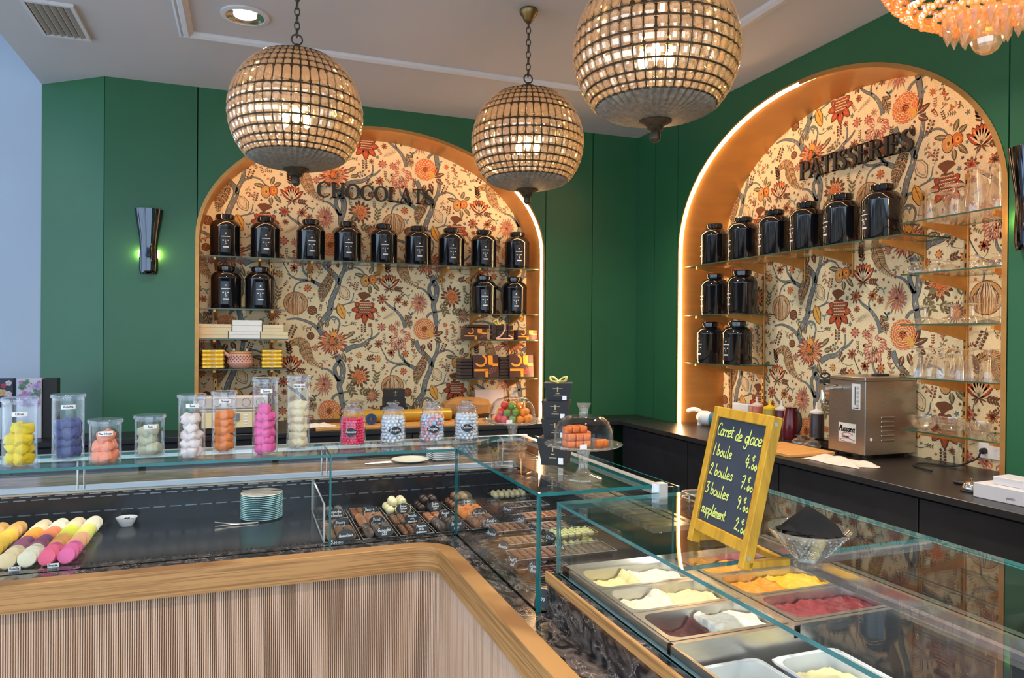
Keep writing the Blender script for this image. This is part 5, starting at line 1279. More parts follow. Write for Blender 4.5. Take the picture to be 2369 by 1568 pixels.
pt_ = onZ(545, 1214, .852); t = thing('scissor_tongs', 'thin steel tongs lying open on the black deck', 'tongs', (pt_.x, pt_.y, .8505), (0, 0, .1))
for s, bend in ((1, .022), (-1, -.004)):
    b = MB(); b.tube(crom([(-.075, bend * .9, .004 + (.012 if s > 0 else 0)), (-.02, bend * .6, .005), (.015, 0, .004), (.05, s * -.006, .003), (.085, s * -.003, .003)], 5), .0019, 6); part('arm', b, steel, t)
pb = onZ(291, 1218, .852); t = thing('tasting_bowl', 'small white paper bowl with chocolate crumbs on the black deck', 'bowl', (pb.x, pb.y + .02, .8505))
b = MB(); b.lathe([(.0001, 0), (.020, 0), (.022, .002), (.038, .034), (.0372, .034), (.0205, .004), (.0001, .003)], 32); part('cup', b, whitep, t)
for k in range(5): b = MB(); b.rbox(-.005, .005, -.003, .003, 0, .004, .001); part('crumb', b, M('crumb_brown', (.03, .015, .01), .6), t, (.018 * math.cos(k * 1.9), .016 * math.sin(k * 1.9), .024), (0, 0, k))

# ---------------------------------------------------------------- macarons
def mac_mesh(col, name):
    shell = M('macaron_' + name, col, .6, var=.05, vscale=90); fil = M('filling_' + name, tuple(c * .55 for c in col), .5)
    b = MB(); r_ = .0255; h = .0172
    b.lathe([(.0001, -h / 2), (r_ * .45, -h / 2 + .0008), (r_ * .75, -h / 2 + .0028), (r_ * .93, -h / 2 + .0042), (r_ * 1.02, -.0036), (r_ * 1.03, -.0024)], 20, mi=0); b.lathe([(r_ * .90, -.0027), (r_ * .90, .0027)], 16, mi=1); b.lathe([(r_ * 1.03, .0024), (r_ * 1.02, .0036), (r_ * .93, h / 2 - .0042), (r_ * .75, h / 2 - .0028), (r_ * .45, h / 2 - .0008), (.0001, h / 2)], 20, mi=0)
    return b.mesh('macaron', [shell, fil], 50)
MC = {k: mac_mesh(c, k) for k, c in dict(cream=(.76, .60, .36), ivory=(.74, .68, .52), pink=(.80, .11, .22), rose=(.78, .13, .34), purple=(.27, .07, .14), caramel=(.70, .33, .08), salmon=(.76, .38, .20), amber=(.80, .30, .015), coral=(.80, .20, .07), lime=(.60, .60, .04), lemon=(.70, .66, .14), tan=(.68, .38, .10), beige=(.72, .58, .36), mustard=(.72, .46, .03)).items()}
def mac_tray(x0, y0, cols, label):
    """cols: list of columns, each a list of flavours from front to back; macarons stand on edge, leaning back"""
    t = thing('macaron_tray', label, 'tray', (x0 + len(cols) * .0275, y0 + .23, .8508))
    hw = len(cols) * .0275 + .006; b = MB()
    vs = [(-hw, -.245, 0), (hw, -.245, 0), (hw, .245, 0), (-hw, .245, 0), (-hw - .006, -.252, .019), (hw + .006, -.252, .019), (hw + .006, .252, .019), (-hw - .006, .252, .019)]
    b.add(vs, [(0, 1, 2, 3), (0, 1, 5, 4), (1, 2, 6, 5), (2, 3, 7, 6), (3, 0, 4, 7)]); part('shell', b, glass('tray_plastic', (.93, .94, .95), .06, .7, milk=.02), t, smooth=0)
    for s in (-1, 1):
        b = MB(); b.box(s * hw * .45 - .016, s * hw * .45 + .016, -.2535, -.2528, .006, .019); pl = part('price_label', b, paper, t)
        b = MB(); nm = 'Vanille' if s < 0 else 'Fraise'; tw = text_width(nm, .008); handwriting(b, nm, s * hw * .45 - min(tw, .028) / 2, .0095, .008 * min(1, .028 / tw), .0013, y=-.2541); part('lettering', b, ink, pl, smooth=0)
    for ci, col in enumerate(cols):
        n = len(col)
        for gi, fl in enumerate(col):
            for k in range(4):
                yy = y0 + .020 + gi * .1165 + k * .0285
                tag(link('macaron', MC[fl], None, (x0 + .0275 + ci * .055 + (.0024 if k % 2 else -.0024), yy, .8785), (math.radians(60), 0, random.uniform(-.25, .25))), '%s macaron standing on edge in the clear tray' % fl, 'macaron', fl + ' macarons')
pm = onZ(22, 1302, .855)
mac_tray(pm.x - .018, 2.662, [['cream', 'purple', 'amber', 'beige'], ['ivory', 'purple', 'coral', 'ivory'], ['pink', 'caramel', 'lime', 'beige'], ['rose', 'salmon', 'lemon', 'ivory']], 'clear tray of macarons with cream and pink rows at its front')
mac_tray(pm.x - .018 - .245, 2.662, [['pink', 'mustard', 'tan', 'tan'], ['pink', 'mustard', 'tan', 'tan'], ['rose', 'mustard', 'mustard', 'tan'], ['rose', 'mustard', 'mustard', 'tan']], 'clear tray of macarons with mustard and tan rows')
# ---------------------------------------------------------------- chocolates in the case
milk = M('milk_chocolate', (.155, .060, .026), .38, var=.15, vscale=60); darkc = M('dark_chocolate', (.030, .013, .009), .35, var=.2, vscale=60)
redd = M('ruby_dark_chocolate', (.060, .014, .012), .35, var=.2); nutty = M('nut_chocolate', (.19, .085, .035), .5, var=.35, vscale=120, bump=.8, bscale=300)
whitec = M('white_chocolate', (.66, .60, .36), .4, var=.05); lemonc = M('lemon_chocolate', (.58, .56, .24), .4, var=.06); orangec = M('candied_orange', (.70, .19, .008), .3, var=.2, vscale=90); silverc = M('glossy_dark_chocolate', (.05, .035, .035), .12)
caramelc = M('caramel_chocolate', (.30, .105, .035), .35, var=.12); traym = glass('black_tray_plastic', (.42, .42, .44), .06, .6); clearm = glass('tray_plastic', (.93, .94, .95), .06, .7, milk=.02)
def sq(s=.0105, h=.0075, mat=milk, ridge=0):
    b = MB(); b.rbox(-s, s, -s * .93, s * .93, -h, h, .0018)
    if ridge: b.tube([(-s * .7, 0, h), (s * .7, s * .2, h)], .0012, 5)
    return b.mesh('chocolate', mat, 50)
def flat(r_=.016, h=.004, mat=milk):
    b = MB(); b.lathe([(.0001, -h), (r_ * .95, -h), (r_, -h * .3), (r_ * .93, h * .7), (r_ * .6, h), (.0001, h)], 14); return b.mesh('chocolate', mat, 50)
def ball(r_=.016, mat=milk, rough=.0, sz=1.0):
    rr = random.Random(3); b = MB(); b.sphere((0, 0, 0), r_, 12, 9, sz=sz)
    if rough: b.v = [(x * (1 + rr.uniform(-rough, rough)), y * (1 + rr.uniform(-rough, rough)), z * (1 + rr.uniform(-rough, rough))) for x, y, z in b.v]
    return b.mesh('chocolate', mat, 60)
KIND = dict(rocher_w='rocher', rocher_d='rocher', rocher_m='rocher', orange='candied_orange_slice', ganache='chocolate_palet', palet='chocolate_palet', darkf='chocolate_palet', lait='chocolate_palet', amandine='chocolate_palet', cluster='almond_cluster')
CHO = dict(ganache=(flat(.017, .004, darkc), 'thin dark ganache palet'), peanut=(sq(.012, .008, milk, 1), 'milk chocolate with a ridge'), rocher_w=(ball(.0185, whitec, .05), 'white chocolate rocher ball'), rocher_d=(ball(.017, darkc, .08), 'dark rocher ball'),
           pist=(sq(.013, .007, milk), 'square milk chocolate'), palet=(flat(.018, .004, caramelc), 'round caramel palet'), cluster=(ball(.014, nutty, .25, .8), 'rough almond cluster'), milksq=(sq(.0135, .008, caramelc), 'square caramel chocolate'),
           amandine=(flat(.0165, .0055, nutty), 'almond topped chocolate'), guim=(ball(.012, milk, .18, .9), 'small rounded marshmallow chocolate'), darkf=(flat(.019, .005, darkc), 'flat dark chocolate'), orange=(flat(.021, .0045, orangec), 'candied orange slice dipped in chocolate'),
           lait=(flat(.017, .005, milk), 'flat milk chocolate'), rocher_m=(ball(.0175, milk, .08), 'milk rocher ball'))
DZ = .8508
def choc_tray(x, y, hx, hy, label):
    t = thing('chocolate_tray', label, 'tray', (x, y, DZ)); b = MB(); o = .005
    vs = [(-hx, -hy, .0005), (hx, -hy, .0005), (hx, hy, .0005), (-hx, hy, .0005), (-hx - o, -hy - o, .012), (hx + o, -hy - o, .012), (hx + o, hy + o, .012), (-hx - o, hy + o, .012)]
    b.add(vs, [(0, 1, 2, 3), (0, 1, 5, 4), (1, 2, 6, 5), (2, 3, 7, 6), (3, 0, 4, 7)]); part('shell', b, traym, t, smooth=0)
    b = MB(); b.tube([(-hx - o, -hy - o, .012), (hx + o, -hy - o, .012), (hx + o, hy + o, .012), (-hx - o, hy + o, .012)], .0012, 5, closed=True); part('rim', b, M('tray_rim', (.5, .5, .48), .2), t)
    return t
BT = [(.325, 2.70, 'amandine', 'Amandines'), (.325, 2.86, 'pist', 'Beurre Pistache'), (.325, 3.03, 'ganache', 'Ganache Calvados'), (.462, 2.70, 'ganache', 'Ganache 72%'), (.462, 2.86, 'palet', 'Palet Caramel'), (.462, 3.03, 'peanut', 'Beurre Cacahuète'),
      (.60, 2.70, 'guim', 'Mamours à la guimauve'), (.60, 2.86, 'cluster', 'Rocaille aux amandes'), (.60, 3.03, 'rocher_w', 'Rocher Praliné blanc'), (.735, 2.70, 'darkf', 'Praliné noir'), (.735, 2.86, 'milksq', 'Nougat de Montélimar'), (.735, 3.03, 'rocher_d', 'Rocher Praliné noir'),
      (.875, 2.70, 'lait', 'Tendre au lait'), (.875, 2.86, 'orange', 'Mendiants'), (.875, 3.03, 'rocher_m', 'Rocher Praliné lait')]
rr = random.Random(21)
slate = M('slate_card', (.022, .025, .032), .55, var=.1); chalk = M('chalk_ink', (.80, .80, .80), .7)
def sign(loc, text, label, rz=0, w_=.030, tilt=-.18):
    """oval slate card on a foot, hand lettered in white"""
    t = thing('name_card', label, 'sign', loc, (0, 0, rz)); wd = [w for w in text.split(' ')]
    lines = []
    for w in wd:
        if lines and len(lines[-1]) + len(w) < 8: lines[-1] += ' ' + w
        else: lines.append(w)
    T = Matrix.Translation((0, 0, .012)) @ Matrix.Rotation(tilt, 4, 'X')
    b = MB(); b.T = T; b.prism([(w_ * math.cos(2 * PI * k / 28), .021 + .0215 * math.sin(2 * PI * k / 28)) for k in range(28)], -.001, .001, axes='xz'); cdp = part('card', b, slate, t)
    b = MB(); b.T = T; n = len(lines); h = min(.013, .030 / n)
    for i, ln in enumerate(lines):
        hh = h * .88; tw = text_width(ln, hh); k_ = min(1, w_ * 1.65 / tw); handwriting(b, ln, -tw * k_ / 2, .021 + (n / 2 - i - .82) * h * 1.05, hh * k_, .0016, slant=.12, y=-.0016, jit=.05)
    part('lettering', b, chalk, cdp, smooth=0)
    b = MB(); b.box(-.010, .010, -.003, .010, 0, .004); b.box(-.008, .008, -.002, 0, .004, .016); part('foot', b, slate, t)
for (x, y, kind, txt) in BT:
    choc_tray(x, y, .058, .068, 'black plastic tray of chocolates behind the %s card' % txt)
    me, nm = CHO[kind]; big = kind in ('rocher_w', 'rocher_d', 'rocher_m')
    nx, ny = (3, 3) if big else ((4, 4) if kind in ('guim', 'cluster', 'peanut') else (3, 4))
    for i in range(nx):
        for j in range(ny):
            px, py = x + (i - (nx - 1) / 2) * .108 / nx, y + (j - (ny - 1) / 2) * .126 / ny
            flatk = kind in ('ganache', 'palet', 'amandine', 'darkf', 'orange', 'lait')
            rot = (math.radians(58), 0, rr.uniform(-.15, .15)) if flatk else (rr.uniform(-.15, .15), rr.uniform(-.15, .15), rr.uniform(-.3, .3))
            hz = .0145 if flatk else (.0185 if big else .010)
            tag(link(KIND.get(kind, 'chocolate'), me, None, (px, py, DZ + .001 + hz + (.006 if flatk else .0)), rot), nm + ' in the tray of its own kind', 'chocolate', nm + 's')
    if big:
        for i in range(2):
            for j in range(2): tag(link(KIND.get(kind, 'chocolate'), me, None, (x + (i - .5) * .036, y + (j - .5) * .042, DZ + .0475), (0, 0, i)), nm + ' in the tray of its own kind', 'chocolate', nm + 's')
    sign((x + .012, y - .0835, DZ), txt, 'oval slate card hand-lettered %s' % txt)
b = MB(); b.add([(-.040, 0, 0), (.040, 0, 0), (.036, .012, .026), (-.036, .012, .026)], [(0, 1, 2, 3)]); b.prism([(.012, .026), (.030, 0), (.012, .0)], -.036, .036, axes='yz')
t = thing('price_card', 'black tent card reading 5.00 pièce', 'sign', (.315, 2.618, DZ)); part('card', b, slate, t, smooth=0)
b = MB(); handwriting(b, '5.00 pièce', -.030, .006, .012, .0014, slant=.1); b.v = [(x, z * .42 - .0012, z) for x, y, z in b.v]; part('lettering', b, chalk, t, smooth=0)
# side of the case: square chocolates in two-storey clear trays
EGG = MB(); EGG.lathe([(.0001, -.014), (.009, -.011), (.0125, -.002), (.0115, .006), (.007, .0135), (.0001, .0165)], 12); EGG = EGG.mesh('chocolate', whitec)
LEM = MB(); LEM.rbox(-.010, .010, -.010, .010, -.008, .006, .003); LEM.sphere((0, 0, .007), .006, 8, 5); LEM = LEM.mesh('chocolate', lemonc, 60)
ST = [((1192, 1136), EGG, 6, 3, 'white chocolate egg', 1, ''), ((1218, 1160), sq(.0105, .008, silverc), 6, 3, 'shiny dark chocolate square', 2, 'Thé vert'), ((1252, 1184), sq(.0115, .008, caramelc), 6, 3, 'caramel-brown chocolate square', 2, 'Café'), ((1272, 1208), sq(.0115, .008, milk), 5, 3, 'plain milk chocolate square', 2, 'Passion'),
      ((1178, 1212), sq(.0115, .008, M('milk_matt', (.165, .072, .034), .5, var=.1)), 5, 4, 'matt milk chocolate square', 2, 'Praliné'), ((1210, 1242), sq(.012, .008, M('hazel_chocolate', (.20, .098, .045), .45, var=.1)), 5, 3, 'hazel-brown chocolate square', 2, 'Noisette'), ((1240, 1272), sq(.0115, .0085, M('cocoa_dusted', (.17, .068, .038), .6, var=.12)), 6, 4, 'cocoa-dusted chocolate square', 2, 'Truffe Lait'), ((1275, 1312), sq(.0125, .0085, redd), 4, 3, 'deep red-brown chocolate square', 1, 'Coeur Noir'),
      ((1322, 1222), LEM, 6, 3, 'pale lemon chocolate', 2, 'Citron'), ((1350, 1262), sq(.012, .006, M('salted_slab', (.075, .050, .040), .5, var=.3, vscale=200)), 7, 4, 'grey-brown salted chocolate square', 1, 'Fleur de Sel')]
for k, (pp, me, nx, ny, nm, lay, txt) in enumerate(ST):
    zt = DZ + .012 + .030 * (lay - 1) + .012
    p = onZ(*pp, zt); px = .0265; py = .0245; x, y = min(max(p.x, .80 + nx * px / 2), 1.228 - nx * px / 2), p.y
    if txt in ('Passion', 'Fleur de Sel', 'Citron'): x = min(p.x, 1.228 - nx * px / 2)
    t = thing('chocolate_tray', 'clear tray holding rows of %ss' % nm, 'tray', (x, y, DZ))
    low = []
    for l in range(lay):
        hx, hy, o, z = nx * px / 2 + .003, ny * py / 2 + .003, .004, l * .030; b = MB()
        vs = [(-hx, -hy, z + .0006), (hx, -hy, z + .0006), (hx, hy, z + .0006), (-hx, hy, z + .0006), (-hx - o, -hy - o, z + .015), (hx + o, -hy - o, z + .015), (hx + o, hy + o, z + .015), (-hx - o, hy + o, z + .015)]
        b.add(vs, [(0, 1, 2, 3), (0, 1, 5, 4), (1, 2, 6, 5), (2, 3, 7, 6), (3, 0, 4, 7)]); part('shell', b, clearm, t, smooth=0)
        b = MB(); b.tube([(-hx - o, -hy - o, z + .015), (hx + o, -hy - o, z + .015), (hx + o, hy + o, z + .015), (-hx - o, hy + o, z + .015)], .001, 5, closed=True); part('rim', b, M('tray_rim'), t)
        for i in range(nx):
            for j in range(ny):
                if l < lay - 1:                                             # the lower storey shows only as a dark edge
                    if i in (0, nx - 1) or j == 0: low.append((x + (i - (nx - 1) / 2) * px, y + (j - (ny - 1) / 2) * py, DZ + z + .0095))
                    continue
                tag(link('chocolate_egg' if me is EGG else ('lemon_chocolate' if me is LEM else 'chocolate'), me, None, (x + (i - (nx - 1) / 2) * px, y + (j - (ny - 1) / 2) * py, DZ + z + (.0095 if me is not EGG else .0155)), (0, 0, rr.uniform(-.08, .08))), nm + ' in a clear tray', 'chocolate', nm + 's')
    if low:
        b = MB(); V0 = [tuple(v.co) for v in me.vertices]; F0 = [tuple(f.vertices) for f in me.polygons]
        for q in low: b.add([(v[0] + q[0] - x, v[1] + q[1] - y, v[2] + q[2] - DZ) for v in V0], F0)
        part('lower_layer', b, me.materials[0], t, stuff=True)
    if txt: sign((x - nx * px / 2 - .016, y - ny * py / 2 + .018, DZ), txt, 'oval slate card hand-lettered %s' % txt, -1.05, .024, -.25)
pc = onZ(1225, 1400, .853); t = thing('price_card', 'black tent card by the glass corner of the case', 'sign', (.775, 1.835, DZ + .0022), (0, 0, -1.0)); b = MB(); b.prism([(-.016, 0), (.016, 0), (0, .048)], -.024, .024, axes='yz'); part('card', b, slate, t, smooth=0)
b = MB(); handwriting(b, '5.00', -.015, .02, .014, .0015); b.v = [(x, -.016 + z / 3 - .0012, z) for x, y, z in b.v]; part('lettering', b, chalk, t, smooth=0)

# ---------------------------------------------------------------- ice-cream pans
ZP = .985
def rrect(hx, hy, r_, n=6):
    P = []
    for (cx, cy, a0) in ((hx - r_, hy - r_, 0), (-hx + r_, hy - r_, PI / 2), (-hx + r_, -hy + r_, PI), (hx - r_, -hy + r_, 1.5 * PI)):
        for k in range(n + 1): a = a0 + PI / 2 * k / n; P.append((cx + r_ * math.cos(a), cy + r_ * math.sin(a)))
    return P
def tub(b, hx, hy, r_, rim, depth, taper, zr, thick=.002):
    loops = [(rrect(hx, hy, .004), zr - .003), (rrect(hx, hy, .004), zr), (rrect(hx - rim, hy - rim, r_), zr - .0005), (rrect(hx - rim - taper, hy - rim - taper, r_), zr - depth)]
    n = len(loops[0][0]); vs = [(p[0], p[1], z) for L, z in loops for p in L]
    b.add(vs, [(j * n + i, j * n + (i + 1) % n, (j + 1) * n + (i + 1) % n, (j + 1) * n + i) for j in range(len(loops) - 1) for i in range(n)] + [tuple(range((len(loops) - 1) * n, len(loops) * n))])
def nz(x, y, s): return math.sin(x * 91 + s * 5.1) * math.cos(y * 77 - s * 3.3) * .5 + math.sin(x * 190 + y * 160 + s) * .3 + math.sin(x * 47 - y * 140 + 2 * s) * .4
def ice(name, mat, label, cx, cy, x0, x1, hy, zb, lo, hi, seed, ridge=.0, r_=.03):
    """scooped ice-cream: a height field with a skirt, clipped to rounded pan corners"""
    nx, ny = 26, 22; b = MB(); V = []; rr_ = random.Random(seed)
    def inside(x, y):                                          # pull corners onto the rounded outline
        X0, X1 = x0, x1
        for (sx, ex) in ((-1, X0), (1, X1)):
            if abs(ex) > .05 and (x - ex) * sx > -r_:
                dx = (x - (ex - sx * r_)); dy = abs(y) - (hy - r_)
                if dy > 0:
                    d = math.hypot(dx, dy)
                    if d > r_: x = ex - sx * r_ + dx / d * r_; y = math.copysign(hy - r_ + dy / d * r_, y)
        return x, y
    for j in range(ny + 1):
        for i in range(nx + 1):
            u, v = i / nx, j / ny; x, y = x0 + (x1 - x0) * u, -hy + 2 * hy * v; x2, y2 = inside(x, y)
            h = lo + (hi - lo) * math.sin(PI * (.15 + .7 * v)) * (.55 + .45 * math.sin(PI * u)) + .0050 * nz(x, y, seed) + ridge * math.exp(-((u - (.06 if x0 > -.05 else .94)) / .12) ** 2) * (.5 + .8 * v) + rr_.uniform(-.0012, .0012)
            V.append((x2, y2, zb + h))
    n = nx + 1; F = [(j * n + i, j * n + i + 1, (j + 1) * n + i + 1, (j + 1) * n + i) for j in range(ny) for i in range(nx)]
    ring = [i for i in range(n)] + [j * n + nx for j in range(1, ny + 1)] + [ny * n + i for i in range(nx - 1, -1, -1)] + [j * n for j in range(ny - 1, 0, -1)]
    o = len(V); V += [(V[k][0], V[k][1], zb) for k in ring]; m = len(ring)
    F += [(ring[k], ring[(k + 1) % m], o + (k + 1) % m, o + k) for k in range(m)] + [tuple(o + k for k in range(m))]
    b.add(V, F); return solo(name, b, mat, label, 'ice cream', (cx, cy, 0), smooth=70)
def icem(n, c): return M('ice_' + n, c, .55, var=.14, vscale=45, bump=.5, bscale=130, sss=.1)
PANS = [(.958, 1.645, 'vanilla-yellow', (.80, .70, .34), .052, .060, 'snow-white', (.80, .78, .66), .054, .078), (.958, 1.488, 'cream-white', (.78, .74, .60), .052, .066, 'pale custard', (.80, .70, .40), .050, .076), (.958, 1.331, 'dark blackcurrant', (.085, .012, .020), .040, .044, 'white coconut', (.78, .77, .70), .056, .078),
        (1.277, 1.645, 'mango-orange', (.85, .34, .012), .054, .074, 'raspberry-pink', (.62, .09, .10), .056, .076), (1.277, 1.488, 'bright orange', (.85, .29, .006), .056, .074, 'lemon-yellow', (.85, .48, .010), .060, .080), (1.277, 1.331, 'crimson', (.30, .012, .028), .056, .070, 'dark raspberry', (.21, .008, .022), .056, .070)]
for k, (cx, cy, n1, c1, l1, h1, n2, c2, l2, h2) in enumerate(PANS):
    t = thing('ice_cream_pan', 'steel pan holding %s and %s ice cream' % (n1, n2), 'pan', (cx, cy, ZP - .09))
    b = MB(); tub(b, .149, .0775, .028, .012, .084, .008, .09); part('shell', b, steel, t)
    hy = .0575; rg = .020 if k in (0, 1, 2) else .008
    ice('ice_cream', icem(n1, c1), '%s ice cream in a steel pan' % n1, cx, cy, -.1275, -.004, hy, ZP - .0838, l1, h1, k * 3 + 1, rg)
    ice('ice_cream', icem(n2, c2), '%s ice cream in a steel pan' % n2, cx, cy, -.003, .1275, hy, ZP - .0838, l2, h2, k * 3 + 2, rg * .4)
tubm = M('translucent_tub', (.68, .71, .76), .35, var=.03)
for k, (cx, cy, c, lb, n) in enumerate(((.915, 1.10, (.66, .66, .52), 'white plastic tub with a thin rest of pale ice cream', 'scraped pale'), (1.105, 1.085, (.72, .66, .36), 'white plastic tub half full of pistachio-cream ice cream', 'pistachio-cream'))):
    t = thing('ice_cream_tub', lb, 'tub', (cx, cy, .721)); b = MB(); tub(b, .083, .125, .035, .006, .19, .012, .215); b.tube([(p[0], p[1], .213) for p in rrect(.083, .125, .02)], .004, 6, closed=True); part('shell', b, tubm, t)
    ice('ice_cream', icem(n, c), '%s ice cream in a white plastic tub' % n, cx, cy, -.062, .062, .103, .7468, .135 + .02 * k, .145 + .03 * k, 40 + k)

# ---------------------------------------------------------------- chalkboard price sign on the ice-cream case
t = thing('chalkboard_sign', 'ochre framed A-board chalkboard with ice-cream prices', 'sign', (.9045, 1.2465, IZ + .0012), (0, 0, math.radians(-95.05)))
HW, HH, LEAN = .108, .300, math.atan2(.068, .300)
T = Matrix.Rotation(-LEAN, 4, 'X')
def spart(name, fn, mat, par=t, smooth=35):
    b = MB(); b.T = T; fn(b); return part(name, b, mat, par, smooth=smooth)
for s in (-1, 1): spart('stile', lambda b: b.rbox(min(s * HW, s * (HW - .019)), max(s * HW, s * (HW - .019)), -.002, .020, 0.0, HH, .0015), yellow_wood)
spart('rail', lambda b: b.rbox(-HW + .019, HW - .019, -.002, .013, HH - .022, HH, .0015), yellow_wood); spart('rail', lambda b: b.rbox(-HW + .019, HW - .019, -.002, .013, .028, .052, .0015), yellow_wood)
bd = spart('board', lambda b: b.box(-HW + .017, HW - .017, .004, .008, .048, HH - .020), M('chalkboard', (.030, .036, .052), .6, var=.12, vscale=30))
lime = M('lime_chalk_pen', (.62, .68, .16), .6)
b = MB(); b.T = T
def wr(txt, x, z, h, wd=.0031, sl=.08, adv=1.0): handwriting(b, txt, x, z, h, wd, slant=sl, y=.0030, per=5, adv=adv)
wr('Cornet', -.084, .240, .026, .0030, adv=.72); wr('de', -.012, .237, .025, .0030, adv=.75); wr('glace', .022, .236, .028, .0030, adv=.78)
for (txt, pr, z) in (('1 boule', '4', .196), ('2 boules', '7', .153), ('3 boules', '9', .112), ('supplément', '2', .070)):
    sup = txt.startswith('supp'); wr(txt, -.083, z, .024 if not sup else .022, adv=.95 if not sup else .80); x = .040 if not sup else .047
    wr(pr + '.', x, z - .006, .024); wr('00', x + .022, z - .008, .020); wr('€', x + .021, z + .008, .016, .0020)
part('lettering', b, lime, bd, smooth=0)
for s in (-1, 1):
    b = MB(); b.rbox(min(s * HW, s * (HW - .018)), max(s * HW, s * (HW - .018)), .012, .105, 0, .013, .0015); part('foot', b, yellow_wood, t)
b = MB(); b.rbox(-HW + .019, HW - .019, .088, .102, .0005, .0125, .001); part('rear_rail', b, yellow_wood, t)
for z in (.285, .022):
    b = MB(); b.T = T; b.tube([(HW - .0005, .006, z), (HW + .0012, .006, z)], .0042, 10); part('screw', b, steel, t)
# glass bowl with black napkins
cx, cy = 1.030, 1.116; t = thing('glass_bowl', 'conical cut-glass bowl behind the chalkboard', 'bowl', (cx, cy, IZ + .0008)); 
b = MB(); pr_ = [(.0001, 0), (.026, 0), (.027, .006), (.022, .012), (.030, .020), (.076, .072), (.078, .075), (.075, .075), (.028, .023), (.0001, .018)]; b.lathe(pr_, 40); part('bowl', b, glass('cut_glass', (.93, .93, .92), .13, .85, milk=.10), t)
b = MB()
for j in range(6):
    for k in range(30):
        z = .026 + j * .008; r_ = .0303 + (z - .020) * .885; a = 2 * PI * (k + .5 * (j % 2)) / 30; b.sphere((r_ * math.cos(a), r_ * math.sin(a), z), .0024, 5, 4)
part('studs', b, glass('cut_glass'), t, stuff=True)
nap = M('black_napkin', (.010, .010, .011), .9, var=.2, bump=.2, spec=.15)
for k in range(3):
    b = MB(); n = 10; V = []
    for j in range(n + 1):
        for i in range(n + 1):
            u, v = i / n - .5, j / n - .5; rad = max(abs(u), abs(v)) * 2
            V.append((u * .100, v * .100, .034 * (1 - rad ** 1.2) + .006 * math.sin(u * 9 + k) - .010 * (abs(u) + abs(v)) + .010 * u))
    m = n + 1; b.add(V, [(j * m + i, j * m + i + 1, (j + 1) * m + i + 1, (j + 1) * m + i) for j in range(n) for i in range(n)])
    solo('napkin', b, nap, 'black paper napkin folded in the cut-glass bowl', 'napkin', (cx, cy - .002, IZ + .075 + k * .003), (.10 - .1 * k, .12, .5 + .35 * k), 'black napkins in the bowl')
# baskets and cloth behind the sign on the rear of the case
t = thing('wire_rack', 'small chrome wire rack at the rear of the ice-cream case', 'rack', (1.20, 1.66, IZ + .0008))
for z in (.006, .020): b = MB(); b.tube([(p[0], p[1], z) for p in rrect(.075, .045, .015, 4)], .0022, 6, closed=True); part('wire', b, steel, t)
for (x, y) in ((-.075, 0), (.075, 0), (0, -.045), (0, .045)): b = MB(); b.tube([(x, y, .0), (x, y, .022)], .002, 6); part('wire', b, steel, t)
# ---------------------------------------------------------------- whipped-cream machine
MX0, MX1, MY0, MY1, MZ0, MZ1 = 3.252, 3.635, 3.100, 3.372, .945, 1.385
mst = M('machine_steel', (.42, .37, .32), .30, metal=.9, var=.10, vscale=20, stretch=(1, 1, 14))
t = thing('cream_machine', 'boxy stainless whipped-cream machine with spout and side louvres', 'machine', (MX0, MY0, ZW))
lz = lambda z: z - ZW
b = MB(); b.rbox(0, MX1 - MX0, 0, MY1 - MY0, lz(MZ0), lz(MZ1) - .022, .003); part('body', b, mst, t)
b = MB(); b.rbox(-.008, MX1 - MX0 - .002, -.006, MY1 - MY0 + .006, lz(MZ1) - .0215, lz(MZ1), .004); part('lid', b, mst, t)
for (x, y) in ((.03, .03), (.03, .24), (.34, .03), (.34, .24)): b = MB(); b.lathe([(.016, .0005), (.014, lz(MZ0))], 14, (x, y, 0)); part('foot', b, ink, t)
for k in range(6): b = MB(); b.rbox(.115, .215, -.006, .001, .10 + k * .026, .112 + k * .026, .004); part('louvre', b, mst, t)
b = MB(); b.lathe([(.009, -.003), (.009, .0005)], 16); part('badge', b, paper, t, (.045, -.0005, .115), (PI / 2, 0, 0))
yc = .185; zc = lz(1.315)
b = MB(); b.tube([(-.002, yc, zc), (-.085, yc, zc), (-.112, yc, zc)], .021, 18); b.tube([(-.112, yc, zc), (-.135, yc, zc)], .025, 18); b.tube([(-.128, yc, zc - .01), (-.128, yc, zc - .062)], .012, 14); part('spout', b, M('polished_steel', (.7, .68, .66), .12, metal=1.0), t)
b = MB(); b.lathe([(.009, -.062), (.014, -.070), (.012, -.088), (.004, -.092)], 14, (-.128, yc, zc)); part('nozzle', b, steel, t)
b = MB(); b.rbox(-.140, -.085, yc - .016, yc + .016, zc + .026, zc + .050, .003); b.tube([(-.11 + .032 * math.cos(2 * PI * k / 16), yc, zc + .072 + .014 * math.sin(2 * PI * k / 16)) for k in range(16)], .0055, 6, closed=True); part('handle', b, ink, t)
b = MB(); b.box(-.0022, .0, .035, .095, lz(1.20), lz(1.345)); cp = part('control_panel', b, M('panel_pale', (.60, .62, .62), .4), t)
for k in range(5): b = MB(); b.rbox(-.0045, -.0021, .043, .060, lz(1.215) + k * .025, lz(1.231) + k * .025, .001); part('button', b, M('button_grey', (.35, .37, .38), .4), cp)
b = MB(); b.box(-.0030, -.0022, .068, .073, lz(1.225), lz(1.33)); b.box(-.0030, -.0022, .045, .085, lz(1.204), lz(1.209)); part('print', b, ink, cp, smooth=0)
b = MB(); b.box(-.0022, 0, .065, .190, lz(1.005), lz(1.115)); pl = part('maker_plate', b, M('plate_cream', (.66, .66, .58), .4), t)
b = MB(); txt = 'Mussana'; tw = text_width(txt, .036); k_ = .115 / tw
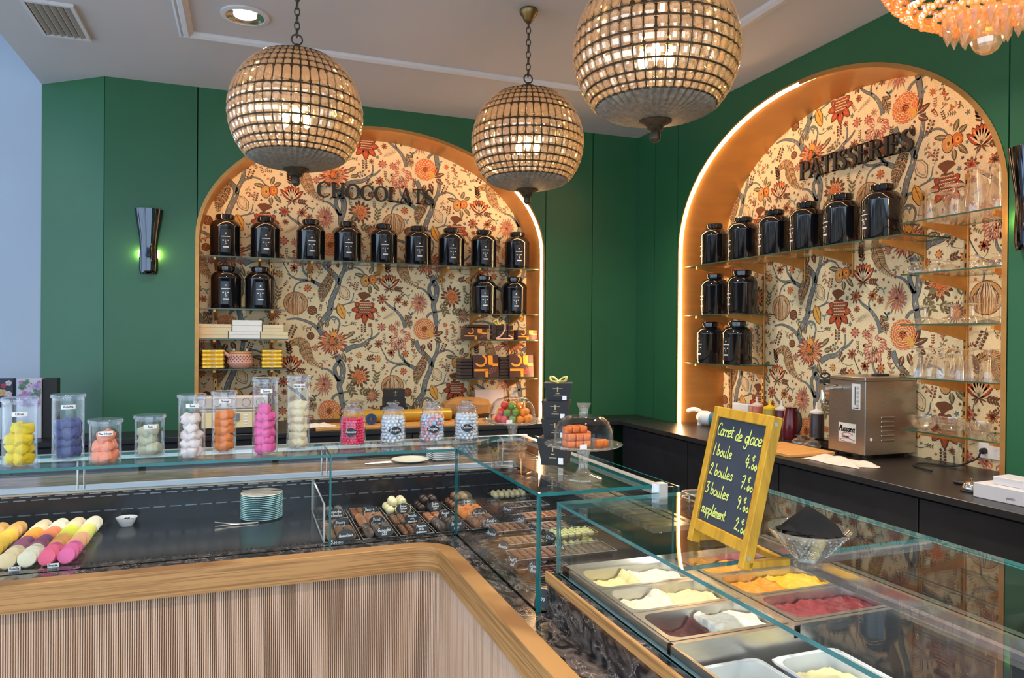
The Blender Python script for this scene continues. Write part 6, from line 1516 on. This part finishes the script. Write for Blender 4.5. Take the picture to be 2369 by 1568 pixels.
_G['M'] = ([(.04,.0),(.16,1.0),(.28,.35),(.46,1.0),(.54,.0)],)
handwriting(b, txt, 0, 0, .036 * k_ * 1.25, .0062, slant=.22, adv=.8); b.v = [(-.0034, .186 - x, lz(1.068) + z) for x, y, z in b.v]; part('lettering', b, ink, pl, smooth=0)
b = MB()
for (z, y0, y1) in ((1.052, .085, .165), (1.020, .070, .180)):
    P = crom([(.0, y0, 0), (0, (y0 + y1) / 2, .010), (0, y1, -.002), (0, (y0 + y1) / 2 + .01, -.012), (0, y0 + .01, -.006)], 6); b.tube([(-.0030, p.y, lz(z) + p.z) for p in P], .0016, 5)
part('swoosh', b, M('crimson_print', (.42, .02, .06), .5), pl)
b = MB(); handwriting(b, 'Sahneautomaten', 0, 0, .010, .0018, adv=.9); b.v = [(-.0034, .168 - x * .80, lz(1.033) + z) for x, y, z in b.v]; part('lettering', b, ink, pl, smooth=0)
t = thing('lid_block', 'small black plastic block lying on the steel machine', 'block', (3.47, 3.20, MZ1 + .0005)); b = MB(); b.rbox(-.05, .05, -.02, .02, 0, .013, .002); part('body', b, ink, t)

# ---------------------------------------------------------------- glassware on the right shelves
def goblet(prof, n=24, ribs=0, amp=.03, zr=(0, 9)):
    w_ = (lambda a, z: amp * math.cos(ribs * a) if zr[0] < z < zr[1] else 0) if ribs else None
    b = MB(); b.lathe_open(prof, n, wob=w_); return b
sundae = goblet([(.050, 0), (.049, .01), (.044, .06), (.034, .105), (.014, .118), (.010, .124), (.010, .150), (.018, .156), (.045, .160), (.046, .163), (.0001, .165)], 32, 12, .03, (.0, .11)).mesh('stem_glass', thinglass)
beer = goblet([(.046, 0), (.050, .03), (.050, .07), (.040, .13), (.026, .18), (.022, .200), (.030, .212), (.044, .216), (.044, .220), (.0001, .222)], 28, 8, .035, (.02, .19)).mesh('tall_glass', thinglass)
cup = goblet([(.042, 0), (.046, .012), (.044, .030), (.030, .046), (.012, .052), (.012, .060), (.030, .066), (.0001, .068)], 30, 10, .07, (.0, .045)).mesh('crystal_cup', thinglass)
coupe = goblet([(.064, 0), (.063, .012), (.055, .026), (.030, .034), (.009, .038), (.008, .085), (.014, .092), (.040, .096), (.041, .099), (.0001, .101)], 28).mesh('coupe_glass', thinglass)
flute = goblet([(.042, 0), (.042, .02), (.036, .075), (.022, .115), (.009, .124), (.011, .132), (.008, .142), (.018, .148), (.040, .151), (.041, .154), (.0001, .156)], 36, 16, .03, (.0, .11)).mesh('ribbed_flute', thinglass)
bowlg = goblet([(.030, 0), (.040, .006), (.054, .025), (.060, .050), (.062, .070), (.058, .070), (.052, .030), (.036, .010), (.0001, .008)], 30, 10, .06, (.004, .06)).mesh('crystal_bowl', thinglass)
def glassrow(me, name, z, pts, label, cat, grp):
    for (px, X) in pts:
        tag(link(name, me, None, (X, onX(px, 600, X).y, z + .0006), (0, 0, random.uniform(0, 1))), label, cat, grp)
glassrow(sundae, 'sundae_goblet', 2.222, ((2146, 3.37), (2183, 3.50), (2206, 3.36), (2236, 3.50)), 'upturned ribbed sundae goblet on the highest glassware shelf', 'goblet', 'sundae goblets')
glassrow(beer, 'beer_glass', 2.222, ((2256, 3.36), (2290, 3.48), (2312, 3.37)), 'upturned tall beer glass on the highest glassware shelf', 'glass', 'tall beer glasses')
glassrow(cup, 'crystal_cup', 1.948, ((2120, 3.36), (2168, 3.37), (2195, 3.48), (2262, 3.36), (2312, 3.37)), 'upturned low crystal cup on the second glassware shelf', 'cup', 'low crystal cups')
glassrow(coupe, 'coupe_glass', 1.681, ((2142, 3.38), (2203, 3.39), (2252, 3.37), (2318, 3.50)), 'upturned wide coupe glass on the third glassware shelf', 'glass', 'wide coupes')
glassrow(flute, 'ribbed_flute', 1.400, ((2127, 3.36), (2154, 3.48), (2180, 3.37), (2206, 3.48), (2226, 3.36), (2250, 3.46), (2291, 3.37)), 'upturned ribbed flute on the fourth glassware shelf', 'glass', 'ribbed flutes')
glassrow(bowlg, 'crystal_bowl', 1.124, ((2140, 3.38), (2204, 3.42), (2264, 3.39)), 'cut crystal bowl on the lowest glassware shelf', 'bowl', 'crystal bowls')

# ---------------------------------------------------------------- things on the right worktop
Z1 = ZW + .0006
b = MB(); b.rbox(2.90, 3.235, 3.30, 3.74, Z1, Z1 + .018, .002); solo('cutting_board', b, board_wood, 'orange-toned wooden board on the worktop before the steel machine', 'board')
def cloth(name, label, loc, sx, sy, h, col, seed, rz=0, zoff=0):
    n = 16; V = []; r_ = random.Random(seed); b = MB()
    for j in range(n + 1):
        for i in range(n + 1):
            u, v = i / n - .5, j / n - .5; e = max(0, 1 - (2 * max(abs(u), abs(v))) ** 3)
            V.append((u * sx * (1 + .12 * math.sin(v * 9 + seed)), v * sy * (1 + .15 * math.sin(u * 7)), .001 + e * h * (.55 + .45 * math.sin(u * 11 + seed) * math.cos(v * 8)) + r_.uniform(0, .0008)))
    m = n + 1; b.add(V, [(j * m + i, j * m + i + 1, (j + 1) * m + i + 1, (j + 1) * m + i) for j in range(n) for i in range(n)])
    return solo(name, b, M('cloth_' + name, col, .85, var=.06, vscale=60, bump=.4, bscale=400), label, 'cloth', loc, (0, 0, rz), smooth=80)
cloth('towel', 'crumpled pinkish white towel at the foot of the steel machine', (3.07, 3.09, Z1), .19, .36, .035, (.72, .58, .50), 2, .1)
bl = thing('service_bell', 'chrome counter bell beside the white cartons', 'bell', (3.05, 2.315, Z1)); b = MB(); b.lathe([(.0001, 0), (.042, 0), (.043, .006), (.034, .010), (.0001, .011)], 24); part('base', b, ink, bl)
b = MB(); b.lathe([(.036, .012), (.036, .018), (.030, .034), (.018, .044), (.006, .048), (.0001, .048)], 28); part('dome', b, M('polished_steel'), bl); b = MB(); b.lathe([(.004, .048), (.004, .055), (.007, .058), (.0001, .061)], 12); part('plunger', b, M('polished_steel'), bl)
cart = M('white_carton', (.60, .58, .60), .6, var=.03)
t = thing('carton', 'wide white carton with faint print next to the bell', 'box', (3.055, 2.125, Z1), (0, 0, .05)); b = MB(); b.rbox(-.085, .085, -.12, .12, 0, .062, .002); part('body', b, cart, t)
b = MB()
for k in range(3): handwriting(b, ('poms', 'glace', 'vanille')[k], 0, 0, .012, .0012)
b.v = [(-.0856, -.02 - x, .018 + z + .0) for x, y, z in b.v]; part('print', b, M('grey_print', (.25, .25, .27), .6), t, smooth=0)
t = thing('carton', 'small white carton stacked on the wide white carton', 'box', (3.07, 2.115, Z1 + .0625), (0, 0, .1)); b = MB(); b.rbox(-.055, .055, -.075, .075, 0, .034, .002); part('body', b, cart, t)
t = thing('card_terminal', 'flat black card terminal on the worktop by the socket', 'terminal', (3.20, 2.40, Z1), (0, 0, .2)); b = MB(); b.rbox(-.05, .05, -.085, .085, 0, .016, .005); part('body', b, ink, t); b = MB(); b.box(-.035, .035, .02, .07, .0161, .0166); part('screen', b, blackgloss, t)
t = thing('power_socket', 'white double power socket in the niche wallpaper', 'socket', (XRB - .0035, onX(2298, 1045, XRB).y, onX(2298, 1045, XRB).z)); b = MB(); b.rbox(-.008, 0, -.075, .075, -.04, .04, .003); part('plate', b, whitep, t)
for s in (-1, 1): b = MB(); b.lathe([(.021, 0), (.021, .002), (.018, .0022), (.017, .0005)], 20); part('outlet', b, whitep, t, (-.0082, s * .036, 0), (0, -PI / 2, 0))
sy_, sz_ = onX(2298, 1045, XRB).y, onX(2298, 1045, XRB).z
t = thing('power_cable', 'black power cable running from the socket along the worktop', 'cable', (0, 0, 0)); b = MB(); b.lathe([(.016, 0), (.016, .02), (.008, .034)], 14, (0, 0, 0)); part('plug', b, ink, t, (XRB - .0140, sy_ + .036, sz_), (0, -PI / 2, 0))
b = MB(); b.tube(crom([(XRB - .045, sy_ + .036, sz_), (XRB - .07, sy_ + .03, sz_ - .03), (XRB - .09, sy_ + .05, .965), (XRB - .12, sy_ + .12, .929), (XRB - .20, sy_ + .24, .9265), (XRB - .30, sy_ + .22, .9265), (XRB - .36, sy_ + .06, .9265)], 7), .005, 8); part('cord', b, ink, t)
# hand blender lying in the corner of the niche
t = thing('hand_mixer', 'white and blue hand mixer lying beside the light strip', 'mixer', (3.33, 4.70, Z1), (0, 0, -1.35))
b = MB(); b.sphere((0, 0, .062), .060, 16, 10, 1.5, .85, .92); part('housing', b, whitep, t); b = MB(); b.tube([(.07, 0, .062), (.105, 0, .062), (.125, 0, .060)], .052, 18, r1=.040); part('motor_band', b, M('petrol_blue', (.02, .17, .27), .4), t)
b = MB(); b.tube(crom([(-.04, 0, .100), (-.10, 0, .118), (-.155, 0, .112), (-.185, 0, .098)], 5), .017, 12); part('handle', b, whitep, t); b = MB(); b.tube([(-.06, 0, .0), (-.055, 0, .045)], .018, 10); part('foot', b, whitep, t)
def squeeze(name, label, loc, col, h=.15, r_=.034, cap=(.75, .75, .75), fillm=None):
    t = thing(name, label, 'bottle', loc); b = MB(); b.lathe([(.0001, 0), (r_, 0), (r_, .004), (r_, h * .72), (r_ * .9, h * .78), (.0001, h * .78)], 22); part('body', b, M('sauce_%.3f' % col[0], col, .3), t)
    b = MB(); b.lathe([(r_ * .92, h * .78), (r_ * .92, h * .83), (r_ * .6, h * .86), (r_ * .22, h * .90), (r_ * .12, h * 1.06), (.0001, h * 1.07)], 18); part('cap', b, M('cap_%.3f' % col[0], cap, .4), t)
for (px, X, lab, c, cp) in ((1751, 3.50, 'squeeze bottle of caramel-red sauce with a pale cap', (.45, .13, .07), (.78, .62, .55)), (1781, 3.46, 'squeeze bottle of mustard-yellow sauce', (.35, .25, .02), (.80, .52, .01)), (1808, 3.48, 'squeeze bottle of dark red coulis', (.09, .008, .012), (.7, .66, .62)), (1890, 3.44, 'squeeze bottle of dark chocolate sauce by the machine', (.035, .022, .022), (.72, .70, .68))):
    squeeze('sauce_bottle', lab, (X, onX(px, 960, X).y, Z1), c, .235 if px < 1850 else .255, .048 if px < 1850 else .045, cp)
t = thing('paper_packet', 'white paper packet leaning behind the chalkboard', 'packet', (3.50, onX(1718, 950, 3.50).y, Z1)); b = MB(); b.rbox(-.03, .03, -.09, .09, 0, .19, .006); part('body', b, paper, t)
t = thing('coffee_jug', 'dark red coffee jug with black handle beside the sauces', 'jug', (3.45, onX(1830, 960, 3.45).y, Z1)); b = MB(); b.lathe([(.0001, 0), (.055, 0), (.060, .02), (.055, .12), (.040, .20), (.042, .215), (.0001, .216)], 24); part('body', b, M('jug_red', (.10, .006, .01), .15), t); b = MB(); b.tube(crom([(0, -.045, .20), (0, -.085, .17), (0, -.09, .09), (0, -.058, .05)], 5), .008, 8); part('handle', b, ink, t)
b = MB(); b.rbox(-.075, .075, -.09, .09, 0, .055, .010); solo('storage_tub', b, glass('smoky_plastic', (.35, .36, .38), .06, .6), 'smoky plastic tub pushed against the steel machine', 'tub', (3.42, 3.50, Z1))
for k, px in enumerate((1850, 1880)): tag(link('tumbler', cup, None, (3.30, onX(px, 1000, 3.30).y, Z1), (0, 0, k)), 'small upturned glass cup on the worktop by the board', 'cup', 'glass cups on the worktop')

# ---------------------------------------------------------------- things on the CHOCOLATS shelves
creamc = M('cream_gold_card', (.74, .60, .34), .45, var=.06); whitec2 = M('pearl_card', (.80, .77, .70), .35, var=.03); goldc = M('gold_foil', (.72, .46, .08), .22, metal=.75, var=.15, vscale=40)
def flat_box(px0, px1, py1, h, z, mat, label, depth=.16):
    a, c = onY(px0, py1, 5.68), onY(px1, py1, 5.68); w_ = (c.x - a.x) / 2 - .0015
    t = thing('gift_carton', label, 'box', ((a.x + c.x) / 2, 5.68 + depth / 2, z)); b = MB(); b.rbox(-w_, w_, -depth / 2, depth / 2, 0, h * .52, .001); part('base', b, mat, t); b = MB(); b.rbox(-w_, w_, -depth / 2 - .001, depth / 2, h * .53, h, .001); part('lid', b, mat, t)
ZB = 1.5676; h_ = .052
flat_box(459, 528, 782, h_, ZB, creamc, 'flat cream-gold box, lower one of the pair by the green wall'); flat_box(529, 602, 783, h_, ZB, whitec2, 'flat pearl-white box under the tall white one'); flat_box(603, 667, 783, h_, ZB, creamc, 'flat cream-gold box, lower one by the wallpaper side')
flat_box(459, 536, 782, h_, ZB + h_ + .0005, creamc, 'flat cream-gold box, upper one of the pair by the green wall'); flat_box(537, 606, 783, .083, ZB + h_ + .0005, whitec2, 'tall bright white box on the flat boxes'); flat_box(607, 656, 783, h_, ZB + h_ + .0005, creamc, 'flat cream-gold box, upper one by the wallpaper side')
ZT = 1.3436
def foil_stack(px0, px1, lab, n=5):
    a, c = onY(px0, 850, 5.70), onY(px1, 850, 5.70); w_ = (c.x - a.x) / 2; cx = (a.x + c.x) / 2
    for k in range(n):
        t = thing('foil_packet', lab, 'packet', (cx, 5.78, ZT + k * .0295), (0, 0, random.uniform(-.04, .04)), lab); b = MB(); b.rbox(-w_ + .002, w_ - .002, -.07, .07, 0, .0285, .009); part('wrapper', b, goldc, t); b = MB(); b.box(-w_ * .2, w_ * .2, -.0706, -.0698, .008, .020); part('seal', b, creamc, t)
foil_stack(464, 520, 'gold foil packet in the stack beside the green wall'); foil_stack(603, 655, 'gold foil packet in the stack right of the teapot')
p = onY(556, 850, 5.77); t = thing('teapot', 'pink patterned ceramic teapot with a wooden lid', 'teapot', (p.x, 5.77, ZT)); potm = M('pink_ceramic', (.78, .42, .32), .35, var=.04); R_ = .092
b = MB(); b.lathe([(.0001, 0), (.052, 0), (.070, .012), (.093, .040), (.095, .050), (.080, .105), (.078, .112), (.0001, .112)], 30); part('body', b, potm, t)
b = MB()
for j in range(4):
    for k in range(22):
        z = .056 + j * .0125; r_ = .0955 - (z - .05) * .27; a = 2 * PI * (k + .5 * (j % 2)) / 22; b.T = Matrix.Rotation(a, 4, 'Z'); b.add([(r_ + .002, -.0075, z), (r_ + .002, 0, z - .0045), (r_ + .002, .0075, z), (r_ + .001, 0, z + .005)], [(0, 1, 2, 3)])
b.T = None; part('glaze_pattern', b, M('maroon_glaze', (.20, .03, .03), .4), t, stuff=True, smooth=0)
b = MB(); b.lathe([(.082, .113), (.084, .118), (.078, .126), (.03, .130), (.0001, .130)], 28); part('lid', b, board_wood, t); b = MB(); b.tube([(-.07, -.02, .085), (-.098, -.03, .110), (-.112, -.034, .122)], .016, 12, r1=.009); part('spout', b, potm, t)
for s in (-1, 1): b = MB(); b.sphere((s * .045, 0, .138), .010, 10, 6, sz=1.3); part('handle_knob', b, whitep, t)
# patterned chocolate boxes
patm = [M('pattern_brown', (.055, .018, .014), .4), M('pattern_orange', (.80, .30, .015), .4), M('pattern_mauve', (.22, .085, .07), .4), M('pattern_red', (.45, .03, .03), .4)]
def pattern(b, w_, h, y, red):
    """circles, key shape and sunburst printed on the front"""
    def ring(cx, cz, r0, r1, mi, a0=0, a1=2 * PI, n=22):
        vs = []
        for k in range(n + 1): a = a0 + (a1 - a0) * k / n; vs += [(cx + r0 * math.cos(a), y, cz + r0 * math.sin(a)), (cx + r1 * math.cos(a), y, cz + r1 * math.sin(a))]
        b.add(vs, [(2 * k, 2 * k + 1, 2 * k + 3, 2 * k + 2) for k in range(n)], mi)
    ring(-w_ * .45, h * .76, h * .20, h * .29, 1, -2.6, 1.2)
    for (x0, x1, z0, z1) in ((.15, .55, .55, .97), (-.98, .15, .28, .38), (-.1, .12, .02, .36), (.5, .95, .50, .62)): b.add([(x0 * w_, y, z0 * h), (x1 * w_, y, z0 * h), (x1 * w_, y, z1 * h), (x0 * w_, y, z1 * h)], [(0, 1, 2, 3)], 1)
    for k in range(9):
        a = .1 + k * .34; cx, cz = w_ * .72, h * .10; q0, q1 = h * .16, h * .36
        if abs(cx + q1 * math.cos(a)) < w_ * .97: b.add([(cx + q0 * math.cos(a - .07), y, cz + q0 * math.sin(a - .07)), (cx + q1 * math.cos(a - .09), y, cz + q1 * math.sin(a - .09)), (cx + q1 * math.cos(a + .09), y, cz + q1 * math.sin(a + .09)), (cx + q0 * math.cos(a + .07), y, cz + q0 * math.sin(a + .07))], [(0, 1, 2, 3)], 3 if red else 2)
    b.add([(-.12 * w_, y - .0006, .40 * h), (.22 * w_, y - .0006, .40 * h), (.22 * w_, y - .0006, .60 * h), (-.12 * w_, y - .0006, .60 * h)], [(0, 1, 2, 3)], 0)
def pat_box(px0, px1, h, z, label, Y=5.70, dp=.07, red=False, lean=-.14):
    a, c = onY(px0, 840, Y), onY(px1, 840, Y); w_ = (c.x - a.x) / 2; t = thing('chocolate_box', label, 'box', ((a.x + c.x) / 2, Y, z + (.010 if lean else 0)), (lean, 0, 0))
    b = MB(); b.rbox(-w_, w_, 0, dp, 0, h, .002); part('box', b, patm[0], t); b = MB(); pattern(b, w_ * .98, h, -.0009, red); part('print', b, patm, t, smooth=0); return t
ZR = 1.2446
pat_box(1097, 1155, .190, ZR, 'brown box with orange rings and mauve sunburst leaning on the shelf'); pat_box(1180, 1236, .190, ZR, 'brown box with orange rings and red sunburst leaning on the shelf', red=True)
barm = M('dark_wrapper', (.035, .018, .014), .3, var=.3, vscale=60)
for (px0, px1, n, hh, lab) in ((1066, 1094, 6, .028, 'dark wrapped bar in the low stack left of the ring boxes'), (1156, 1178, 7, .026, 'dark wrapped bar in the stack between the ring boxes')):
    a, c = onY(px0, 870, 5.72), onY(px1, 870, 5.72)
    for k in range(n):
        b = MB(); w_ = (c.x - a.x) / 2; b.rbox(-w_, w_, -.07, .07, 0, hh - .002, .003); solo('chocolate_bar', b, barm, lab, 'bar', ((a.x + c.x) / 2, 5.80, ZR + k * hh), (0, 0, random.uniform(-.03, .03)), lab)
ZQ = 1.5696
pat_box(1073, 1127, .095, ZQ, 'low orange and brown ring-patterned box by the bagged chocolate', 5.69, .10, False, 0); pat_box(1197, 1243, .085, ZQ, 'low ring-patterned box beside the copper niche wall', 5.69, .10, True, 0)
t = thing('chocolate_bag', 'clear bag of dark chocolate blocks tied with a pink ribbon', 'bag', (onY(1160, 760, 5.75).x, 5.75, ZQ)); 
for i in range(4):
    for j in range(3): b = MB(); b.rbox(-.022, .022, -.03, .03, -.019, .019, .003); part('block', b, barm, t, (-.072 + i * .048, .0, .022 + j * .041), (0, random.uniform(-.1, .1), 0))
b = MB(); b.tube(crom([(.01, -.045, .145), (.015, -.045, .09), (-.02, -.045, .035), (-.06, -.045, .01), (.03, -.05, .008), (.09, -.045, .012), (.05, -.04, .04)], 6), .006, 6); part('ribbon', b, M('pink_ribbon', (.75, .42, .33), .4), t); b = MB(); b.tube(crom([(-.05, -.04, .125), (-.09, -.05, .15), (-.06, -.05, .165), (-.04, -.045, .13), (.0, -.05, .16), (-.01, -.05, .135)], 5), .008, 6); part('bow', b, M('gilt_ribbon', (.62, .52, .16), .3, metal=.4), t)
t = thing('wrapped_bar', 'dark wrapped bar lying on the low patterned box', 'bar', (onY(1106, 745, 5.76).x, 5.755, ZQ + .0958), (0, 0, .1)); b = MB(); b.rbox(-.11, .09, -.03, .03, 0, .030, .006); part('wrapper', b, barm, t)

# ---------------------------------------------------------------- things on the back worktop
ZZ = ZW + .0006
a = onZ(690, 985, .94); b = MB(); b.rbox(.46, 1.98, 5.225, 5.52, ZZ, ZZ + .020, .002); solo('wooden_board', b, board_wood, 'long honey-coloured board on the back worktop', 'board')
b = MB(); b.tube([(.68, 5.46, 0), (1.50, 5.46, 0)], .047, 20); b.v = [(x, y, z + ZZ + .0675) for x, y, z in b.v]; t = thing('paper_roll', 'roll of golden wrapping paper lying on the honey board', 'roll', (0, 0, 0)); part('roll', b, M('gold_paper', (.52, .29, .02), .35, metal=.2, var=.05), t)
p = onY(858, 985, 5.35); t = thing('ribbon_reel', 'blue reel of ribbon standing before the golden roll', 'reel', (p.x, 5.34, ZZ + .0205)); b = MB(); b.lathe([(.012, -.012), (.040, -.012), (.040, .012), (.012, .012)], 28, closed=True); part('reel', b, M('navy_reel', (.02, .07, .20), .4), t, (0, 0, .0405), (PI / 2, 0, .25))
zz = ZZ
for k, (w_, h, lab) in enumerate(((.098, .112, 'wide black carton at the bottom of the three by the wallpaper'), (.080, .070, 'black carton in the middle of the three by the wallpaper'), (.074, .070, 'small black carton on top of the three by the wallpaper'))):
    p = onY(911, 920, 5.72); taper_box('black_carton', lab, (p.x, 5.72, zz), w_, w_, .07, .07, h, 0, None, False); zz += h + .0006
b = MB()
p = onY(1082, 950, 5.66); t = thing('paper_bag', 'crumpled brown paper bag lying on the back worktop', 'bag', (p.x, 5.68, ZZ)); n = 16; V = []; rb = random.Random(8)
for j in range(9):
    for i in range(n):
        a = 2 * PI * i / n; ph = j / 8 * PI; q = 1 + rb.uniform(-.10, .10); V.append((.215 * math.sin(ph) ** .6 * math.cos(a) * q if 0 < j < 8 else 0, .10 * math.sin(ph) ** .6 * math.sin(a) * q if 0 < j < 8 else 0, .088 - .088 * math.cos(ph) + (rb.uniform(-.008, .008) if 0 < j < 8 else 0)))
b.add(V, [(j * n + i, j * n + (i + 1) % n, (j + 1) * n + (i + 1) % n, (j + 1) * n + i) for j in range(8) for i in range(n)]); part('sack', b, M('kraft_paper', (.42, .20, .055), .6, var=.12, bump=.5, bscale=30), t, smooth=18)
t = thing('paper_sheaf', 'pinkish white sheaf of paper behind the marzipan stand', 'paper', (onY(1135, 940, 5.80).x, 5.83, ZZ), (-.05, 0, .1)); b = MB(); b.rbox(-.13, .13, -.01, .01, .012, .225, .002); part('sheets', b, M('pinkish_paper', (.70, .60, .57), .7), t)
p = onY(827, 950, 5.66); t = thing('glass_jar', 'small glass jar with dark contents beside the golden roll', 'jar', (p.x, 5.70, ZZ)); b = MB(); b.lathe([(.0001, .002), (.050, .002), (.052, .09), (.0001, .09)], 20); part('contents', b, ink, t); b = MB(); b.lathe([(.0001, 0), (.055, 0), (.056, .10), (.045, .125), (.045, .14), (.0001, .14)], 24); part('body', b, jarglass, t); b = MB(); b.lathe([(.050, .1405), (.050, .165), (.02, .17), (.0001, .185)], 20); part('lid', b, thinglass, t)
p = onZ(540, 1003, ZW); t = thing('kitchen_scale', 'cream shop scale with grey display on the back worktop', 'scale', (onY(528, 985, 5.34).x, 5.34, ZZ), (0, 0, 0)); crm = M('cream_plastic', (.74, .62, .34), .4)
b = MB(); b.rbox(-.17, .17, -.10, .10, 0, .045, .006); part('foot', b, ink, t); b = MB(); b.prism([(-.105, .045), (.06, .045), (.06, .15), (-.08, .15)], -.165, .165, axes='yz'); part('housing', b, crm, t)
b = MB(); b.add([(-.03, -.1000, .090), (.075, -.1000, .090), (.075, -.0865, .138), (-.03, -.0865, .138)], [(0, 1, 2, 3)]); b.v = [(x, y - .0012, z) for x, y, z in b.v]; part('display', b, M('lcd_grey', (.16, .18, .17), .3), t, smooth=0)
b = MB(); b.add([(-.03, -.1045, .060), (.05, -.1045, .060), (.05, -.1003, .080), (-.03, -.1003, .080)], [(0, 1, 2, 3)]); b.v = [(x, y - .0012, z) for x, y, z in b.v]; part('sticker', b, M('yellow_sticker', (.78, .62, .02), .5), t, smooth=0)
for k in range(4): b = MB(); b.rbox(.10, .125, -.1035 + k * .0045, -.096 + k * .0045, .062 + k * .019, .074 + k * .019, .002); part('key', b, whitep, t)
b = MB(); b.rbox(-.18, .18, -.08, .10, .1502, .166, .004); part('pan', b, steel, t)
t = thing('printed_packet', 'long pale packet printed with smiling circles on the scale', 'packet', (t.location.x + .02, 5.36, ZZ + .1668)); b = MB(); b.rbox(-.24, .24, -.06, .06, 0, .085, .010); part('wrapper', b, M('pale_packet', (.62, .54, .48), .5), t)
for k in range(5): b = MB(); b.tube([(-.19 + k * .095 + .028 * math.cos(2 * PI * q / 18), -.0608, .043 + .028 * math.sin(2 * PI * q / 18)) for q in range(18)], .0016, 4, closed=True); part('circle_print', b, M('brown_print', (.25, .14, .10), .6), t)
cloth('paper_sheet', 'crumpled white sheet of paper on the honey board', (onY(735, 975, 5.33).x, 5.34, ZZ + .0205), .22, .14, .03, (.78, .74, .66), 5, .3)
# printed cartons at the far left end
def floral(name, label, x, y, w_, h, cols, bg, seed):
    t = thing(name, label, 'box', (x, y, ZZ), (0, 0, .12)); b = MB(); b.rbox(-w_, w_, 0, .12, 0, h, .002); part('body', b, bg, t); rf = random.Random(seed); b = MB()
    for k in range(34):
        cx, cz, r_ = rf.uniform(-w_ * .85, w_ * .85), rf.uniform(h * .58, h * .96), rf.uniform(.010, .024); m = rf.randrange(len(cols)); dpt = -.0008 - .00012 * k
        for q in range(5):
            a = 2 * PI * q / 5 + k; px, pz = cx + r_ * .6 * math.cos(a), cz + r_ * .6 * math.sin(a)
            if abs(px) + r_ * .55 < w_ and pz + r_ * .55 < h: b.add([(px + r_ * .55 * math.cos(2 * PI * i / 7), dpt, pz + r_ * .55 * math.sin(2 * PI * i / 7)) for i in range(7)], [tuple(range(7))], m)
    part('floral_print', b, cols, t, stuff=True, smooth=0)
    b = MB(); b.add([(-w_ * .96, -.0008, h * .02), (w_ * .96, -.0008, h * .02), (w_ * .96, -.0008, h * .54), (-w_ * .96, -.0008, h * .54)], [(0, 1, 2, 3)]); part('label_panel', b, M('pale_blue_label', (.55, .62, .72), .6), t)
fc = [M('flower_%d' % k, c, .6) for k, c in enumerate(((.45, .06, .10), (.55, .30, .36), (.12, .35, .30), (.60, .42, .20), (.62, .55, .60)))]; fl2 = [M('flower2_%d' % k, c, .6) for k, c in enumerate(((.55, .22, .48), (.42, .30, .60), (.60, .48, .66), (.15, .25, .18)))]
q = onY(22, 1000, 5.35); floral('floral_carton', 'dark floral printed carton at the end of the back worktop', q.x - .085, 5.35, .100, .385, fc, M('navy_card', (.03, .035, .07), .5), 1)
q = onY(66, 1000, 5.36); floral('floral_carton', 'pale lilac rose printed carton next to the dark floral one', q.x, 5.372, .066, .385, fl2, M('lilac_card', (.55, .56, .66), .5), 2)
b = MB(); b.rbox(-.04, .04, 0, .16, 0, .38, .002); q = onY(88, 1000, 5.38); solo('black_carton', b, cardblk, 'tall black carton beside the lilac rose carton', 'box', (q.x + .060, 5.40, ZZ), (0, 0, .1))

# ---------------------------------------------------------------- ceiling downlights behind the viewer (same fitting as the one in view)
def downlight(x, y, power):
    l = bpy.data.lights.new('downlight_beam', 'AREA'); l.shape = 'DISK'; l.size = .12; l.energy = power; l.color = (1.0, .86, .70); l.spread = math.radians(120)
    o = bpy.data.objects.new('downlight_beam', l); COL.objects.link(o); o.location = (x, y, ZC - .016)
for (x, y) in ((-0.02, 4.238), (2.2, 4.2), (0.9, 1.2), (2.2, 1.0), (0.0, -.3), (2.2, -.6), (-.9, 1.2), (2.25, 2.6)): downlight(x, y, DOWNLIGHT_W)
